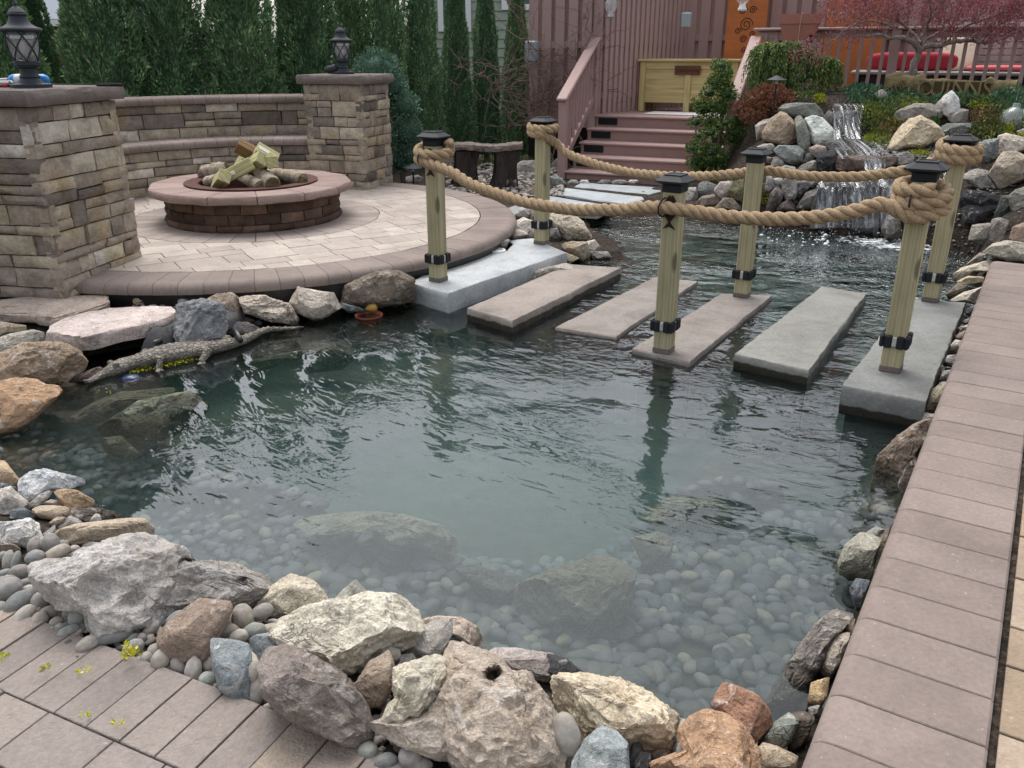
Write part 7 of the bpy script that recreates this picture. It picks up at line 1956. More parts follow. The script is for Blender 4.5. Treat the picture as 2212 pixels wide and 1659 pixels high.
# blue-green topiary right of the far pillar
b = (aty(868, 372, 9.6).x, 9.6, .1)
clumps('topiary_shrub', 'blue-green cloud-pruned shrub in rounded tiers beside the far pillar', 'shrub', b,
       [(*rel(815, 160, 9.75, b), px(50, 9.7)), (*rel(790, 172, 9.8, b), px(26, 9.7)), (*rel(845, 190, 9.7, b), px(34, 9.7)), (*rel(872, 232, 9.65, b), px(34, 9.6)), (*rel(878, 285, 9.6, b), px(36, 9.6)), (*rel(882, 335, 9.6, b), px(30, 9.6)), (*rel(862, 352, 9.6, b), px(22, 9.6))],
       'blue_shrub', 9000, .030, .016, 5, trunk=[([(0, 0, -.1), (.02, .02, .4), (-.1, .05, .9), (-.25, .1, 1.2)], [.03, .028, .02, .01])])
# hinoki cypress right of the steps
b0 = hit(1552, 372); b = (b0.x, b0.y + .1, b0.z - .02); y = b[1]
rnd = random.Random(12); bl = []
for v, w, n in ((140, 10, 1), (160, 20, 2), (180, 30, 3), (205, 46, 5), (232, 62, 8), (262, 72, 9), (292, 70, 9), (322, 66, 9), (352, 62, 8)):
    for k in range(n):
        a = rnd.uniform(0, 6.28); rr = w * rnd.uniform(.45, 1.0) if n > 1 else 0
        q = rel(1554 - (v - 250) * .02 + rr * math.cos(a), v + rnd.uniform(-9, 9), y + px(rr, y) * math.sin(a), b)
        bl.append((*q, px(rnd.uniform(15, 24), y)))
clumps('hinoki_cypress', 'dark green conical cypress with bronze tips right of the deck steps', 'tree', b, bl, 'hinoki', 16000, .030, .015, 9, updir=.15, core=.6, zsq=.62,
       trunk=[([(0, 0, -.1), (.01, 0, .5), (0, 0, 1.05)], [.035, .025, .01])])
# weeping hemlock
def weeping():
    b = (aty(1700, 200, 9.75).x, 9.75, 1.02); rs = np.random.RandomState(4); rnd = random.Random(4)
    root = thing('weeping_conifer', 'weeping green conifer with drooping branches above the waterfall', 'tree', b)
    mb = MB(); parts = []
    heads = [(1642, 110, 36, 95), (1660, 98, 40, 80), (1705, 95, 45, 90), (1740, 108, 42, 75), (1780, 128, 42, 70), (1655, 122, 30, 80), (1690, 125, 45, 65), (1800, 140, 25, 50)]
    for hu, hv, w, drop in heads:
        hb = rel(hu, hv, 9.7, b)
        mb.tube([(0, 0, -.1), (hb[0] * .3, 0, .22), (hb[0] * .8, hb[1] * .6, hb[2] * .95), hb], [.03, .025, .014, .007], 6)
        for k in range(38):
            a = rnd.uniform(0, 6.28); rr = px(w, 9.7) * rnd.uniform(.3, 1.05); L = px(drop, 9.7) * rnd.uniform(.45, 1.05); pts = []
            for q in range(9):
                f = q / 8
                pts.append((hb[0] + rr * math.cos(a) * (f ** .55), hb[1] + rr * math.sin(a) * .8 * (f ** .55), hb[2] + .04 * math.sin(f * 3.1) - L * f ** 1.8))
            S = np.array(pts); m = 62
            kk = rs.uniform(0, 8, m); i0 = np.minimum(kk.astype(int), 7); fr = (kk - i0)[:, None]
            P = S[i0] * (1 - fr) + S[i0 + 1] * fr + rs.normal(0, .007, (m, 3)); D = (S[i0 + 1] - S[i0]); D = D / (np.linalg.norm(D, axis=1)[:, None] + 1e-9) + rs.normal(0, .45, (m, 3)) + np.array([0, 0, -.15])
            parts.append(leaves(P, D, rs.uniform(.022, .052, m), rs.uniform(.008, .016, m), rs, np.clip(.66 - .25 * (kk / 8) + rs.normal(.05, .2, m), 0, 1)))
    v, f, t = merge(*parts); npmesh('foliage', v, f, M['weeping'], root, tint=t); mb.build('branches', M['bark'], root, smooth=True)
weeping()
b0 = hit(1665, 232); b = (b0.x, b0.y, b0.z - .02); y = b[1]
bl = [(*rel(u, v, y + dy, b), px(r, y)) for u, v, r, dy in [(1625, 218, 18, 0), (1650, 208, 22, .05), (1675, 205, 22, 0), (1698, 215, 18, .05), (1640, 232, 18, -.05), (1668, 228, 20, -.05), (1600, 235, 16, 0), (1700, 228, 14, -.05), (1615, 250, 14, -.1), (1640, 255, 12, -.1)]]
clumps('red_shrub', 'low rusty-red leafed shrub beside the path light above the tan boulder', 'shrub', b, bl, 'redshrub', 5200, .028, .013, 3, updir=.5, core=.55)
# Japanese maple
def maple():
    y = 9.45; b = tuple(aty(1978, 158, y)); rs = np.random.RandomState(8); rnd = random.Random(8)
    root = thing('japanese_maple', 'red-leafed Japanese maple with twisting grey branches behind the log sign', 'tree', b)
    mb = MB(); tips = []
    def br(pts, r0, r1, depth=0):
        P = [Vector(p) for p in pts]; S = resample(P, .035) if len(P) > 2 else P
        S = [p + Vector((rnd.uniform(-1, 1), rnd.uniform(-1, 1), rnd.uniform(-1, 1))) * .008 for p in S]
        n = len(S); mb.tube(S, [r0 + (r1 - r0) * k / max(1, n - 1) for k in range(n)], 7 if r0 > .012 else 5)
        if depth < 3:
            for k in range(max(2, int(n * (.38 if depth else .30)))):
                i = rnd.randrange(n // 4, n); p = S[i]; d = (S[min(i + 1, n - 1)] - S[i - 1]).normalized()
                q = d * rnd.uniform(.3, .9) + Vector((rnd.uniform(-1, 1), rnd.uniform(-.8, .8), rnd.uniform(-.15, .75))); q.normalize()
                L = rnd.uniform(.14, .36) * (1, .8, .6)[depth]
                r = (r0 + (r1 - r0) * i / n) * .55
                br([p, p + q * L * .5 + Vector((0, 0, .02)), p + q * L + Vector((rnd.uniform(-.05, .05), 0, rnd.uniform(-.06, .05)))], max(.0035, r), .002, depth + 1)
        else: tips.append(S[-1])
        if depth >= 1: tips.extend(S[n // 2:])
    R_ = lambda u, v, dy=0: rel(u, v, y + dy, b)
    br([(0, 0, -.15), R_(1974, 145), R_(1982, 125), R_(1986, 108)], .05, .036, 3)
    br([R_(1986, 110), R_(1970, 92, -.05), R_(1945, 80, -.1), R_(1918, 82, -.12), R_(1898, 74, -.1), R_(1870, 80, -.1)], .032, .010)
    br([R_(1986, 108), R_(2004, 98, -.05), R_(2030, 98, -.12), R_(2058, 90, -.15), R_(2090, 88, -.1), R_(2130, 92, -.1), R_(2180, 80, 0)], .032, .010)
    br([R_(1986, 108), R_(1990, 85, .05), R_(1995, 60, .1), R_(1990, 30, .15)], .024, .008)
    br([R_(1990, 95), R_(2020, 75, .1), R_(2060, 55, .2), R_(2110, 35, .25)], .02, .007)
    br([R_(1988, 92), R_(1960, 60, .15), R_(1925, 40, .2), R_(1880, 25, .25)], .02, .007)
    br([R_(2000, 70), R_(2010, 20, -.2), R_(2000, -30, -.3)], .016, .006)
    br([R_(1940, 60), R_(1880, 45, -.2), R_(1830, 60, -.25), R_(1800, 90, -.2)], .014, .005)
    br([R_(2060, 70), R_(2130, 40, -.2), R_(2200, 30, -.2), R_(2250, 60, -.2)], .014, .005)
    mb.build('branches', M['greybark'], root, smooth=True)
    T = np.array([tuple(p) for p in tips]); n = 11500
    i = rs.randint(0, len(T), n); P = T[i] + rs.normal(0, .045, (n, 3))
    # dome of hanging lace leaves over the branches
    m = 6000; a = rs.uniform(0, 6.28, m); rr = np.sqrt(rs.uniform(0, 1, m))
    C = np.array(R_(2010, 5)); Q = np.stack([C[0] + rr * np.cos(a) * 1.2, C[1] + rr * np.sin(a) * .6, C[2] + .30 * (1 - rr ** 2) - .12 * rr + rs.normal(0, .07, m) + .10 * fbm(np.stack([rr * np.cos(a) * 4, rr * np.sin(a) * 4, 0 * a], 1), 2, 2)], 1)
    gap = fbm(Q * 3.2 + 5, 6, 2) > -.12
    P = np.concatenate([P, Q[gap]]); k = len(P)
    D = rs.normal(0, .6, (k, 3)) + np.array([0, 0, -.55])
    q = leaves(P, D, rs.uniform(.02, .046, k), rs.uniform(.006, .013, k), rs, np.clip(rs.normal(.5, .25, k), 0, 1))
    npmesh('foliage', q[0], q[1], M['maple'], root, tint=q[2])
maple()
# ground cover on the bank (uncountable)
def cover(name, patches, mat, L, W, label, cat, seed, up=.9, dens=1.0):
    rs = np.random.RandomState(seed); Ps = []
    for u, v, ru, rv, n, hh in patches:
        for _ in range(int(n * dens)):
            a = rs.uniform(0, 6.28); r = math.sqrt(rs.uniform(0, 1)) * (1 + .3 * rs.normal() * .5)
            p = hit(u + ru * r * math.cos(a), v + rv * r * math.sin(a)); d = (p - Vector((0, 0, CH))).normalized()
            p = p - d * rs.uniform(0, .10); Ps.append((p.x, p.y, p.z + rs.uniform(0, hh) * (1 - r * r * .6)))
    P = np.array(Ps); n = len(P)
    D = rs.normal(0, .6, (n, 3)) + np.array([0, -.25, up])
    t = np.clip(.45 + .25 * fbm(P * 6, seed, 2) + rs.normal(0, .18, n), 0, 1)
    v, f, t = leaves(P, D, rs.uniform(.6, 1.3, n) * L, rs.uniform(.6, 1.2, n) * W, rs, t)
    return tag(npmesh(name, v, f, M[mat], tint=t), label, cat, kind='stuff')
cover('creeping_juniper', [(1875, 212, 48, 14, 900, .10), (1850, 200, 30, 8, 400, .08), (2180, 215, 45, 24, 700, .10), (2060, 222, 70, 8, 500, .07), (1960, 205, 40, 7, 300, .06), (2190, 240, 30, 12, 300, .06)], 'juniper', .05, .016, 'grey-green creeping juniper spreading below the log sign', 'juniper', 1)
cover('ground_cover', [(1885, 245, 36, 34, 1000, .06), (1920, 262, 40, 30, 800, .05), (1950, 225, 50, 12, 500, .05), (2090, 222, 90, 10, 700, .06), (2165, 255, 50, 30, 800, .07), (2130, 285, 40, 22, 500, .06), (1905, 300, 34, 22, 500, .05), (1700, 240, 20, 10, 200, .03), (1740, 205, 40, 10, 300, .04)], 'cover', .035, .016, 'mixed green and brown creeping plants covering the bank by the waterfall', 'ground cover', 2)
cover('dry_ground_cover', [(1925, 285, 38, 26, 700, .05), (2135, 262, 40, 26, 800, .06), (1600, 262, 26, 18, 300, .05), (1905, 275, 24, 26, 400, .05), (2080, 300, 30, 12, 250, .04)], 'drygrass', .045, .008, 'dry brown stems tangled among the creeping plants', 'dry plants', 3, .6)
cover('stonecrop', [(1885, 303, 20, 10, 420, .04), (1905, 296, 14, 9, 200, .04), (1985, 226, 26, 6, 220, .03), (2010, 236, 16, 5, 160, .03), (1955, 232, 12, 6, 120, .03), (2112, 225, 28, 10, 300, .04), (2130, 322, 40, 8, 420, .04), (2085, 330, 20, 7, 180, .03), (1985, 333, 26, 7, 220, .03), (2178, 282, 12, 18, 260, .04), (2200, 300, 24, 8, 260, .04), (1885, 238, 18, 18, 160, .04), (1770, 215, 14, 8, 240, .05)], 'sedum', .018, .014, 'bright yellow-green stonecrop cushions on the bank by the waterfall', 'stonecrop', 4, .8)
cover('moss', [(1632, 412, 22, 20, 420, .02), (1645, 428, 20, 16, 240, .02), (1490, 398, 22, 8, 120, .02), (1770, 212, 12, 10, 200, .03)], 'moss', .018, .010, 'olive moss on the rock behind the back middle post', 'moss', 5, .6)
cover('grass', [(1010, 350, 30, 14, 500, .05), (1080, 345, 40, 16, 700, .06), (1140, 350, 30, 18, 500, .05), (930, 365, 30, 10, 250, .04)], 'grass', .07, .006, 'short green grass growing around the rustic bench', 'grass', 6, 1.4)
cover('fern_tufts', [(1480, 398, 22, 9, 160, .04), (1560, 392, 26, 7, 160, .04), (2020, 262, 8, 14, 140, .06)], 'grass', .05, .010, 'small green fern tufts between the waterfall boulders', 'fern', 7, .8)
cover('bloom_litter', [(165, 1418, 1, 1, 1, .0), (283, 1418, 14, 8, 60, .05), (15, 1418, 8, 4, 14, .01), (100, 1443, 10, 4, 14, .01), (180, 1450, 8, 4, 12, .01), (190, 1545, 8, 3, 10, .0), (255, 1562, 8, 3, 10, .0), (880, 425, 6, 3, 14, .0), (768, 466, 7, 3, 12, .0), (590, 447, 6, 3, 8, .0), (540, 425, 5, 2, 6, .0), (2055, 748, 10, 8, 24, .02), (320, 650, 6, 5, 10, .01)], 'sedum', .016, .008, 'little yellow-green maple flowers fallen on the paving and stones', 'fallen flowers', 8, .5)
# bare vine on the left fence
def vine():
    rnd = random.Random(2); b = (aty(1188, 270, 11.55).x, 11.55, .15)
    t = thing('bare_vine', 'leafless tangled vine climbing the board fence beside the stairs', 'vine', b)
    mb = MB()
    def wander(p, d, L, r, depth):
        pts = [Vector(p)]; d = Vector(d).normalized(); n = max(4, int(L / .06))
        for k in range(n):
            d = (d + Vector((rnd.gauss(0, .33), rnd.gauss(0, .08), rnd.gauss(0, .28))) + Vector((0, (0 - pts[-1].y) * .8, .03))).normalized()
            pts.append(pts[-1] + d * .06)
        S = resample(pts, .03); m = len(S)
        mb.tube(S, [r * (1 - .6 * k / m) for k in range(m)], 5)
        if depth < 2:
            for _ in range(int(n * (.32 if depth == 0 else .16))):
                i = rnd.randrange(m // 5, m); q = Vector((rnd.uniform(-1, 1), rnd.uniform(-.3, .1), rnd.uniform(-.3, .9)))
                wander(S[i], q, L * rnd.uniform(.25, .55), r * .6, depth + 1)
    for k in range(11):
        wander((rnd.uniform(-.1, .12), rnd.uniform(-.03, .03), rnd.uniform(-.1, .5)), (rnd.uniform(-.8, 1.0), 0, rnd.uniform(.7, 1.3)), rnd.uniform(1.0, 2.3), rnd.uniform(.008, .014), 0)
    for k in range(9):
        wander((rnd.uniform(-.2, .1), -.05, rnd.uniform(.3, 1.0)), (-1, -.1, rnd.uniform(-.6, .4)), rnd.uniform(.4, .8), .006, 1)
    mb.build('stems', M['vine'], t, smooth=True)
vine()
# ---------------------------------------------------------------- falling water, foam
def sheet(rows, off, name, label, mat='cascade', nu=16, jit=.015, seed=1):
    rs = random.Random(seed); vs = []; fs = []; rr = []
    for i, (ua, ub, v, y) in enumerate(rows):
        for k in range(nu + 1):
            u = ua + (ub - ua) * k / nu
            p = aty(u, v, y + .03 * math.sin(k * 1.7 + i) * (jit / .015) * .4 + rs.uniform(-jit, jit)); vs.append(tuple(p))
    for i in range(len(rows) - 1):
        for k in range(nu): a = i * (nu + 1) + k; fs.append((a, a + nu + 1, a + nu + 2, a + 1))
    mb = MB(); mb.add(vs, fs)
    return tag(mb.build(name, M[mat], smooth=True, sharp=180), kind='structure')
def hy(ua, ub, v, off): return min(hit(ua + (ub - ua) * k / 4, v).y for k in range(5)) - off
def auto(rows, off, **k): sheet([(a, b, v, hy(a, b, v, off)) for a, b, v in rows], 0, 'waterfall', '', **k)
auto([(1800, 1864, 224), (1798, 1866, 230), (1800, 1864, 238), (1801, 1862, 250), (1801, 1861, 270), (1801, 1861, 300)], .17)
auto([(1795, 1895, 299), (1800, 1905, 308), (1806, 1915, 322), (1812, 1930, 343)], .07, seed=2)
auto([(1868, 1912, 343), (1866, 1914, 350), (1868, 1912, 365), (1866, 1914, 386)], .24, seed=3)
auto([(1775, 1950, 386), (1768, 1945, 396), (1764, 1936, 404)], .10, seed=4)
auto([(1764, 1936, 403), (1760, 1934, 411), (1757, 1930, 430), (1753, 1928, 455), (1748, 1930, 492)], .20, nu=40, jit=.02, seed=5)
for ua, ub, v0, v1 in ((1890, 1900, 425, 510), (1918, 1936, 430, 505), (1984, 2002, 395, 520), (2040, 2062, 365, 460), (1965, 1975, 400, 480)):
    auto([(ua, ub, v0), (ua - 2, ub, v0 + 8), (ua - 3, ub - 2, (v0 + v1) / 2), (ua - 4, ub - 2, v1)], .22, nu=5, jit=.01, seed=int(ua))
rs = np.random.RandomState(3); sv, sf = [], []; V1, F1 = ico(1); off = 0
def foam_at(u, v, z, r, fl):
    global off
    p = at(u, v, z); q = V1 * np.array([r, r, r * fl]) + np.array(tuple(p)); sv.append(q); sf.append(F1 + off); off += len(q)
for _ in range(700):
    c = rs.choice(4, p=[.42, .36, .14, .08])
    cu, cv, su, sv_ = [(1800, 490, 60, 7), (1940, 512, 34, 8), (2005, 522, 16, 5), (1760, 512, 55, 11)][c]
    foam_at(rs.normal(cu, su), rs.normal(cv, sv_), .004, abs(rs.normal(0, .006)) + .0025, rs.uniform(.25, .8))
for _ in range(260):
    u = rs.choice([1700, 1800, 1895, 1930, 1850, 1992]) + rs.normal(0, 16); foam_at(u, rs.uniform(460, 505), abs(rs.normal(0, .05)) + .01, rs.uniform(.0015, .0035), 1.4)
for _ in range(90):
    p = hit(rs.uniform(1800, 1925), rs.uniform(298, 345)); r = rs.uniform(.002, .005)
    q = V1 * np.array([r * 1.4, r, r * .4]) + np.array([p.x, p.y - .02, p.z + .035]); sv.append(q); sf.append(F1 + off); off += len(q)
tag(npmesh('foam', np.concatenate(sv), np.concatenate(sf), M['foam'], smooth=True), 'white foam and splashes where the cascade meets the pond', 'foam', kind='stuff')
# black spillway basin above the upper fall
t = thing('spillway', 'black plastic spillway basin at the top of the waterfall', 'basin', tuple(aty(1835, 205, 9.5)))
mb = MB(); c = aty(1838, 208, 9.62); mb.box((c.x, c.y, c.z - .02), (.62, .3, .13), .02, RZ); kid(mb, 'tub', 'liner', t)
c = aty(1825, 224, 9.42); mb = MB(); mb.box((c.x, c.y, c.z), (.34, .25, .02), .006, RZ * .5); kid(mb, 'spill_lip', 'wetrock', t)
# black liner in the hollow under the jutting flagstone
mb = MB(); L = []
for u, v in ((300, 805), (340, 790), (400, 768), (460, 752), (520, 735)):
    p = at(u, v, -.02); L.append(p)
vs = []; fs = []
for p in L:
    for dy, z in ((0.02, -.12), (.05, .03), (.16, .10), (.30, .14)): vs.append((p.x - .02, p.y + dy, z + .01 * math.sin(p.x * 40)))
for i in range(len(L) - 1):
    for k in range(3): a = i * 4 + k; fs.append((a, a + 4, a + 5, a + 1))
mb.add(vs, fs)
for q in ((315, 770, 350, 735), (500, 712, 520, 735)):
    a = at(q[0], q[1], .0); b_ = at(q[2], q[3], .08); mb.tube([a, (a + b_) / 2 + Vector((0, -.01, .03)), b_], [.012, .02, .015], 8)
tag(mb.build('pond_liner', M['liner'], smooth=True, sharp=180), 'folded black pond liner in the hollow under the jutting flagstone', 'liner')
# ---------------------------------------------------------------- crocodile
def crocodile():
    S = [(186, 826), (205, 817), (224, 808), (247, 797), (268, 788), (290, 782), (317, 776), (345, 769), (372, 763), (400, 758), (425, 755), (450, 752), (474, 748), (500, 742), (524, 735), (545, 726), (560, 717), (580, 712), (605, 711), (632, 709), (657, 706)]
    w = [.014, .019, .026, .042, .050, .045, .060, .070, .074, .070, .060, .048, .040, .034, .029, .024, .021, .017, .013, .009, .003]
    h = [.010, .014, .022, .036, .038, .034, .044, .052, .054, .050, .044, .038, .034, .030, .027, .023, .020, .017, .013, .009, .003]
    P = [at(u, v, .030 if i > 2 else .018) for i, (u, v) in enumerate(S)]
    o = P[8].copy(); mb = MB(); n = 14; vs = []; fs = []
    sides = []
    for k, p in enumerate(P):
        d = (P[min(k + 1, len(P) - 1)] - P[max(k - 1, 0)]); d.z = 0; d.normalize(); s = Vector((d.y, -d.x, 0)); sides.append((d, s))
        for i in range(n):
            a = 2 * math.pi * i / n; vs.append(p - o + s * math.cos(a) * w[k] + Vector((0, 0, 1)) * math.sin(a) * h[k])
    for k in range(len(P) - 1):
        for i in range(n): j = (i + 1) % n; fs.append((k * n + i, k * n + j, (k + 1) * n + j, (k + 1) * n + i))
    fs += [tuple(range(n))[::-1], tuple((len(P) - 1) * n + i for i in range(n))]
    mb.add(vs, fs)
    def leg(k, sg, dx, sc):
        d, s = sides[k]; s = s * sg; p = P[k] - o; hip = p + s * w[k] * .7
        knee = hip + s * .05 * sc + d * dx * .045 * sc + Vector((0, 0, .012)); foot = knee + s * .025 * sc - d * .035 * sc + Vector((0, 0, -.042))
        mb.tube([hip, (hip + knee) / 2 + Vector((0, 0, .008)), knee, (knee + foot) / 2, foot], [.028 * sc, .03 * sc, .022 * sc, .017 * sc, .016 * sc], 10)
        for q in range(4):
            f = foot + s * (.022) + d * (q - 1.5) * .012 + Vector((0, 0, -.004)); mb.tube([foot, f, f + s * .010], [.008, .0065, .004], 6)
    # the water side faces the viewer
    sg = 1 if sides[8][1].y < 0 else -1
    leg(6, sg, 1, .9); leg(10, sg, 1, 1.15); leg(6, -sg, 1, .9); leg(10, -sg, 1, 1.1)
    # brow ridges, nostrils
    for k, sc in ((3, .018), (0, .009)):
        d, s = sides[k]
        for e in (-1, 1): mb.blob(P[k] - o + s * e * w[k] * .55 + Vector((0, 0, h[k] * .85)), (sc, sc * .8, sc * .8), 2, .05, 1)
    # scutes: rows of low keels on back, double saw on the tail
    for k in range(5, len(P) - 1):
        for f in (0, .5):
            p = P[k].lerp(P[k + 1], f) - o; d, s = sides[k]; ww = w[k] * (1 - f) + w[k + 1] * f; hh = h[k] * (1 - f) + h[k + 1] * f
            for e in ((-.62, -.22, .22, .62) if k < 13 else (-.3, .3) if k < 16 else (0,)):
                up = hh * math.sqrt(max(0, 1 - e * e)); c = p + s * e * ww + Vector((0, 0, up)); q = .007 if k < 13 else .011
                mb.add([c - d * .012 - s * .004 - Vector((0, 0, .006)), c - d * .012 + s * .004 - Vector((0, 0, .006)), c + d * .010 + s * .004 - Vector((0, 0, .006)), c + d * .010 - s * .004 - Vector((0, 0, .006)), c - d * .002 + Vector((0, 0, q))], [(3, 2, 1, 0), (0, 1, 4), (1, 2, 4), (2, 3, 4), (3, 0, 4)])
    ob = mb.build('crocodile', M['croc']); ob.location = o
    m = ob.modifiers.new('r', 'REMESH'); m.mode = 'VOXEL'; m.voxel_size = .0042; m.use_smooth_shade = True
    dg = bpy.context.evaluated_depsgraph_get(); me = bpy.data.meshes.new_from_object(ob.evaluated_get(dg)); ob.modifiers.clear(); ob.data = me
    if not me.materials: me.materials.append(M['croc'])
    tag(ob, 'grey crocodile figure with keeled back lying at the waterline below the flagstone', 'crocodile')
    d, s = sides[3]
    for e in (-1, 1):
        eb = MB(); eb.blob(P[3] - o + s * e * w[3] * .72 + Vector((0, 0, h[3] * .88)), (.007, .006, .006), 1, 0, 2); x = eb.build('eye', M['yellow'], ob, smooth=True)
crocodile()
p = at(283, 821, -.012); mb = MB(); mb.blob((0, 0, 0), (.052, .045, .03), 3, .05, 3); o = mb.build('float', M['navy'], smooth=True); o.location = p; tag(o, 'dark blue float half sunk under the crocodile head', 'float')
p = at(805, 664, .035); mb = MB(); mb.lathe([(.001, -.05), (.012, -.042), (.026, -.02), (.032, .004), (.026, .024), (.001, .034)], 18); o = mb.build('float', M['yellow'], smooth=True); o.location = p; o.rotation_euler = (0, R(80), R(10)); tag(o, 'amber-yellow plastic float on the brown slab at the waterline', 'float')
p = at(797, 684, .0)
t = thing('plant_pot', 'round brown plastic pot sunk at the waterline below the amber float', 'pot', (p.x, p.y, -.12))
mb = MB(); mb.lathe([(.055, -.02), (.082, .118), (.088, .128), (.086, .136), (.079, .132), (.06, .09)], 28); mb.build('pot_shell', M['pot'], t, smooth=True, sharp=40)
mb = MB(); mb.lathe([(.001, .10), (.074, .10)], 20); mb.build('potting_soil', M['dark'], t)
rs = np.random.RandomState(9); P = []
for _ in range(330):
    f = rs.uniform(0, 1); u = 280 + 145 * f + rs.normal(0, 5); v = 802 - 30 * f + rs.normal(0, 2.6); P.append(tuple(at(u, v, .004)))
for u, v, n in ((1380, 700, 6), (1400, 708, 8), (620, 700, 5), (215, 842, 6), (230, 850, 4)):
    for _ in range(n): P.append(tuple(at(u + rs.normal(0, 8), v + rs.normal(0, 3), .004)))
P = np.array(P); v, f, tt = leaves(P, rs.normal(0, 1, (len(P), 3)) * np.array([1, 1, .15]), rs.uniform(.006, .015, len(P)), .006, rs, rs.rand(len(P)))
tag(npmesh('floating_flowers', v, f, M['sedum'], tint=tt), 'yellow-green flower litter floating along the crocodile', 'fallen flowers', kind='stuff')
# ---------------------------------------------------------------- lamps on the pillars
def pillar_lamp(loc, label):
    t = thing('pillar_lamp', label, 'lamp', loc, 0, 'lanterns on the stone pillars'); t.scale = (.93, .93, .875)
    mb = MB(); mb.lathe([(.118, 0), (.118, .022), (.075, .03), (.062, .05), (.056, .058), (.060, .068), (.056, .076), (.05, .085), (.05, .12), (.066, .128), (.066, .135), (.076, .14), (.076, .16), (.07, .165)], 32); mb.build('base', M['lampmetal'], t, smooth=True, sharp=40)
    mb = MB(); mb.lathe([(.062, .165), (.078, .22), (.088, .29), (.094, .345)], 28); mb.build('glass', M['lampglass'], t, smooth=True, sharp=180)
    cage = MB(); n = 6
    for k in range(n):
        for sg in (-1, 1):
            pts = []
            for q in range(13):
                f = q / 12; a = 2 * math.pi * k / n + sg * f * 1.25; r = .066 + .034 * f ** .8 + .004; pts.append((r * math.cos(a), r * math.sin(a), .165 + .182 * f))
            cage.tube(pts, .0042, 6)
    cage.build('cage', M['lampmetal'], t, smooth=True)
    mb = MB(); mb.lathe([(.10, .340), (.118, .346), (.124, .356), (.118, .366), (.095, .372), (.07, .388), (.055, .412), (.048, .435), (.047, .44), (.056, .443), (.056, .452), (.048, .456), (.05, .46), (.036, .478), (.018, .492), (.010, .5), (.013, .508), (.009, .518), (.002, .535)], 32); mb.build('roof', M['lampmetal'], t, smooth=True, sharp=40)
    mb = MB(); mb.lathe([(.016, .165), (.018, .21), (.022, .25), (.016, .28), (.0, .29)], 14); mb.build('bulb', M['white'], t, smooth=True)
z1t = 1.262 + .088
xy = aty(70, 195, 5.16); pillar_lamp((xy.x, 5.16, z1t), 'black lantern with crossed cage bars on the big left pillar')
xy = aty(742, 164, 8.92); pillar_lamp((xy.x, 8.92, 1.245 + .088), 'black lantern with crossed cage bars on the far pillar')
def lying(name, u0, u1, y, z, prof, mat, label, cat, dy=0.0):
    a = Vector((aty(u0, 190, y).x, y, z)); b = Vector((aty(u1, 190, y + dy).x, y + dy, z)); d = b - a; L = d.length
    t = thing(name, label, cat, a); return t, d.normalized(), L
t, d, L = lying('gas_cylinder', 22, 110, 5.30, z1t + .036, None, 'blue', 'blue gas cylinder with white label lying behind the left lamp', 'cylinder')
def along(d, prof):
    q = d.to_track_quat('Z', 'Y').to_matrix().to_4x4(); mb = MB(); mb.M = q; mb.lathe(prof, 20); mb.M = None; return mb
along(d, [(.012, 0), (.026, .012), (.035, .03), (.035, L - .03), (.026, L - .01), (.01, L)]).build('tank', M['blue'], t, smooth=True, sharp=40)
along(d, [(.0356, L * .2), (.0356, L * .72)]).build('paper_label', M['whitelabel'], t, smooth=True)
along(d, [(.012, -.05), (.014, -.001)]).build('valve', M['silver'], t, smooth=True)
t = thing('torch_head', 'silver and red torch tool at the left end of the big pillar cap', 'tool', (aty(8, 190, 5.2).x, 5.2, z1t))
mb = MB(); mb.box((0, 0, .02), (.12, .05, .038), .012); mb.build('body', M['silver'], t)
mb = MB(); mb.box((.03, -.03, .012), (.03, .02, .022), .006); mb.build('trigger', M['red'], t)
t = thing('grilling_fork', 'pair of thin black rods with foam grips lying on the big pillar cap', 'tool', (aty(110, 190, 5.25).x, 5.25, z1t + .012))
for dy, g0 in ((.02, .27), (-.02, .36)):
    mb = MB(); mb.tube([(0, dy, .004), (.37, dy * .6, .0)], .003, 6); mb.build('rod', M['black'], t)
    mb = MB(); mb.tube([(g0, dy * .7, .001), (g0 + .075, dy * .6, .0)], .010, 10); mb.build('grip', M['dark'], t, smooth=True)
t = thing('spotlight', 'small black garden spotlight lying left of the far pillar lamp', 'spotlight', (aty(724, 160, 8.9).x, 8.9, 1.335))
mb = MB(); mb.M = Matrix.Rotation(R(80), 4, 'Y'); mb.lathe([(.02, -.07), (.036, -.04), (.04, .04), (.03, .05)], 16, (-.05, 0, -.02)); mb.M = None; mb.build('housing', M['lampmetal'], t, smooth=True, sharp=40)
mb = MB(); mb.box((-.02, 0, .012), (.09, .05, .02), .004); mb.build('bracket', M['black'], t)
mb = MB(); mb.tube([(.1, .05, .02), (.18, .08, .02), (.26, .06, .008)], .006, 6); mb.build('cable', M['black'], t)
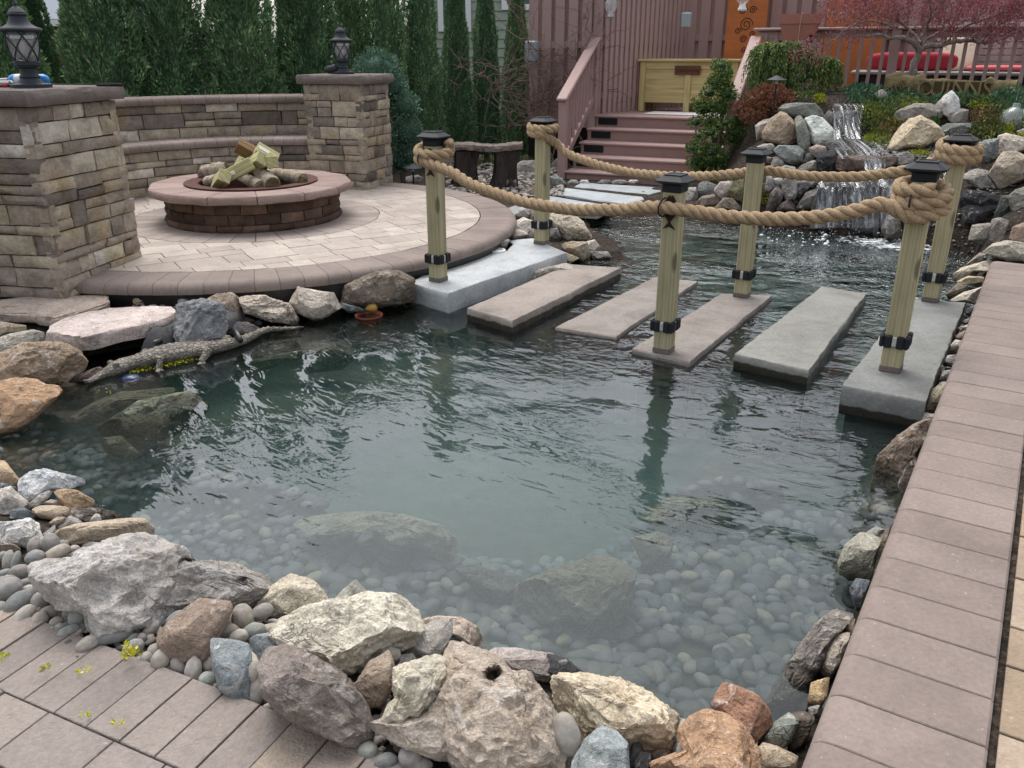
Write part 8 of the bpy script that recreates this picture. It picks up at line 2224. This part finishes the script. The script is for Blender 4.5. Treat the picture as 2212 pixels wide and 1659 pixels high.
# ---------------------------------------------------------------- path lights
def path_light(u, v0, v1, label, y=None):
    g = hit(u, v1); y = y or g.y - .32; a = aty(u, v1, y); b = aty(u, v0, y); H = b.z - a.z
    t = thing('path_light', label, 'path light', (a.x, y, a.z - .03), 0, 'small black path lights')
    mb = MB(); mb.tube([(0, 0, -.05), (0, 0, H + .01)], .009, 8); mb.build('stem', M['black'], t)
    r = px(20, y); mb = MB(); mb.lathe([(r, H + .015), (r, H + .02), (r * .5, H + .042), (r * .2, H + .055), (.004, H + .062)], 24); mb.build('shade', M['lampmetal'], t, smooth=True, sharp=50)
    mb = MB(); mb.lathe([(.012, H - .02), (.014, H + .012)], 12); mb.build('lamp', M['lens'], t, smooth=True)
path_light(1672, 170, 226, 'mushroom-shaped path light beside the red shrub')
path_light(1614, 160, 208, 'mushroom-shaped path light in front of the stair rail by the weeping conifer')
path_light(893, 360, 386, 'low path light beside the topiary behind the front left post', 9.2)
# ---------------------------------------------------------------- rustic bench
def bench():
    y = 9.75; c = aty(1050, 320, y)
    t = thing('rustic_bench', 'faux-wood garden bench with twisted trunk legs beyond the patio', 'bench', (c.x, y, .06))
    rnd = random.Random(3); x0 = aty(962, 320, y).x - c.x; x1 = aty(1129, 320, y).x - c.x; z0, z1 = c.z - .06 - .035, c.z - .06 + .035
    n = 26; vs = []; prof = [(-.17, -.02), (-.175, .01), (-.16, .035), (0, .04), (.16, .035), (.175, .0), (.16, -.03), (0, -.035)]
    fs = []; m = len(prof)
    for k in range(n + 1):
        f = k / n; x = x0 + (x1 - x0) * f; e = min(1, .75 + 3 * min(f, 1 - f)); wob = .018 * math.sin(f * 9) ; zc = (z0 + z1) / 2 + .02 * f + .012 * math.sin(f * 7)
        for a, b in prof: vs.append((x + rnd.uniform(-.004, .004), a * e * (1 + rnd.uniform(-.05, .05)) + wob, zc + b * (1.15 if b < 0 else 1) + rnd.uniform(-.005, .005)))
    for k in range(n):
        for i in range(m): j = (i + 1) % m; fs.append((k * m + i, k * m + j, (k + 1) * m + j, (k + 1) * m + i))
    fs += [tuple(range(m))[::-1], tuple(n * m + i for i in range(m))]
    mb = MB(); mb.add(vs, fs); mb.build('seat', M['bench'], t, smooth=True, sharp=40)
    for xc in (x0 + .20, x1 - .22):
        mb = MB(); N = 18; L = 9; vs = []; fs = []
        for k in range(L):
            f = k / (L - 1); r = .09 + .05 * (1 - f) ** 2 + .03 * f ** 3
            for i in range(N):
                a = 2 * math.pi * i / N; q = r * (1 + .22 * math.sin(3 * a + 2 * f) + .10 * math.sin(7 * a - f * 3)) ; vs.append((xc + q * 1.25 * math.cos(a) + .05 * (f - .5), q * math.sin(a), -.08 + (z0 + .09) * f))
        for k in range(L - 1):
            for i in range(N): j = (i + 1) % N; fs.append((k * N + i, k * N + j, (k + 1) * N + j, (k + 1) * N + i))
        mb.add(vs, fs)
        for q in range(3):
            a = rnd.uniform(3.6, 5.8); mb.tube([(xc + .08 * math.cos(a), .08 * math.sin(a), .12), (xc + .15 * math.cos(a), .15 * math.sin(a), .02), (xc + .26 * math.cos(a), .26 * math.sin(a), -.06)], [.04, .032, .018], 8)
        mb.build('leg', M['benchleg'], t, smooth=True, sharp=60)
bench()
# ---------------------------------------------------------------- carved log sign
def log_sign():
    a = aty(1912, 187, 9.28); b = aty(2196, 188, 8.62); d = b - a; d.z = 0; L = d.length; rz = math.atan2(d.y, d.x)
    t = thing('log_sign', 'carved driftwood log sign with raised letters on the bank under the maple', 'sign', (a.x, a.y, a.z - .16), rz)
    rnd = random.Random(6); n = 48; m = 14; vs = []; fs = []
    for k in range(n + 1):
        f = k / n
        top = .27 + .05 * math.exp(-((f - .10) / .07) ** 2) - .02 * math.sin(f * 11) * .4 - .03 * (f > .3) + .045 * math.exp(-((f - .80) / .025) ** 2) + .03 * math.exp(-((f - .28) / .03) ** 2)
        bot = .02 + .015 * math.sin(f * 6) + .02 * f
        for i in range(m):
            an = 2 * math.pi * i / m; cy, cz = math.cos(an), math.sin(an)
            yy = .085 * np.sign(cy) * abs(cy) ** .6; zz = (top + bot) / 2 + (top - bot) / 2 * np.sign(cz) * abs(cz) ** .7
            vs.append((f * L, yy + rnd.uniform(-.006, .006), zz + rnd.uniform(-.005, .005)))
    for k in range(n):
        for i in range(m): j = (i + 1) % m; fs.append((k * m + i, k * m + j, (k + 1) * m + j, (k + 1) * m + i))
    fs += [tuple(range(m))[::-1], tuple(n * m + i for i in range(m))]
    mb = MB(); mb.add(vs, fs); lg = mb.build('log', M['signwood'], t, smooth=True, sharp=50)
    mb = MB(); mb.box((L * .57, -.083, .150), (L * .50, .008, .150), .003); mb.build('carved_recess', M['signdark'], t)
    for i, (ch, f, sz, rot, dz) in enumerate([('T', .075, .10, 28, -.01), ('H', .118, .10, 28, .015), ('E', .158, .10, 28, .04), ('Q', .335, .215, 0, 0), ('U', .43, .215, 0, 0), ('I', .508, .215, 0, 0), ('N', .595, .215, 0, 0), ('N', .70, .215, 0, 0), ('S', .80, .215, 0, 0)]):
        o = text_mesh(ch, sz, .012, M['letterwood'], 'letter'); o.parent = t; o.scale = (.92, 1, 1)
        o.rotation_euler = (R(90), R(-rot), 0); o.location = (L * f, -.094, .150 + dz)
M['letterwood'] = bark('raised_letter', lin(104, 92, 64), lin(150, 136, 100), (1, 1, 1), 14, .8)
log_sign()
p = aty(2190, 258, 8.0)
t = thing('glass_globe', 'clear glass garden globe with a white stripe at the right edge among yellow stonecrop', 'globe', tuple(p))
mb = MB(); mb.lathe([(.05, -.11), (.10, -.08), (.125, -.03), (.12, .03), (.09, .08), (.04, .11), (.03, .14), (.0, .145)], 28); mb.build('globe', M['clearglass'], t, smooth=True)
mb = MB(); mb.tube([(.03, -.122, -.03), (.03, -.12, .03), (.025, -.09, .085)], .018, 8, flat=.4); mb.build('white_stripe', M['white'], t, smooth=True)
